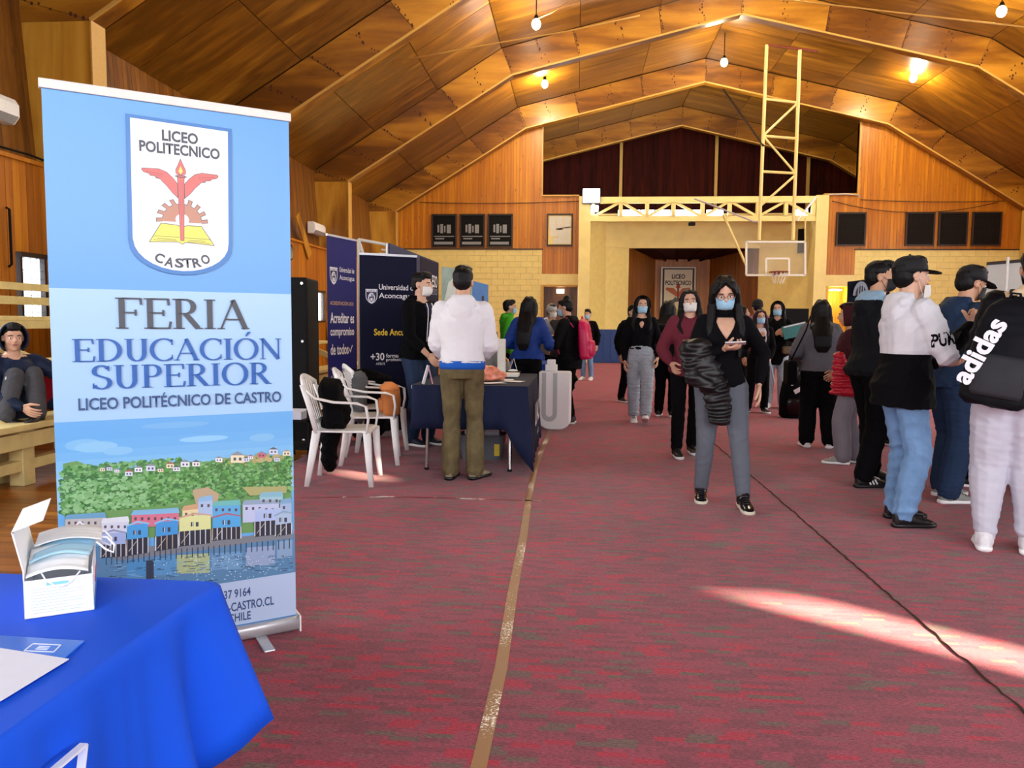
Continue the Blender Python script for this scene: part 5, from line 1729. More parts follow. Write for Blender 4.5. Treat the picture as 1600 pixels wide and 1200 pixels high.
s0, s1, s2_, s3 = V(1197, 404, 21.38), V(1233, 404, 21.38), V(1233, 430, 21.38), V(1197, 430, 21.38)
MB().bar(s0, s1, .012, .05).bar(s1, s2_, .05, .012, (0, 1, 0)).bar(s3, s0, .05, .012, (0, 1, 0)).build('target_square', M['white_metal'], HB)
rc = V(1217, 425, 21.0)
MB().tube([rc + Vector((.23 * cos(a), .23 * sin(a), 0)) for a in [2 * pi * k / 20 for k in range(21)]], .018, 6).build('rim', M['rust'], HB)
MB().b2((rc.x - .08, rc.y + .2, rc.z - .05), (rc.x + .08, 21.38, rc.z + .03)).build('rim_bracket', M['rust'], HB)
nt = MB()
for k in range(12):
    a = 2 * pi * k / 12
    for s_ in (-1, 1):
        nt.tube([rc + Vector((.22 * cos(a), .22 * sin(a), 0)), rc + Vector((.17 * cos(a + s_ * .26), .17 * sin(a + s_ * .26), -.15)), rc + Vector((.12 * cos(a), .12 * sin(a), -.3))], .006, 4)
o = nt.build('net', M['white_metal'], HB); o['kind'] = 'stuff'

# floodlight, tube fixtures behind the girder, cables, poster
t = thing('floodlight', 'glaring white floodlight on the top left corner of the stage frame', 'lamp', at(924, 306, 25.8))
MB().b2((-.27, -.04, -.22), (.27, .04, .22)).build('lamp_face', emis('flood_face', '#f4f6ff', 9), t)
MB().b2((-.30, 0, -.25), (.30, .07, .25)).build('housing', M['black'], t)
MB().bar((0, .03, -.2), (0, .05, -.5), .04, .04).build('bracket', M['black'], t)
t = thing('floodlight', 'small bright lamp just below the floodlight on the stage frame', 'lamp', at(929, 326, 25.84))
MB().b2((-.12, -.03, -.1), (.12, .03, .1)).build('lamp_face', emis('flood_face', '#f4f6ff', 9), t)
for i, (a, b) in enumerate(((966, 1000), (1002, 1022), (1024, 1047), (1049, 1072), (1074, 1098), (1104, 1130), (1240, 1262))):
    p0, p1 = at(a, 334, 26.25), at(b, 334, 26.25)
    t = thing('tube_lamp', ['lit fluorescent panel behind the lattice girder, %s' % s_ for s_ in ('leftmost of the row', 'second of the row from the left', 'third of the row from the left', 'fourth of the row from the left', 'fifth of the row from the left', 'right end of the middle row', 'alone at the right end')][i], 'lamp', ((p0.x + p1.x) / 2, 26.25, p0.z))
    h = (p1.x - p0.x) / 2
    MB().b2((-h, -.02, -.12), (h, .02, .12)).build('diffuser', emis('tube_face', '#f0f4ff', 4.5), t)
    MB().b2((-h, .02, -.13), (h, .07, .13)).build('housing', M['white_metal'], t)
add_light('attic_fill_light', 'AREA', (3.2, 26.6, 5.3), 170, (1, .93, .78), 5.5, .3, direction=(0, .35, 1))  # added area light brightening the ceiling bay above the stage, not a fixture
t = thing('camera_box', 'small dark projector hung under the middle of the girder', 'projector', at(1081, 350, 25.95))
MB().b2((-.1, -.1, -.05), (.1, .1, .05)).build('body', M['black'], t)
MB().tube([(0, 0, .05), (0, 0, .12)], .015, 6).build('mount', M['black'], t)
def cable(lab, P, r=.012, m=None, name='cable'):
    o = MB().tube(P, r, 6).build(name, m or M['dark_frame'], None, True); return tag(o, lab, 'cable')
def sag(a, b, s, n=10):
    a, b = Vector(a), Vector(b); return [a.lerp(b, i / n) - Vector((0, 0, s * 4 * (i / n) * (1 - i / n))) for i in range(n + 1)]
cable('thin dark cable sagging across the pine boards left of the stage', sag(at(655, 316, 26.35), at(905, 314, 26.35), .06))
cable('upper thin cable across the pine boards right of the stage', sag(at(1345, 312, 26.35), at(1570, 314, 26.35), .05))
cable('lower thin cable across the pine boards right of the stage', sag(at(1300, 314, 26.35), at(1560, 316, 26.35), .35))
cable('long pale cable strung from the left roof slope up to the ridge', [at(612, 97, 16.8), at(760, 70, 17.6), at(880, 50, 17.6), at(1000, 24, 17.6)], .018, M['trim_pale'])
cable('pale cable strung across the top right of the roof', [at(1180, -6, 17.6), at(1320, 10, 17.6), at(1440, 24, 17.6), at(1620, 44, 17.6)], .018, M['trim_pale'])
cable('pale wire running from the near bulb up to the arch', [at(838, 30, 18), at(862, 20, 17.7), at(905, -8, 17.2)], .010, M['trim_pale'])
cable('loose cable coil lying on the ledge right of the stage frame', [at(1285, 312, 26.2), at(1295, 304, 26.2), at(1320, 303, 26.2), at(1342, 305, 26.2), at(1344, 310, 26.2)], .02, M['alu'])
cable('dark hook bar on the pine wall at the far left', [Vector((-6.78, 8.75, 2.62)), Vector((-6.74, 8.75, 2.60)), Vector((-6.74, 8.75, 1.95)), Vector((-6.78, 8.75, 1.92))], .015, M['black'], 'hook_bar')
cable('dark cable along the ledge at the far left', [Vector((-6.72, 8.0, 3.36)), Vector((-6.72, 8.6, 3.30)), Vector((-6.72, 9.1, 3.31)), Vector((-6.72, 9.45, 3.29))], .014, M['black'])

PO = thing('school_poster', 'framed cream school crest poster reading LICEO POLITECNICO on the stage back wall', 'poster', at(1031, 505, 31.3))
a, b = at(1033, 417, 31.3), at(1088, 417, 31.3)
PO.location = (a.x, 31.3, 1.2)
pw = b.x - a.x; ph = a.z - 1.2
k_ = pw
MB().b2((0, 0, 0), (pw, .05, ph)).build('board', plain('poster_cream', '#e8dfc0', .5), PO)
f = Flat(.003, .0004)
f.rect(.05 * k_, 0, .95 * k_, ph * .99 - .03, '#14161c'); f.rect(.10 * k_, 0, .90 * k_, ph - .10, '#ece2c2')
cy = ph - 1.05 * k_
for sx in (-1, 1): f.poly([(k_ * (.5 + sx * .02), cy + .18 * k_), (k_ * (.5 + sx * .36), cy + .40 * k_), (k_ * (.5 + sx * .34), cy + .46 * k_), (k_ * (.5 + sx * .12), cy + .44 * k_), (k_ * (.5 + sx * .02), cy + .32 * k_)], '#c97048')
f.rect(.47 * k_, cy - .3 * k_, .53 * k_, cy + .45 * k_, '#9c4a38'); f.poly([(.5 * k_, cy + .62 * k_), (.43 * k_, cy + .45 * k_), (.57 * k_, cy + .45 * k_)], '#b8382c')
f.oval(.5 * k_, cy - .05 * k_, .24 * k_, .22 * k_, '#5a5c58', 16); f.oval(.5 * k_, cy - .05 * k_, .12 * k_, .11 * k_, '#ece2c2', 12)
for q_ in range(10):
    an = 2 * pi * q_ / 10
    f.poly([(k_ * .5 + k_ * .23 * cos(an - .1), cy - .05 * k_ + k_ * .22 * sin(an - .1)), (k_ * .5 + k_ * .29 * cos(an), cy - .05 * k_ + k_ * .28 * sin(an)), (k_ * .5 + k_ * .23 * cos(an + .16), cy - .05 * k_ + k_ * .22 * sin(an + .16))], '#5a5c58')
f.poly([(.2 * k_, cy - .4 * k_), (.8 * k_, cy - .4 * k_), (.7 * k_, cy - .16 * k_), (.3 * k_, cy - .16 * k_)], '#cfc04a')
f.build('crest_print', vcol_mat('print_matt', .6), PO)
INKP = plain('poster_black', '#17181c', .5)
text('LICEO', .31 * k_, ph - .34 * k_, .38 * k_, .13 * k_, INKP, PO, .012, .03); text('POLITECNICO', .13 * k_, ph - .52 * k_, .74 * k_, .13 * k_, INKP, PO, .012, .03)

# dark banner and white screen on the right, black panel by the stage
t = thing('dark_banner', 'dark cloth banner with a grey emblem behind the boy with the black mask', 'banner', (0, 0, 0))
A_, B_ = at(1325, 440, 9.5), at(1392, 432, 9.5)
sheetmesh('cloth', lambda u, v: (A_.x + (B_.x - A_.x) * u, 9.5 + .03 * sin(u * 9), .4 + v * (A_.z + (B_.z - A_.z) * u - .4)), 12, 8, cloth('banner_dark', '#161a28', .8), t, .004)
MB().tube([(A_.x + .02, 9.54, 0), (A_.x + .02, 9.54, A_.z)], .012, 8).build('pole', M['black'], t)
MB().tube([(B_.x - .02, 9.54, 0), (B_.x - .02, 9.54, B_.z)], .012, 8).build('pole', M['black'], t)
f = Flat(.0); q = at(1345, 462, 9.44)
for s_ in (1, .7): f.poly([(q.x + .09 * s_ * cos(a), q.z + .17 * s_ * sin(a)) for a in [pi * k / 10 for k in range(11)]], '#8a8e98' if s_ == 1 else '#161a28')
for s_ in (-.4, 0, .4): f.line([(q.x + s_ * .08, q.z), (q.x + s_ * .06, q.z + .12)], .012, '#8a8e98')
o = f.build('emblem', vcol_mat('print_matt', .6), t); o.location = (0, 9.44, 0)
t = thing('projection_screen', 'white display screen at the right edge beyond the black caps', 'screen', (0, 0, 0))
A_, B_ = at(1543, 412, 8.2), at(1640, 404, 7.7)
MB().add([(A_.x, A_.y, .5), (B_.x, B_.y, .5), (B_.x, B_.y, B_.z), (A_.x, A_.y, A_.z), (A_.x, A_.y + .02, .5), (B_.x, B_.y + .02, .5), (B_.x, B_.y + .02, B_.z), (A_.x, A_.y + .02, A_.z)], [(0, 1, 2, 3), (7, 6, 5, 4), (0, 4, 5, 1), (2, 6, 7, 3), (1, 5, 6, 2), (0, 3, 7, 4)]).build('screen', plain('screen_white', '#d8d6d0', .6, var=.02), t)
MB().tube([at(1575, 402, 7.8), Vector((at(1575, 402, 7.8).x, 7.8, 0))], .014, 8).build('pole', M['white_metal'], t)
MB().bar(A_, B_, .03, .03).build('top_bar', M['dark_frame'], t)
t = thing('black_panel', 'black display panel standing left of the stage frame right column', 'panel', (0, 0, 0))
A_, B_ = at(1228, 482, 15.5), at(1264, 482, 15.5)
MB().b2((A_.x, 15.5, .1), (B_.x, 15.55, A_.z)).build('board', M['black'], t)
for x_ in (A_.x + .05, B_.x - .05): MB().b2((x_ - .02, 15.5, 0), (x_ + .02, 15.8, .1)).build('foot', M['black'], t)
# ================================================================ people
SKIN = plain('skin', '#c99878', .5, var=.06, nscale=18)
SKINP = plain('skin_pale', '#d3a58a', .5, var=.06, nscale=18)
LIPS = plain('lips', '#a8605a', .45)
EYEW = plain('eye_white', '#e8e6e2', .25, var=.01)
IRIS = plain('iris', '#20140e', .2)
def hairmat(name, col):
    if name in MATS: return MATS[name]
    t = NT(name)
    n = t.noise(t.pos((160, 160, 9), obj=True), 1.0, 4, .7)
    c = lin(col)
    t.link(t.ramp(n, [(.3, tuple(x * .5 for x in c)), (.75, tuple(min(1, x * 1.6) for x in c))]), t.b.inputs['Base Color'])
    t.b.inputs['Roughness'].default_value = .5
    t.b.inputs['Specular IOR Level'].default_value = .22
    t.bump(n, .6, .006)
    MATS[name] = t.m
    return t.m
HAIR = hairmat('hair_black', '#0a0809')
MASKB = plain('surgical_blue', '#9fd0ea', .7, var=.03); MASKW = plain('surgical_white', '#e6e4de', .7, var=.02); MASKK = plain('mask_black', '#101014', .7)
BLKC = cloth('black_fabric', '#07070a', .9, 300, .3, 8)
Zv = Vector((0, 0, 1))


def ik(a, t, l1, l2, pole):
    a = Vector(a); t = Vector(t)
    d = t - a; L = min(d.length, (l1 + l2) * .998)
    d.normalize()
    t = a + d * L
    x = (l1 * l1 - l2 * l2 + L * L) / (2 * L)
    h = sqrt(max(0, l1 * l1 - x * x))
    pl = Vector(pole) - d * Vector(pole).dot(d)
    if pl.length < 1e-4: pl = Vector((0, 0, 1))
    pl.normalize()
    return a + d * x + pl * h, t


def person(label, x, y, H, face, group=None, sex='f', lean=4, lean_side=0, sway=0, feet=None, hands=None, head=(0, 0, 0), sit=None, vox=.010,
           build=1.0, top=None, bottom=None, shoes=None, hair=None, mask=None, skin=SKIN, extras=(), poleL=None, poleR=None, hip_twist=0, glasses=False, palm=None, curl=(.5, .5), hipshift=(0, 0), eyes=True):
    fa = R(face)
    f = Vector((sin(fa), cos(fa), 0)); r = Vector((cos(fa), -sin(fa), 0))
    base = Vector((x, y, 0))
    W = lambda a, b, c: base + r * a + f * b + Zv * c
    hz = (sit if sit else .535 * H)
    k = H
    ks = .94 * k
    P = W(hipshift[0], hipshift[1], hz)
    s = (f * sin(R(lean)) + r * sin(R(lean_side)) + Zv * cos(R(lean))).normalized()
    sf = (f - s * f.dot(s)).normalized(); sr = sf.cross(s)
    shw = (.088 if sex == 'f' else .100) * k
    hpw = (.055 if sex == 'f' else .05) * k
    J = dict(P=P, s=s, f=f, r=r, sr=sr, sf=sf, base=base, W=W, H=H)
    sh = {i: P + s * .290 * ks + sr * shw * sg_ for i, sg_ in ((0, -1), (1, 1))}
    nb = P + s * .318 * ks - sf * .008 * k
    hd = (s * .55 + Zv * .45).normalized()
    # head frame
    hy, hp_, hr_ = R(head[0]), R(head[1]), R(head[2])
    h0f = (f * cos(hy) + r * sin(hy))
    h0r = (r * cos(hy) - f * sin(hy))
    hf = (h0f * cos(hp_) - Zv * sin(hp_)); hu = (Zv * cos(hp_) + h0f * sin(hp_)); hrr = h0r
    hu2 = (hu * cos(hr_) + hrr * sin(hr_)); hrr = (hrr * cos(hr_) - hu * sin(hr_)); hu = hu2
    hs = k / 1.65
    hc = nb + hd * .050 * k + hu * .050 * k + h0f * (.012 * k + .03 * sin(hp_)) 
    HM = Matrix((hrr, hf, hu)).transposed()
    Hp = lambda a, b, c: hc + HM @ Vector((a * hs, b * hs, c * hs))
    J.update(hc=hc, HM=HM, Hp=Hp, hs=hs, sh=sh, nb=nb)
    # arms
    la, lf_ = .178 * k, .150 * k
    hands = hands or {}
    el, wr = {}, {}
    for i, sg_ in ((0, -1), (1, 1)):
        tgt = hands.get('LR'[i], (sg_ * (.145 if sex == 'f' else .155) * k, .03 * k, .50 * k))
        tg = W(*tgt) if not isinstance(tgt, Vector) else tgt
        pole = (poleL, poleR)[i]
        pole = (-f * .8 + r * sg_ * .5 - Zv * .3) if pole is None else (r * pole[0] + f * pole[1] + Zv * pole[2])
        el[i], wr[i] = ik(sh[i], tg, la, lf_, pole)
    # legs
    lt_, ls_ = .245 * k, .235 * k
    feet = feet or {}
    hj, kn, an, fdir = {}, {}, {}, {}
    for i, sg_ in ((0, -1), (1, 1)):
        hj[i] = P + r * hpw * sg_ - Zv * .015 * k
        ft = feet.get('LR'[i], (sg_ * .06 * k, 0, 0, sg_ * 8, 0))
        ftw = W(ft[0], ft[1], ft[2]) + Zv * .048 * k
        kn[i], an[i] = ik(hj[i], ftw, lt_, ls_, f if not sit else (f * .6 + Zv))
        ya = fa + R(ft[3]); pa = R(ft[4])
        fdir[i] = Vector((sin(ya) * cos(pa), cos(ya) * cos(pa), -sin(pa)))
    J.update(el=el, wr=wr, hj=hj, kn=kn, an=an)

    # ---------- body: one continuous skin
    b = MB()
    def torso(mb, e, t0, t1, n=18, bulk=1.0, belly=0):
        hipw, wst, cst = (.094, .070, .086) if sex == 'f' else (.088, .080, .096)
        prof = [(-.055, hipw * .70, .058), (-.02, hipw, .068), (.03, hipw * .97, .066), (.085, wst * 1.02, .056), (.13, wst * 1.04, .056), (.18, cst * .95, .062), (.23, cst, .066), (.265, cst * .97, .058), (.292, cst * .78, .046), (.312, cst * .48, .036)]
        rings = []
        ts = [t0 + (t1 - t0) * i / 13 for i in range(14)]
        T_ = [p_[0] for p_ in prof]
        for t_ in ts:
            rx = np.interp(t_, T_, [p_[1] for p_ in prof]); ry = np.interp(t_, T_, [p_[2] for p_ in prof])
            low = max(0, min(1, (.06 - t_) / .06))
            sh_ = P + s * t_ * ks - sf * (.008 * k if t_ < .0 else 0)
            el_ = e + (.020 * low if e > .02 else 0)
            rings.append((sh_, rx * k * bulk + el_, ry * k * bulk + el_, sr, sf))
        mb.loft(rings, n, sq=2.3)
    bb = build
    torso(b, -.006, -.055, .312, bulk=bb)
    if sex == 'f':
        for sg_ in (-1, 1): b.ell(P + s * .215 * ks + sr * sg_ * .040 * k * bb + sf * .036 * k * bb, .030 * k)
    b.cap(nb - s * .02 * k, hc - hu * .03 * k - hf * .012, .036 * k, .034 * k)
    for i in (0, 1):
        b.chain([sh[i], el[i]], [.030 * k, .025 * k]); b.chain([el[i], wr[i]], [.024 * k, .0155 * k])
        b.cap(nb.lerp(sh[i], .3), sh[i], .03 * k, .031 * k)
        b.cap(hj[i], kn[i], .050 * k * bb, .033 * k * bb); m_ = kn[i].lerp(an[i], .3)
        b.chain([kn[i], m_, an[i]], [.033 * k * bb, .034 * k * bb, .022 * k])
        b.cap(an[i] - Zv * .016 * k, an[i] + fdir[i] * .075 * k - Zv * .034 * k, .017 * k, .010 * k)
    # head
    e_ = lambda c, rr, m_=None: b.ell(Hp(*c), tuple(q * hs for q in rr), HM)
    e_((0, -.012, .030), (.074, .094, .080))
    e_((0, .022, -.020), (.062, .066, .075))
    e_((0, .030, -.062), (.047, .050, .042))
    e_((0, .066, -.088), (.020, .017, .017))
    for sg_ in (-1, 1):
        e_((sg_ * .034, .058, -.030), (.022, .022, .024))
        e_((sg_ * .026, .078, .024), (.024, .012, .009))
        e_((sg_ * .074, -.008, -.006), (.009, .019, .031))
    b.cap(Hp(0, .086, .018), Hp(0, .106, -.020), .009 * hs, .0135 * hs)
    e_((0, .098, -.026), (.017, .012, .009))
    e_((0, .084, -.052), (.022, .010, .012))
    # palms + fingers
    fing = MB()
    for i in (0, 1):
        ddir = (wr[i] - el[i]).normalized()
        hd_spec = (palm or {}).get('LR'[i])
        sg_ = -1 if i == 0 else 1
        if hd_spec:
            dd = (r * hd_spec[0][0] + f * hd_spec[0][1] + Zv * hd_spec[0][2]).normalized()
            pn = (r * hd_spec[1][0] + f * hd_spec[1][1] + Zv * hd_spec[1][2])
        else:
            dd = (ddir * .9 - Zv * .1 + f * .1).normalized(); pn = -r * sg_ + f * -.1
        pn = (pn - dd * pn.dot(dd)).normalized()
        th = dd.cross(pn) * (1 if i == 1 else -1)
        K = .108 * k
        w0 = wr[i]
        MM = Matrix((th, pn, dd)).transposed()
        b.ell(w0 + dd * .27 * K, (.205 * K, .075 * K, .30 * K), MM)
        c_ = curl[i]
        for q, (lat, ln) in enumerate(((.165, .42), (.055, .47), (-.055, .43), (-.155, .34))):
            kp = w0 + dd * (.50 - .03 * abs(q - 1.2)) * K + th * lat * K
            b.cap(w0 + dd * .1 * K + th * lat * .5 * K, kp, .06 * K, .062 * K, 8)
            dir_ = dd + th * lat * .35; dir_.normalize()
            p_ = kp; pts = [kp - dd * .12 * K]; rs = [.052 * K]
            ang = 0
            for sgm, fr_ in enumerate((.45, .31, .24)):
                ang = c_ * (0.55 + .5 * sgm) * (1 + .08 * q)
                ang_t = sum(c_ * (0.45 + .35 * z_) for z_ in range(sgm + 1))
                d2_ = (dir_ * cos(ang_t) + pn * sin(ang_t)).normalized()
                pts.append(p_); rs.append((.056, .053, .049)[sgm] * K)
                p_ = p_ + d2_ * ln * fr_ * K
            pts.append(p_); rs.append(.040 * K)
            for z_ in range(len(pts) - 1):
                fing.cap(pts[z_], pts[z_ + 1], rs[z_], rs[z_ + 1], 8)
        tb0 = w0 + dd * .12 * K + th * .14 * K
        td = (dd * .75 + th * .62 + pn * (.15 + .35 * c_)).normalized()
        t1_ = tb0 + td * .27 * K; td2 = (dd * .95 + th * .2 + pn * (.2 + .5 * c_)).normalized(); t2_ = t1_ + td2 * .20 * K; t3_ = t2_ + (td2 + pn * .3 * c_).normalized() * .15 * K
        b.cap(w0 + dd * .08 * K, t1_, .085 * K, .07 * K, 8)
        fing.cap(tb0, t1_, .075 * K, .066 * K, 8); fing.cap(t1_, t2_, .066 * K, .058 * K, 8); fing.cap(t2_, t3_, .058 * K, .046 * K, 8)
        J['hand%d' % i] = w0 + dd * .45 * K; J['hd%d' % i] = (dd, pn, th)
    inv = tuple(base)
    B = bake(b, 'person', skin, None, vox, 2, None, extra=None, inv=inv)
    # append fingers
    me = B.data
    bmm = bmesh.new(); bmm.from_mesh(me)
    fm = MB(); fm.v = [tuple(Vector(v) - base) for v in fing.v]; fm.f = fing.f; fm.t = fing.t; fm.c = fing.c
    tmp = fm.mesh('tmp')
    bmm.from_mesh(tmp); bmm.to_mesh(me); bmm.free(); bpy.data.meshes.remove(tmp)
    me.polygons.foreach_set('use_smooth', [True] * len(me.polygons))
    tag(B, label, 'person', group)
    def add(mb, name, m, vx=None, sm=2, disp=None, matfn=None):
        return bake_child(mb, name, m, B, base, vx or vox * 1.15, sm, disp, matfn)
    J['add'] = add; J['B'] = B
    raw = lambda mb, name, m, smooth=True: raw_child(mb, name, m, B, base, smooth)
    J['raw'] = raw
    # ---------- face
    if eyes:
        for sg_ in (-1, 1):
            mb = MB().ell(Hp(sg_ * .031, .0785, .004), (.0145 * hs, .009 * hs, .0075 * hs), HM, 10, 7)
            eo = raw(mb, 'eye', EYEW)
            raw_child(MB().ell(Hp(sg_ * .031, .0845, .004), (.0062 * hs, .004 * hs, .0062 * hs), HM, 8, 6), 'iris', IRIS, eo, base, True)
            raw(MB().tube([Hp(sg_ * .014, .0912, .025), Hp(sg_ * .032, .0905, .029), Hp(sg_ * .052, .076, .022)], [.0035 * hs, .004 * hs, .002 * hs], 6), 'eyebrow', HAIR)
        if not mask or mask[1] == 'chin':
            raw(MB().ell(Hp(0, .093, -.050), (.021 * hs, .007 * hs, .007 * hs), HM, 10, 6), 'mouth', LIPS)
    # ---------- clothes
    if bottom:
        c = bottom
        e = c.get('ease', .010)
        mb = MB(); torso(mb, e, -.058, c.get('rise', .075), bulk=bb)
        for i in (0, 1):
            r0, r1, r2 = [q * k * bb for q in c.get('r', (.048, .036, .029))]
            hem = kn[i].lerp(an[i], c.get('len', .97))
            mid = kn[i].lerp(an[i], .35)
            mb.cap(hj[i], kn[i], r0 + e, r1 + e)
            mb.chain([kn[i], mid, hem], [r1 + e, (r1 * .7 + r2 * .3) + e + .002, r2 + e])
            mb.cap(hj[i] - f * .015 * k + Zv * .01, hj[i].lerp(kn[i], .4), r0 + e, r0 * .85 + e)
        amp = c.get('fold', .004)
        kk = [(kn[0], .12), (kn[1], .12), (an[0], .12), (an[1], .12), (P - Zv * .05 * k, .12)]
        def dp(co, kk=kk, amp=amp):
            w_ = np.full(len(co), .35)
            for c_, rr_ in kk:
                w_ = np.maximum(w_, np.exp(-((co - np.array(c_)) ** 2).sum(1) / rr_ ** 2))
            cc = co.copy(); cc[:, 2] *= 1.7
            return amp * w_ * fnoise(cc, 14, int(x * 97 + y * 31) % 1000)
        add(mb, c.get('name', 'trousers'), c['m'], disp=dp, matfn=c.get('fn') and (lambda ce: c['fn'](ce, J)))
    if shoes:
        for i in (0, 1):
            d = fdir[i]; l = (d.cross(Zv)).normalized(); u_ = l.cross(d)
            heel = an[i] - u_ * .048 * k - d * .030 * k
            L_ = .158 * k
            sole = []; 
            for t_, w_ in ((-.06, .014), (0, .023), (.2, .026), (.45, .026), (.7, .031), (.88, .026), (.98, .012)):
                sole.append((heel + d * t_ * L_ + u_ * .009 * k, w_ * k, .0085 * k, l, u_))
            so = raw(MB().loft(sole, 12, sq=4), 'shoe', shoes.get('sole', M['white_plastic']))
            so['label'] = shoes.get('label', 'shoe')
            so.pop('label')
            up = MB()
            R_ = []
            for t_, w_, h_, hh in ((-.04, .012, .03, .03), (.03, .021, .032, .038), (.2, .023, .031, .040), (.42, .024, .022, .032), (.65, .028, .015, .025), (.85, .024, .011, .020), (.96, .010, .006, .015)):
                R_.append((heel + d * t_ * L_ + u_ * (hh) * k * .85, w_ * k, h_ * k, l, u_))
            up.loft(R_, 12, sq=2.2)
            up.cap(an[i] - u_ * .020 * k, an[i] + u_ * shoes.get('high', .014) * k, .030 * k, .028 * k)
            up.cap(an[i] - u_ * .020 * k, an[i] + d * .045 * k - u_ * .022 * k, .027 * k, .020 * k)
            bake_child(up, 'upper', shoes['m'], so, base, max(.008, vox * .8), 1, None, None)
            if shoes.get('lace'):
                lc = MB()
                for q in range(4):
                    c_ = heel + d * (.38 + q * .09) * L_ + u_ * (.054 - q * .0055) * k
                    lc.tube([c_ - l * .012 * k, c_ + u_ * .003 * k, c_ + l * .012 * k], .0022 * k, 5)
                raw_child(lc, 'laces', shoes['lace'], so, base, True)
    if top:
        c = top
        e = c.get('ease', .016)
        mb = MB(); torso(mb, e, c.get('hem', -.05), .316, bulk=bb)
        if sex == 'f':
            for sg_ in (-1, 1): mb.ell(P + s * .215 * ks + sr * sg_ * .040 * k * bb + sf * .040 * k * bb, .036 * k + e * .7)
        puff = c.get('arm', 1.0)
        for i in (0, 1):
            mb.cap(nb.lerp(sh[i], .25) - s * .008 * k, sh[i], .028 * k + e * .5, .031 * k + e * .55)
            mb.chain([sh[i], sh[i].lerp(el[i], .5), el[i]], [.031 * k * puff + e * .55, .029 * k * puff + e * .6, .026 * k * puff + e * .6])
            cuff = el[i].lerp(wr[i], c.get('sleeve', .96))
            mb.chain([el[i], el[i].lerp(wr[i], .55), cuff], [.025 * k * puff + e * .6, .023 * k * puff + e * .55, .017 * k + e * .35])
        if c.get('hood'):
            mb.loft([(nb + s * (-.012 * k) - sf * .030 * k, .075 * k, .050 * k, sr, sf), (nb + s * .010 * k - sf * .034 * k, .072 * k, .046 * k, sr, sf), (nb + s * .030 * k - sf * .026 * k, .055 * k, .044 * k, sr, sf), (nb + s * .040 * k - sf * .018 * k, .045 * k, .04 * k, sr, sf)], 16)
            mb.ell(nb - sf * .060 * k - s * .030 * k, (.062 * k, .028 * k, .055 * k), Matrix((sr, sf, s)).transposed())
            for sg_ in (-1, 1): mb.cap(nb - sf * .045 * k + sr * sg_ * .05 * k, nb + sf * .035 * k + sr * sg_ * .028 * k - s * .018 * k, .024 * k, .018 * k)
        if c.get('collar'):
            mb.loft([(nb + s * -.02 * k, .052 * k, .048 * k, sr, sf), (nb + s * c.get('collar') * k + sf * .006 * k, .043 * k, .042 * k, sr, sf)], 14)
        if c.get('skirt'):  # long open coat tails
            mb.loft([(P + s * .03 * k, .10 * k * bb + e, .075 * k * bb + e, sr, sf), (P - Zv * .08 * k, .105 * k * bb + e, .085 * k * bb + e, sr, sf), (P - Zv * c['skirt'] * k, .105 * k * bb + e, .09 * k * bb + e, sr, sf)], 18)
        for g_ in c.get('more', ()):
            g_(mb, J)
        amp = c.get('fold', .006)
        kk = [(el[0], .13), (el[1], .13), (P + s * .05 * k, .14), (sh[0], .08), (sh[1], .08)]
        def dp2(co, kk=kk, amp=amp):
            w_ = np.full(len(co), .45)
            for c_, rr_ in kk:
                w_ = np.maximum(w_, np.exp(-((co - np.array(c_)) ** 2).sum(1) / rr_ ** 2))
            cc = co.copy(); cc[:, 2] *= c.get('fz', 1.3)
            return amp * w_ * fnoise(cc, c.get('ff', 10), int(x * 57 + y * 71) % 1000)
        J['topobj'] = add(mb, c.get('name', 'jacket'), c['m'], disp=dp2, matfn=c.get('fn') and (lambda ce: c['fn'](ce, J)))
        if c.get('rib'):
            for i in (0, 1):
                cu = el[i].lerp(wr[i], .93)
                raw(MB().cap(cu, el[i].lerp(wr[i], 1.03), .0205 * k + e * .35, .0195 * k + e * .3, 12), 'cuff', c['rib'])
    # ---------- hair
    if hair:
        st = hair['style']; hm = hair.get('m', HAIR)
        mb = MB()
        E = lambda c, rr: mb.ell(Hp(*c), tuple(q * hs for q in rr), HM)
        if st in ('short', 'long', 'bun', 'fade', 'curly'):
            E((0, -.024, .046), (.082, .096, .080))
            E((0, -.050, .005), (.074, .066, .078))
            if st == 'short': E((0, .035, .100), (.058, .056, .026)); E((0, .0, .105), (.07, .08, .035))
            if st == 'fade': E((0, .030, .100), (.062, .058, .030)); E((.0, .066, .082), (.052, .022, .018))
            if st == 'curly':
                rs_ = random.Random(int(x * 100))
                for _ in range(26):
                    a_ = rs_.uniform(0, 2 * pi); z_ = rs_.uniform(-.02, .12); E((.075 * cos(a_) * (1 - z_ * 2), -.03 + .08 * sin(a_) * .9, z_), (.032, .032, .032))
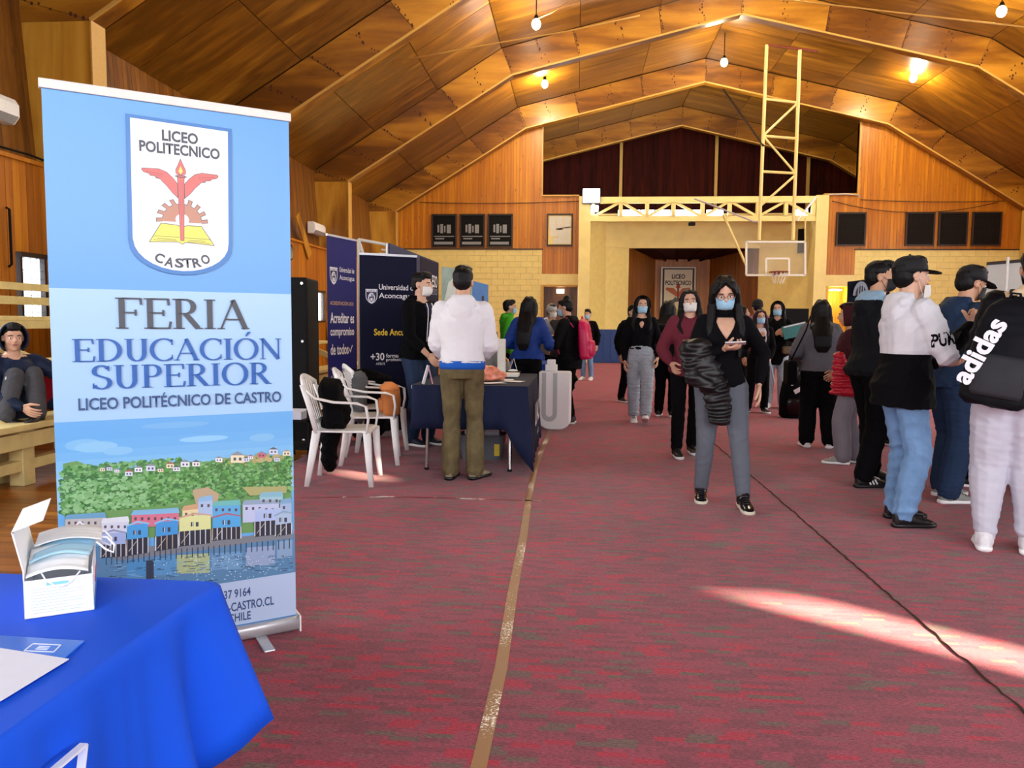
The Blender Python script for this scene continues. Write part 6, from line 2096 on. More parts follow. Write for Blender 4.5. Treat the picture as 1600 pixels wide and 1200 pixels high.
        if st in ('long',):
            L = hair.get('len', .30)
            pt = hair.get('part', 0)
            for sg_ in (-1, 1):
                a0 = Hp(sg_ * .052, .035, .085); a1 = Hp(sg_ * .080, .022, .01); a2 = Hp(sg_ * .086, -.002, -.075); fo_ = .066 * ks * bb + (top or {}).get('ease', .01) + .012
                sd = nb + sr * sg_ * (.066 if hair.get('front', True) else .045) * k + (sf * .045 * k if hair.get('front', True) else -sf * fo_ * .8) - s * .05 * k
                sd2 = nb + sr * sg_ * ((.058 if hair.get('front', True) else .034) * k) + sf * (fo_ if hair.get('front', True) else -fo_) - s * (L - .06)
                mb.chain([a0, a1, a2, sd, sd2], [.020, .024, .032, .034, .014 if hair.get('front', True) else .022], 10)
                mb.chain([Hp(sg_ * .03, -.03, .1), Hp(sg_ * .07, -.04, .02), Hp(sg_ * .075, -.05, -.09), nb + sr * sg_ * .055 * k - sf * .045 * k - s * .06 * k], [.03, .036, .042, .038], 10)
                if hair.get('fringe'): mb.chain([Hp(sg_ * .012, .050, .105), Hp(sg_ * .045, .072, .068), Hp(sg_ * .068, .052, .02)], [.018, .016, .014], 8)
            mb.loft([(Hp(0, -.055, .02), .075, .05, hrr, hf), (Hp(0, -.068, -.08), .082, .045, hrr, hf), (nb - sf * (fo_ * .85) - s * .04 * k, .09, .040, sr, sf), (nb - sf * (fo_ + .02) - s * (L * .45), .095, .034, sr, sf), (nb - sf * (fo_ + .015) - s * (L * .8), .085, .028, sr, sf), (nb - sf * fo_ - s * L, .05, .014, sr, sf)], 16)
        if st == 'bun':
            E((0, -.05, .125), (.045, .045, .04)); E((0, .045, .085), (.058, .040, .03))
        def dh(co):
            loc = (co - np.array(hc)) @ np.array(HM)
            q = loc.copy(); q[:, 2] *= .05; q[:, 1] *= .15
            return .0016 * fnoise(q, 120, 11, 2)
        add(mb, 'hair', hm, vx=max(.006, vox * .8), sm=2, disp=dh)
    # ---------- mask
    if mask:
        m_, mode = mask
        dz_ = -.042 if mode == 'chin' else 0
        def mf(u, v):
            a = (u - .5) * R(150)
            zz = -.102 + .092 * v
            hgt = .5 + .5 * cos(a)
            zz = zz * (1 - .25 * (1 - hgt)) - .012 * (1 - hgt) + dz_
            bulge = .012 * sin(pi * min(1, v * 1.1)) * max(0, cos(a)) ** 2
            rx, ry = .057 + .011 * v, .060 + .024 * v + bulge - .020 * max(0, 1 - v / .3) ** 2
            if mode == 'chin': ry += .012 * (1 - v)
            return Hp(rx * sin(a), .024 + ry * cos(a) + .0012 * sin(v * 38) * max(0, cos(a)), zz) - base
        mo = sheetmesh('face_mask', mf, 22, 14, m_, B, .002)
        for sg_ in (-1, 1):
            for v0 in (.9, .12):
                zz = -.100 + .095 * v0
                p0 = Vector(mf(.5 + sg_ * .49, v0)) + base
                MBt = MB().tube([p0, Hp(sg_ * .079, -.006, .0 + (.014 if v0 > .5 else -.012)), Hp(sg_ * .076, -.026, .004)], .0018, 5)
                raw_child(MBt, 'ear_loop', m_, mo, base, True)
    if glasses:
        gm = plain('glasses_red', '#5a1c24', .25)
        g = raw(MB().tube([Hp(-.008, .104, .004), Hp(.008, .104, .004)], .0018, 5), 'glasses', gm)
        for sg_ in (-1, 1):
            raw_child(MB().tube([Hp(sg_ * .033 + .024 * cos(q), .101 - abs(.024 * cos(q)) * .15, .002 + .018 * sin(q)) for q in [2 * pi * z / 18 for z in range(19)]], .0018, 5), 'lens_rim', gm, g, base, True)
            raw_child(MB().tube([Hp(sg_ * .057, .096, .006), Hp(sg_ * .078, .03, .008), Hp(sg_ * .08, -.01, .0)], .0016, 5), 'temple', gm, g, base, True)
    return J


def raw_child(mb, name, m, parent, base, smooth=True):
    mb.v = [tuple(Vector(v) - base) for v in mb.v]
    return mb.build(name, m, parent, smooth)


def bake_child(mb, name, m, parent, base, vox, sm, disp, matfn):
    o = bake(mb, name, m, parent, vox, sm, disp, None)
    me = o.data
    n = len(me.vertices)
    co = np.empty(n * 3, dtype=np.float32); me.vertices.foreach_get('co', co)
    if matfn is not None:
        npoly = len(me.polygons)
        ce = np.empty(npoly * 3, dtype=np.float32); me.polygons.foreach_get('center', ce)
        me.polygons.foreach_set('material_index', matfn(ce.reshape(-1, 3).astype(np.float64)).astype(np.int32))
    co = co.reshape(-1, 3) - np.array(base, dtype=np.float32)
    me.vertices.foreach_set('co', co.ravel())
    me.update()
    return o


def cap_hat(J, m, stripe=None):
    Hp, HM, hs, base, B = J['Hp'], J['HM'], J['hs'], J['base'], J['B']
    mb = MB()
    rings = []
    X, Y = HM.col[0], HM.col[1]
    for z, a, c_, yy in ((.028, .086, .104, -.012), (.06, .086, .103, -.012), (.09, .078, .094, -.012), (.112, .060, .073, -.014), (.126, .032, .04, -.014), (.130, .008, .01, -.014)):
        rings.append((Hp(0, yy, z), a * hs, c_ * hs, X, Y))
    mb.loft(rings, 20)
    c = raw_child(mb, 'cap', m, B, base)
    n = 12
    vs = []
    for lay in (0, 1):
        for i in range(n + 1):
            a = R(-72 + 144 * i / n)
            vs.append(Hp(.082 * sin(a), -.012 + .100 * cos(a), .036 + lay * .005))
        for i in range(n + 1):
            a = R(-72 + 144 * i / n)
            vs.append(Hp(.080 * sin(a), .06 + .115 * cos(a) ** .7 if cos(a) > 0 else .06, .022 + lay * .005 - .012 * cos(a) + .008 * (1 - cos(a))))
    fs = []
    N = n + 1
    for i in range(n):
        fs.append((i, i + 1, N + i + 1, N + i)); fs.append((2 * N + i, 3 * N + i, 3 * N + i + 1, 2 * N + i + 1))
        fs.append((N + i, N + i + 1, 3 * N + i + 1, 3 * N + i))
    raw_child(MB().add(vs, fs), 'brim', m, c, base)
    raw_child(MB().ell(Hp(0, -.014, .131), .008 * hs), 'button', m, c, base)
    if stripe:
        raw_child(MB().tube([Hp(.080 * sin(a), .062 + .116 * max(0, cos(a)) ** .7, .024 - .012 * cos(a) + .008 * (1 - cos(a))) for a in [R(-60 + 120 * i / 12) for i in range(13)]], .003, 5), 'brim_edge', stripe, c, base)
    return c


def beanie(J, m, fold=True):
    Hp, HM, hs, base, B = J['Hp'], J['HM'], J['hs'], J['base'], J['B']
    X, Y = HM.col[0], HM.col[1]
    mb = MB().loft([(Hp(0, yy, z), a * hs, c_ * hs, X, Y) for z, a, c_, yy in ((.015, .086, .103, -.016), (.06, .088, .105, -.016), (.1, .080, .094, -.018), (.13, .055, .065, -.02), (.145, .015, .02, -.02))], 20)
    c = raw_child(mb, 'beanie', m, B, base)
    raw_child(MB().loft([(Hp(0, -.016, z), a * hs, c_ * hs, X, Y) for z, a, c_ in ((.008, .087, .105), (.015, .092, .11), (.05, .092, .11), (.055, .088, .105))], 20), 'folded_edge', m, c, base)
    return c


def hood_up(J, m, vox=.01, tight=0):
    """raised hood as an open shell around the head"""
    Hp, HM, hs, base, B = J['Hp'], J['HM'], J['hs'], J['base'], J['B']
    nu, nv = 22, 14
    def hf_(u, v):
        # u: around from left cheek over the back?  v: from face opening to the back
        a = (u - .5) * R(290)           # angle around the opening, 0 = top
        b_ = v * R(125)                 # from opening rim to the back of the head
        rx, rz = .098 - tight, .122 - tight
        open_ = .80
        y = .045 - .155 * sin(b_ * .72) 
        k_ = cos(b_ * .72 - .15)
        k_ = max(.02, k_)
        return Hp(rx * sin(a) * k_, y, .0 + rz * cos(a) * k_ - .012 * v) - base
    o = sheetmesh('hood', hf_, nu, nv, m, B, .012)
    return o


def backpack(label, J, m, size=(.30, .46, .16), mode='back', up=.03, trim=None, shape='box', side=0, out=.0, straps=True, strapm=None):
    P, s, sr, sf, k, base = J['P'], J['s'], J['sr'], J['sf'], J['H'], J['base']
    w_, h_, d_ = size
    c = P + s * (.315 * k - up - h_ / 2) - sf * (.075 * k + .03 + d_ / 2 + out) + sr * side
    t = thing('backpack', label, 'backpack', tuple(c))
    MM = Matrix((sr, -sf, s)).transposed()
    T = lambda a, b_, z: (MM @ Vector((a, b_, z)))
    mb = MB().loft([(T(0, yo, z), a, b_, sr, -sf) for z, a, b_, yo in ((-h_ / 2, w_ * .40, d_ * .42, .01), (-h_ * .45, w_ * .50, d_ * .52, .01), (-h_ * .1, w_ * .50, d_ * .54, .01), (h_ * .25, w_ * .46, d_ * .46, 0), (h_ * .42, w_ * .36, d_ * .36, -.01), (h_ / 2, w_ * .2, d_ * .2, -.02))], 20, sq=3)
    bo = bake(mb, 'body', m, t, .012, 3, lambda co: .004 * fnoise(co, 12, 3))
    mb = MB().loft([(T(0, d_ * .52, z), a, b_, sr, -sf) for z, a, b_ in ((-h_ * .42, w_ * .34, .02), (-h_ * .38, w_ * .38, .035), (-h_ * .08, w_ * .38, .035), (-h_ * .04, w_ * .32, .02))], 16, sq=3)
    mb.build('front_pocket', trim or m, t, True)
    MB().tube([T(-.03, -.02, h_ * .48), T(-.02, -.02, h_ * .56), T(.02, -.02, h_ * .56), T(.03, -.02, h_ * .48)], .008, 6).build('handle', m, t, True)
    if straps:
        for i, sg_ in ((0, -1), (1, 1)):
            pts = []
            for q, w2 in enumerate(((.25, -.9), (.34, -.25), (.33, .45), (.24, 1.0), (.10, 1.02), (.0, .55), (-.02, -.2))):
                pts.append(Vector(P + s * (w2[0] * .88 + .02) * k * 1.0 + sr * sg_ * (.062 if q < 4 else .085) * k + sf * w2[1] * .078 * k) - c)
            mb = MB()
            rings = [(p_, .022, .006, sr, (pts[min(j + 1, 6)] - pts[max(j - 1, 0)]).normalized().cross(sr)) for j, p_ in enumerate(pts)]
            mb.loft(rings, 8)
            mb.build('strap', strapm or m, t, True)
    return t, c, MM
G = 'visitors of the fair'
DEN_L = cloth('denim_light', '#a4b0ba', .85, 300, .25, 9, .5)
DEN_B = cloth('denim_blue', '#7399c4', .85, 300, .28, 6, .5)
DEN_D = cloth('denim_dark', '#243450', .85, 300, .2, 8, .3)
GREYP = cloth('grey_trouser', '#5d626c', .8, 400, .06, 6, .15)
SHB = plain('shoe_black', '#101014', .45); SHW = plain('shoe_white', '#e2e2e6', .5); SHG = plain('shoe_grey', '#8a8c88', .6)
shoeB = dict(m=SHB, lace=SHB); shoeW = dict(m=SHW, lace=SHW); shoeBW = dict(m=SHB, lace=SHW)
blackP = lambda **k_: dict(m=BLKC, **k_)
def far(**k_): return k_

# ---- main woman walking towards the viewer
SWB = cloth('black_knit', '#0a0a0e', .9, 400, .2, 8, .2)
J = person('woman in red glasses and blue mask walking forward, reading a phone', 1.06, 5.66, 1.635, 182, G, 'f', lean=3,
           feet={'L': (-.15, .16, .0, -4, 4), 'R': (.11, -.12, .005, 6, 4)}, hands={'R': (.035, .25, 1.135), 'L': (-.255, .05, .885)}, poleR=(.8, -.3, -.5), poleL=(-.6, -.6, 0),
           palm={'R': ((-.75, .55, .1), (-.2, -.1, 1)), 'L': ((-.05, .1, -1), (.9, -.1, 0))}, curl=(.35, .75),
           head=(3, 20, 3), vox=.0075, build=1.05, bottom=dict(m=GREYP, ease=.005, fold=.003, r=(.058, .037, .028), len=.95, rise=.06), top=dict(m=SWB, ease=.010, hem=-.01, fold=.003, name='sweater', collar=.03, arm=1.06), shoes=dict(m=plain('boot_gloss', '#0e0e12', .2), sole=plain('sole_cream', '#cfc6b4', .6), high=.022, lace=SHB),
           hair=dict(style='long', len=.34, fringe=True), mask=(MASKB, 'on'), glasses=True, skin=SKINP)
# neckline and white inner top
k = J['H']
J['raw'](MB().loft([(J['nb'] - J['s'] * z * k + J['sf'] * y_ * k, a * k, .010 * k, J['sr'], J['sf']) for z, y_, a in ((.004, .044, .034), (.022, .060, .040), (.045, .074, .032), (.070, .085, .018), (.092, .091, .003))], 14), 'neckline', SKINP)
J['raw'](MB().loft([(J['nb'] + J['s'] * .004 * k + J['sf'] * .010 * k, .040 * k, .042 * k, J['sr'], J['sf']), (J['nb'] + J['s'] * .022 * k + J['sf'] * .012 * k, .038 * k, .040 * k, J['sr'], J['sf'])], 16), 'choker', BLKC)
h = J['hand1']
t = thing('smartphone', 'pale smartphone in the hand of the woman in red glasses', 'phone', h + Vector((-.0, -.055, .035)))
MB().box((0, 0, 0), (.135, .072, .009), Matrix.Rotation(R(-14), 3, 'X') @ Matrix.Rotation(R(-12), 3, 'Z')).build('body', plain('phone_white', '#d8d8dc', .3), t, bevel=.003)
MB().box((0, 0, .0055), (.125, .064, .001), Matrix.Rotation(R(-14), 3, 'X') @ Matrix.Rotation(R(-12), 3, 'Z')).build('screen', M['black_gloss'], t)
# puffer jacket hung over her right forearm
e0, w0 = J['el'][1], J['wr'][1]
PUF = plain('puffer_black', '#08080c', .5, var=.15, nscale=40)
mb = MB()
rs_ = random.Random(5)
mid = e0.lerp(w0, .45)
for i, (dx, dz, rx, rz) in enumerate(((-.05, .06, .10, .06), (-.06, -.01, .13, .06), (-.03, -.07, .14, .05), (.0, -.13, .13, .05), (.04, -.19, .12, .05), (.07, -.25, .115, .048), (.09, -.31, .11, .045), (.10, -.37, .10, .042), (.105, -.425, .09, .038), (.105, -.47, .078, .03))):
    mb.ell(mid + Vector((dx, -.03, dz)), (rx, .075 - .002 * i, rz))
mb.cap(mid + Vector((-.13, -.0, .05)), mid + Vector((-.10, -.07, -.16)), .055, .06)
mb.cap(mid + Vector((-.10, -.07, -.16)), mid + Vector((.03, -.08, -.22)), .055, .045)
tag(bake(mb, 'puffer_jacket', PUF, None, .009, 4, lambda c: .006 * fnoise(c * np.array([.5, 1, 1.6]), 13, 8), inv=tuple(mid)), 'black puffer jacket draped over the forearm of the woman in red glasses', 'jacket')

# ---- black and white hoodie boy
HW = cloth('hoodie_white', '#d9dae0', .9, 400, .05, 8, .2); HB_ = cloth('hoodie_black', '#08080c', .9, 400, .2, 8, .2)
def puma_fn(ce, J):
    e1, w1 = np.array(J['el'][1]), np.array(J['wr'][1])
    out = np.zeros(len(ce))
    out[ce[:, 2] < 1.125] = 1
    for i in (0, 1):
        a, b = np.array(J['el'][i]), np.array(J['wr'][i]); d = b - a
        t_ = ((ce - a) @ d) / (d @ d)
        dist = np.linalg.norm(ce - (a + np.clip(t_, 0, 1.1)[:, None] * d), axis=1)
        sh_ = np.array(J['sh'][i])
        ua = ((ce - sh_) @ (a - sh_)) / ((a - sh_) @ (a - sh_)); du = np.linalg.norm(ce - (sh_ + np.clip(ua, 0, 1)[:, None] * (a - sh_)), axis=1)
        out[(du < .09) & (ua > .3) & (ce[:, 2] > 1.06) & (dist > du - .005)] = 0
        out[(dist < .11) & (dist < du - .004) & (t_ > .0)] = 1
    return out
J = person('boy in black cap and white and black sports hoodie, mask under his chin', 2.13, 5.18, 1.735, 84, G, 'm', lean=2,
           feet={'L': (-.16, .07, 0, 0, 0), 'R': (.08, .0, 0, -2, 0)}, hands={'R': (.19, .31, 1.31), 'L': (-.12, .28, 1.05)}, poleR=(.3, -.5, -1), poleL=(-.3, -.3, -1),
           palm={'R': ((-.25, .5, .6), (-.8, -.1, -.2)), 'L': ((.4, .8, 0), (0, 0, 1))}, curl=(.5, 1.25), head=(0, -2, 0), vox=.0075, build=1.06,
           bottom=dict(m=DEN_B, ease=.012, fold=.010, r=(.049, .040, .034), len=.96), top=dict(m=[HW, HB_], ease=.034, hem=-.06, skirt=.085, fold=.008, hood=True, arm=1.2, name='hoodie', fn=puma_fn),
           shoes=dict(m=SHB, sole=SHB, lace=SHB), hair=dict(style='fade'), mask=(MASKW, 'chin'), skin=SKINP)
cap_hat(J, plain('cap_black', '#0d0e12', .8))
B = J['B']
ue = J['sh'][1].lerp(J['el'][1], .70) - J['base']
o = text('PUMA', ue.x - .062, ue.z - .038, .17, .085, HB_, B, 0, .03, rot=R(12)); o.location.y = ue.y - .03
sw = o.modifiers.new('wrap', 'SHRINKWRAP'); sw.target = J['topobj']; sw.wrap_method = 'PROJECT'; sw.use_project_y = True; sw.use_negative_direction = True; sw.use_positive_direction = True; sw.offset = .003; sw.project_limit = .2
o.location.y = ue.y - .14

# ---- navy jacket boy with cap
J = person('boy in navy hooded jacket and dark jeans under a black cap with pale brim edge', 2.80, 5.98, 1.74, 78, G, 'm', lean=9, feet={'L': (-.12, .06, 0, 0, 0), 'R': (.13, -.07, 0, 4, 0)}, hands={'R': (.10, .30, 1.0), 'L': (-.1, .32, 1.0)},
           head=(2, 14, 0), vox=.009, build=1.08, bottom=dict(m=cloth('jeans_navy', '#203350', .85, 300, .25, 8, .3), ease=.014, fold=.006, r=(.054, .044, .038)), top=dict(m=cloth('jacket_navy', '#1d3350', .75, 300, .25, 6, .3), ease=.034, hem=-.06, hood=True, arm=1.3, fold=.010), shoes=dict(m=SHG, lace=SHB), hair=dict(style='short'), mask=(MASKK, 'on'))
cap_hat(J, plain('cap_black', '#0d0e12', .8), plain('edge_white', '#e0e0e0', .6))

# ---- boy with the black mask looking back
DK = cloth('jacket_charcoal', '#14171b', .75, 300, .25, 7, .35); HBL = cloth('hood_blue', '#8fb0c8', .85)
def hoodblue(ce, J):
    nb = np.array(J['nb']); s_ = np.array(J['s']); sf_ = np.array(J['sf'])
    q = (ce - nb) @ s_
    dd_ = np.linalg.norm(ce - nb, axis=1)
    return ((q > -.012) & (dd_ < .16)).astype(float)
J = person('boy in black mask and dark jacket with pale blue hood, glancing back', 2.40, 6.47, 1.815, 72, G, 'm', lean=4, feet={'L': (-.12, .14, 0, 0, 0), 'R': (.10, -.10, 0, 4, 0)}, hands={'R': (.205, .13, .90), 'L': (-.15, .26, .98)}, poleR=(.4, -1, 0),
           head=(38, 2, 0), vox=.0085, build=1.02, bottom=dict(m=BLKC, ease=.014, fold=.006, r=(.052, .042, .036)), top=dict(m=[DK, HBL], ease=.028, hem=-.05, hood=True, arm=1.15, fold=.009, fn=hoodblue), shoes=dict(m=SHB, sole=SHB, lace=SHW), hair=dict(style='fade'), mask=(MASKK, 'on'))
B = J['B']
for q in range(3):
    a_ = J['an'][1] + J['r'] * .052 + J['f'] * (.03 + q * .03) - J['base']
    MB().bar((a_.x, a_.y - .004, a_.z - .055), (a_.x - .02, a_.y - .004, a_.z - .015), .004, .012, (1, 0, 0)).build('shoe_stripe', SHW, B)

# ---- boy with the black sports backpack at the right edge
BEI = cloth('hood_beige', '#dcc3a0', .9, 300, .06); JBK = cloth('jacket_black', '#0c0c11', .55, 260, .3, 6, .3)
J = person('boy at the right edge in black jacket with beige hood and pale sweatpants', 2.50, 4.60, 1.76, 24, G, 'm', lean=7, lean_side=9, feet={'L': (-.10, .0, 0, -2, 0), 'R': (.12, .03, 0, 8, 0)}, hands={'R': (.14, .30, 1.05), 'L': (-.13, .30, 1.06)}, poleL=(-.35, -.8, -.5),
           head=(0, 14, 0), vox=.0085, build=1.1, bottom=dict(m=cloth('sweatpants', '#c5c5d2', .9, 300, .05, 6, .3), ease=.022, fold=.008, r=(.052, .042, .022), len=.93), top=dict(m=[JBK, BEI], ease=.034, hem=-.03, hood=True, arm=1.25, fold=.008, fn=hoodblue),
           shoes=dict(m=SHW, lace=SHW, high=.02), hair=dict(style='fade'), mask=(MASKK, 'on'))
bp_, c_, MM_ = backpack('black sports backpack with white lettering on the boy at the right edge', J, cloth('pack_black', '#101116', .7, 260, .25, 6, .3), (.33, .60, .17), up=.08, side=-.11, trim=cloth('pack_grey', '#2c2d32', .7, 260, .2))
o = text('adidas', 0, 0, .38, .105, WT, bp_, 0, .035)
face_n = -J['sf']
o.matrix_local = Matrix.Translation(face_n * .155 + J['sr'] * -.13 - J['s'] * .22) @ Matrix((J['sr'], -face_n, J['s'])).transposed().to_4x4() @ Matrix.Rotation(-R(72), 4, 'Y')

# ---- grey hoodie woman from behind
J = person('woman with long black hair in a grey hoodie and wide black trousers, from behind', 2.60, 8.42, 1.565, 10, G, 'f', lean=6, build=1.20, feet={'L': (-.11, -.02, 0, -12, 0), 'R': (.12, -.02, 0, 14, 0)}, hands={'R': (.16, .24, .95), 'L': (-.17, .22, .95)}, head=(4, 8, 0), vox=.010,
           bottom=dict(m=BLKC, ease=.014, fold=.006, r=(.052, .042, .037), len=.95), top=dict(m=cloth('hoodie_grey', '#62626a', .9, 300, .12, 6, .3), ease=.028, hem=-.02, hood=True, arm=1.25, fold=.009), shoes=dict(m=SHW, lace=SHW), hair=dict(style='long', len=.30, front=False))
t = thing('shoulder_bag', 'black shoulder bag with thin strap at the left hip of the grey hoodie woman', 'bag', J['W'](-.30, -.02, .80))
MB().box((0, 0, 0), (.10, .22, .26)).build('body', BLKC, t, bevel=.03, seg=3)
MB().tube([Vector(q) for q in ((0, 0, .12), (.03, -.10, .25), (.10, -.17, .45), (.16, -.10, .60))], .008, 6).build('strap', BLKC, t, True)

# ---- woman with maroon hood and red puffer
MAR = cloth('maroon_hood', '#3c141a', .85)
J = person('person in a raised maroon hood carrying a red puffer jacket', 2.60, 7.45, 1.50, -72, G, 'f', lean=4, hands={'L': (-.18, .08, .80), 'R': (.12, .14, .85)}, feet={'L': (-.08, .05, 0, 0, 0), 'R': (.08, -.06, 0, 0, 0)}, head=(6, 6, 0), vox=.010,
           bottom=dict(m=cloth('trousers_greige', '#77727a', .85, 300, .1), ease=.016, r=(.054, .046, .042)), top=dict(m=MAR, ease=.026, hem=-.05, arm=1.15), shoes=dict(m=SHG, lace=SHW), hair=dict(style='short'))
hood_up(J, MAR)
RP = plain('puffer_red', '#b0162c', .38, var=.12, nscale=30)
mb = MB(); c_ = Vector((2.46, 7.22, .86))
for i in range(7): mb.ell(c_ + Vector((-.07 + .018 * i, -.02, .17 - i * .055)), (.05 + .024 * i, .07, .040))
tag(bake(mb, 'puffer_jacket', RP, None, .009, 1, lambda c: .004 * fnoise(c, 20, 8), inv=tuple(c_)), 'red quilted puffer jacket held beside the boy with the black mask', 'jacket')

# ---- white hoodie man from behind
OLV = cloth('corduroy', '#665b3e', .8, 260, .45, 9, .7)
HWH = cloth('hoodie_snow', '#e8e8ec', .9, 400, .03, 6, .15)
J = person('man in white hoodie and olive corduroy trousers seen from behind at the navy table', -.93, 6.28, 1.745, -3, G, 'm', lean=2, feet={'L': (-.095, -.02, 0, 6, 0), 'R': (.11, .0, 0, 30, 0)}, hands={'R': (.13, .28, .98), 'L': (-.13, .28, .98)}, poleR=(.7, -.8, -.4), poleL=(-.7, -.8, -.4),
           head=(4, 6, 0), vox=.008, build=1.06, bottom=dict(m=OLV, ease=.010, fold=.007, r=(.049, .035, .038), len=1.0, rise=.03), top=dict(m=HWH, ease=.026, hem=.022, hood=True, arm=1.2, fold=.008, name='hoodie'), shoes=dict(m=plain('shoe_tan', '#8a7e64', .6), sole=SHB), hair=dict(style='short'))
k = J['H']
J['raw'](MB().loft([(J['P'] + J['s'] * z * k, .083 * k * 1.06 + .036, .064 * k * 1.06 + .034, J['sr'], J['sf']) for z in (-.008, .03)], 24, sq=2.3), 'shirt_hem', cloth('shirt_blue', '#1f5fc0', .85))

# ---- man in the black hoodie behind the table
J = person('bearded man in white mask and open black hoodie behind the navy table', -1.66, 8.02, 1.81, 122, G, 'm', lean=4, hands={'R': (.17, .30, .97), 'L': (-.12, .36, .92)}, poleR=(.8, -.8, -.2), head=(-12, 4, 0), vox=.0085, build=1.05, feet={'L': (-.10, .05, 0, 0, 0), 'R': (.10, 0, 0, 0, 0)},
           bottom=dict(m=DEN_D, ease=.010, r=(.052, .042, .036)), top=dict(m=BLKC, ease=.026, hem=-.03, hood=True, arm=1.1, sleeve=.35, fold=.008), shoes=dict(m=plain('shoe_navy', '#161c34', .6)), hair=dict(style='fade'), mask=(MASKW, 'on'), skin=SKINP)
k = J['H']
for sg_ in (-1, 1):
    J['raw'](MB().tube([J['P'] + J['s'] * z * k + J['sf'] * (.066 * k * 1.05 + .024 + d_) + J['sr'] * sg_ * .022 * k for z, d_ in ((.30, -.03), (.27, .0), (.22, .006), (.15, .004), (.08, .002))], .005, 6), 'hood_cord', WT)
J['raw'](MB().loft([(J['P'] + J['s'] * z * k + J['sf'] * .058 * k, .024 * k, .022 * k, J['sr'], J['sf']) for z in (.12, .2, .26, .29)], 12), 'shirt', cloth('shirt_plum', '#2a2440', .8))

# ---- boy seated on the bleacher, person in red behind him
NJ = cloth('jacket_deepblue', '#12203c', .6, 260, .25, 6, .3)
J = person('boy in navy hooded jacket sitting cross-legged on the bleacher at the left edge', -4.62, 5.95, 1.62, 118, None, 'm', lean=4, sit=.50, feet={'L': (-.02, .36, .46, 50, 0), 'R': (.20, .30, .44, -60, 0)}, hands={'L': (-.24, .40, .86), 'R': (.10, .36, .60)}, head=(14, 4, 0), vox=.008,
           bottom=dict(m=cloth('track_grey', '#4a4b50', .85, 300, .1), ease=.014, fold=.006), top=dict(m=NJ, ease=.030, hem=-.03, arm=1.2, fold=.010), shoes=dict(m=SHB), hair=dict(style='fade'), skin=SKINP, build=1.05)
hood_up(J, NJ)
B = J['B']
a, b = J['hj'][1].lerp(J['kn'][1], .45) - J['base'], J['kn'][1] - J['base']
for d_ in (0, .028):
    J2 = MB().tube([a + Vector((.02, -.095, .02 - d_)), b + Vector((.0, -.09, .0 - d_))], .006, 6); J2.build('leg_stripe', WT, B)
J = person('person in a red jacket with black hair bending over on the bleacher', -4.98, 6.9, 1.62, 82, None, 'm', lean=36, sit=.58, feet={'L': (-.1, .55, .0, 0, 0), 'R': (.1, .55, .0, 0, 0)}, hands={'L': (-.15, .5, .62), 'R': (.15, .5, .62)}, head=(20, 35, 0), vox=.010,
           bottom=dict(m=DEN_D, ease=.012), top=dict(m=cloth('jacket_red', '#a3142c', .8, 300, .1), ease=.034, hood=True, arm=1.2, fold=.008), shoes=dict(m=SHB), hair=dict(style='short'))

# ---- people around the tables, left side
J = person('man in lime green jacket and blue mask standing by the cream wall', -1.09, 12.2, 1.66, 82, G, 'm', head=(-4, 0, 0), vox=.012, bottom=blackP(), top=dict(m=cloth('jacket_green', '#3fa81e', .7, 200, .15), ease=.03, collar=.05, hood=True, arm=1.2), shoes=shoeB, hair=dict(style='fade'), mask=(MASKB, 'on'))
J = person('person with black hair and grey hoodie seated by the display post', -1.22, 9.98, 1.55, 35, None, 'f', sit=.50, lean=16, feet={'L': (-.1, .42, 0, 0, 0), 'R': (.1, .42, 0, 0, 0)}, hands={'L': (-.15, .35, .76), 'R': (.15, .35, .76)}, head=(0, 15, 0), vox=.011, bottom=dict(m=DEN_D), top=dict(m=cloth('hoodie_stone', '#8a8c88', .9), ease=.028, hood=True, arm=1.2), shoes=shoeB, hair=dict(style='long', len=.12, front=False))
J['B']['label'] = 'person in grey hoodie with black hair seated by the white post on the navy table'
st = thing('stool', 'black stool under the seated person in the grey hoodie', 'stool', (-1.22, 9.95, 0))
MB().tube([(0, 0, .40), (0, 0, .43)], .17, 18).build('seat', M['black'], st)
for a in range(4): MB().tube([(.12 * cos(a * pi / 2 + .8), .12 * sin(a * pi / 2 + .8), .40), (.17 * cos(a * pi / 2 + .8), .17 * sin(a * pi / 2 + .8), 0)], .012, 6).build('leg', M['chrome'], st)
BJ = cloth('jacket_royal', '#14357e', .65, 240, .22, 6, .3)
J = person('woman with very long black hair in a royal blue jacket, seen from behind', -.60, 9.62, 1.62, 16, G, 'f', lean=5, hands={'R': (.20, .26, .98), 'L': (-.18, .22, 1.0)}, head=(0, 6, 0), vox=.010, build=1.12, bottom=dict(m=BLKC, ease=.016), top=dict(m=BJ, ease=.036, hem=-.015, arm=1.3, fold=.011), shoes=shoeB, hair=dict(style='long', len=.40, front=False))
J['raw'](MB().loft([(J['P'] + J['s'] * z * 1.62 - J['sf'] * .155, a_, .012, J['sr'], J['sf']) for z, a_ in ((.21, .03), (.216, .04), (.222, .03))], 10), 'white_tab', WT)
J = person('person in a light grey hood, only the head showing between two black haired women', -.42, 12.9, 1.60, 150, G, 'm', vox=.014, bottom=blackP(), top=dict(m=cloth('hoodie_stone', '#8a8c88', .9), ease=.03, hood=True), shoes=shoeB, hair=dict(style='short'), mask=(MASKW, 'on'))
beanie(J, plain('beanie_grey', '#a8a8a6', .9))
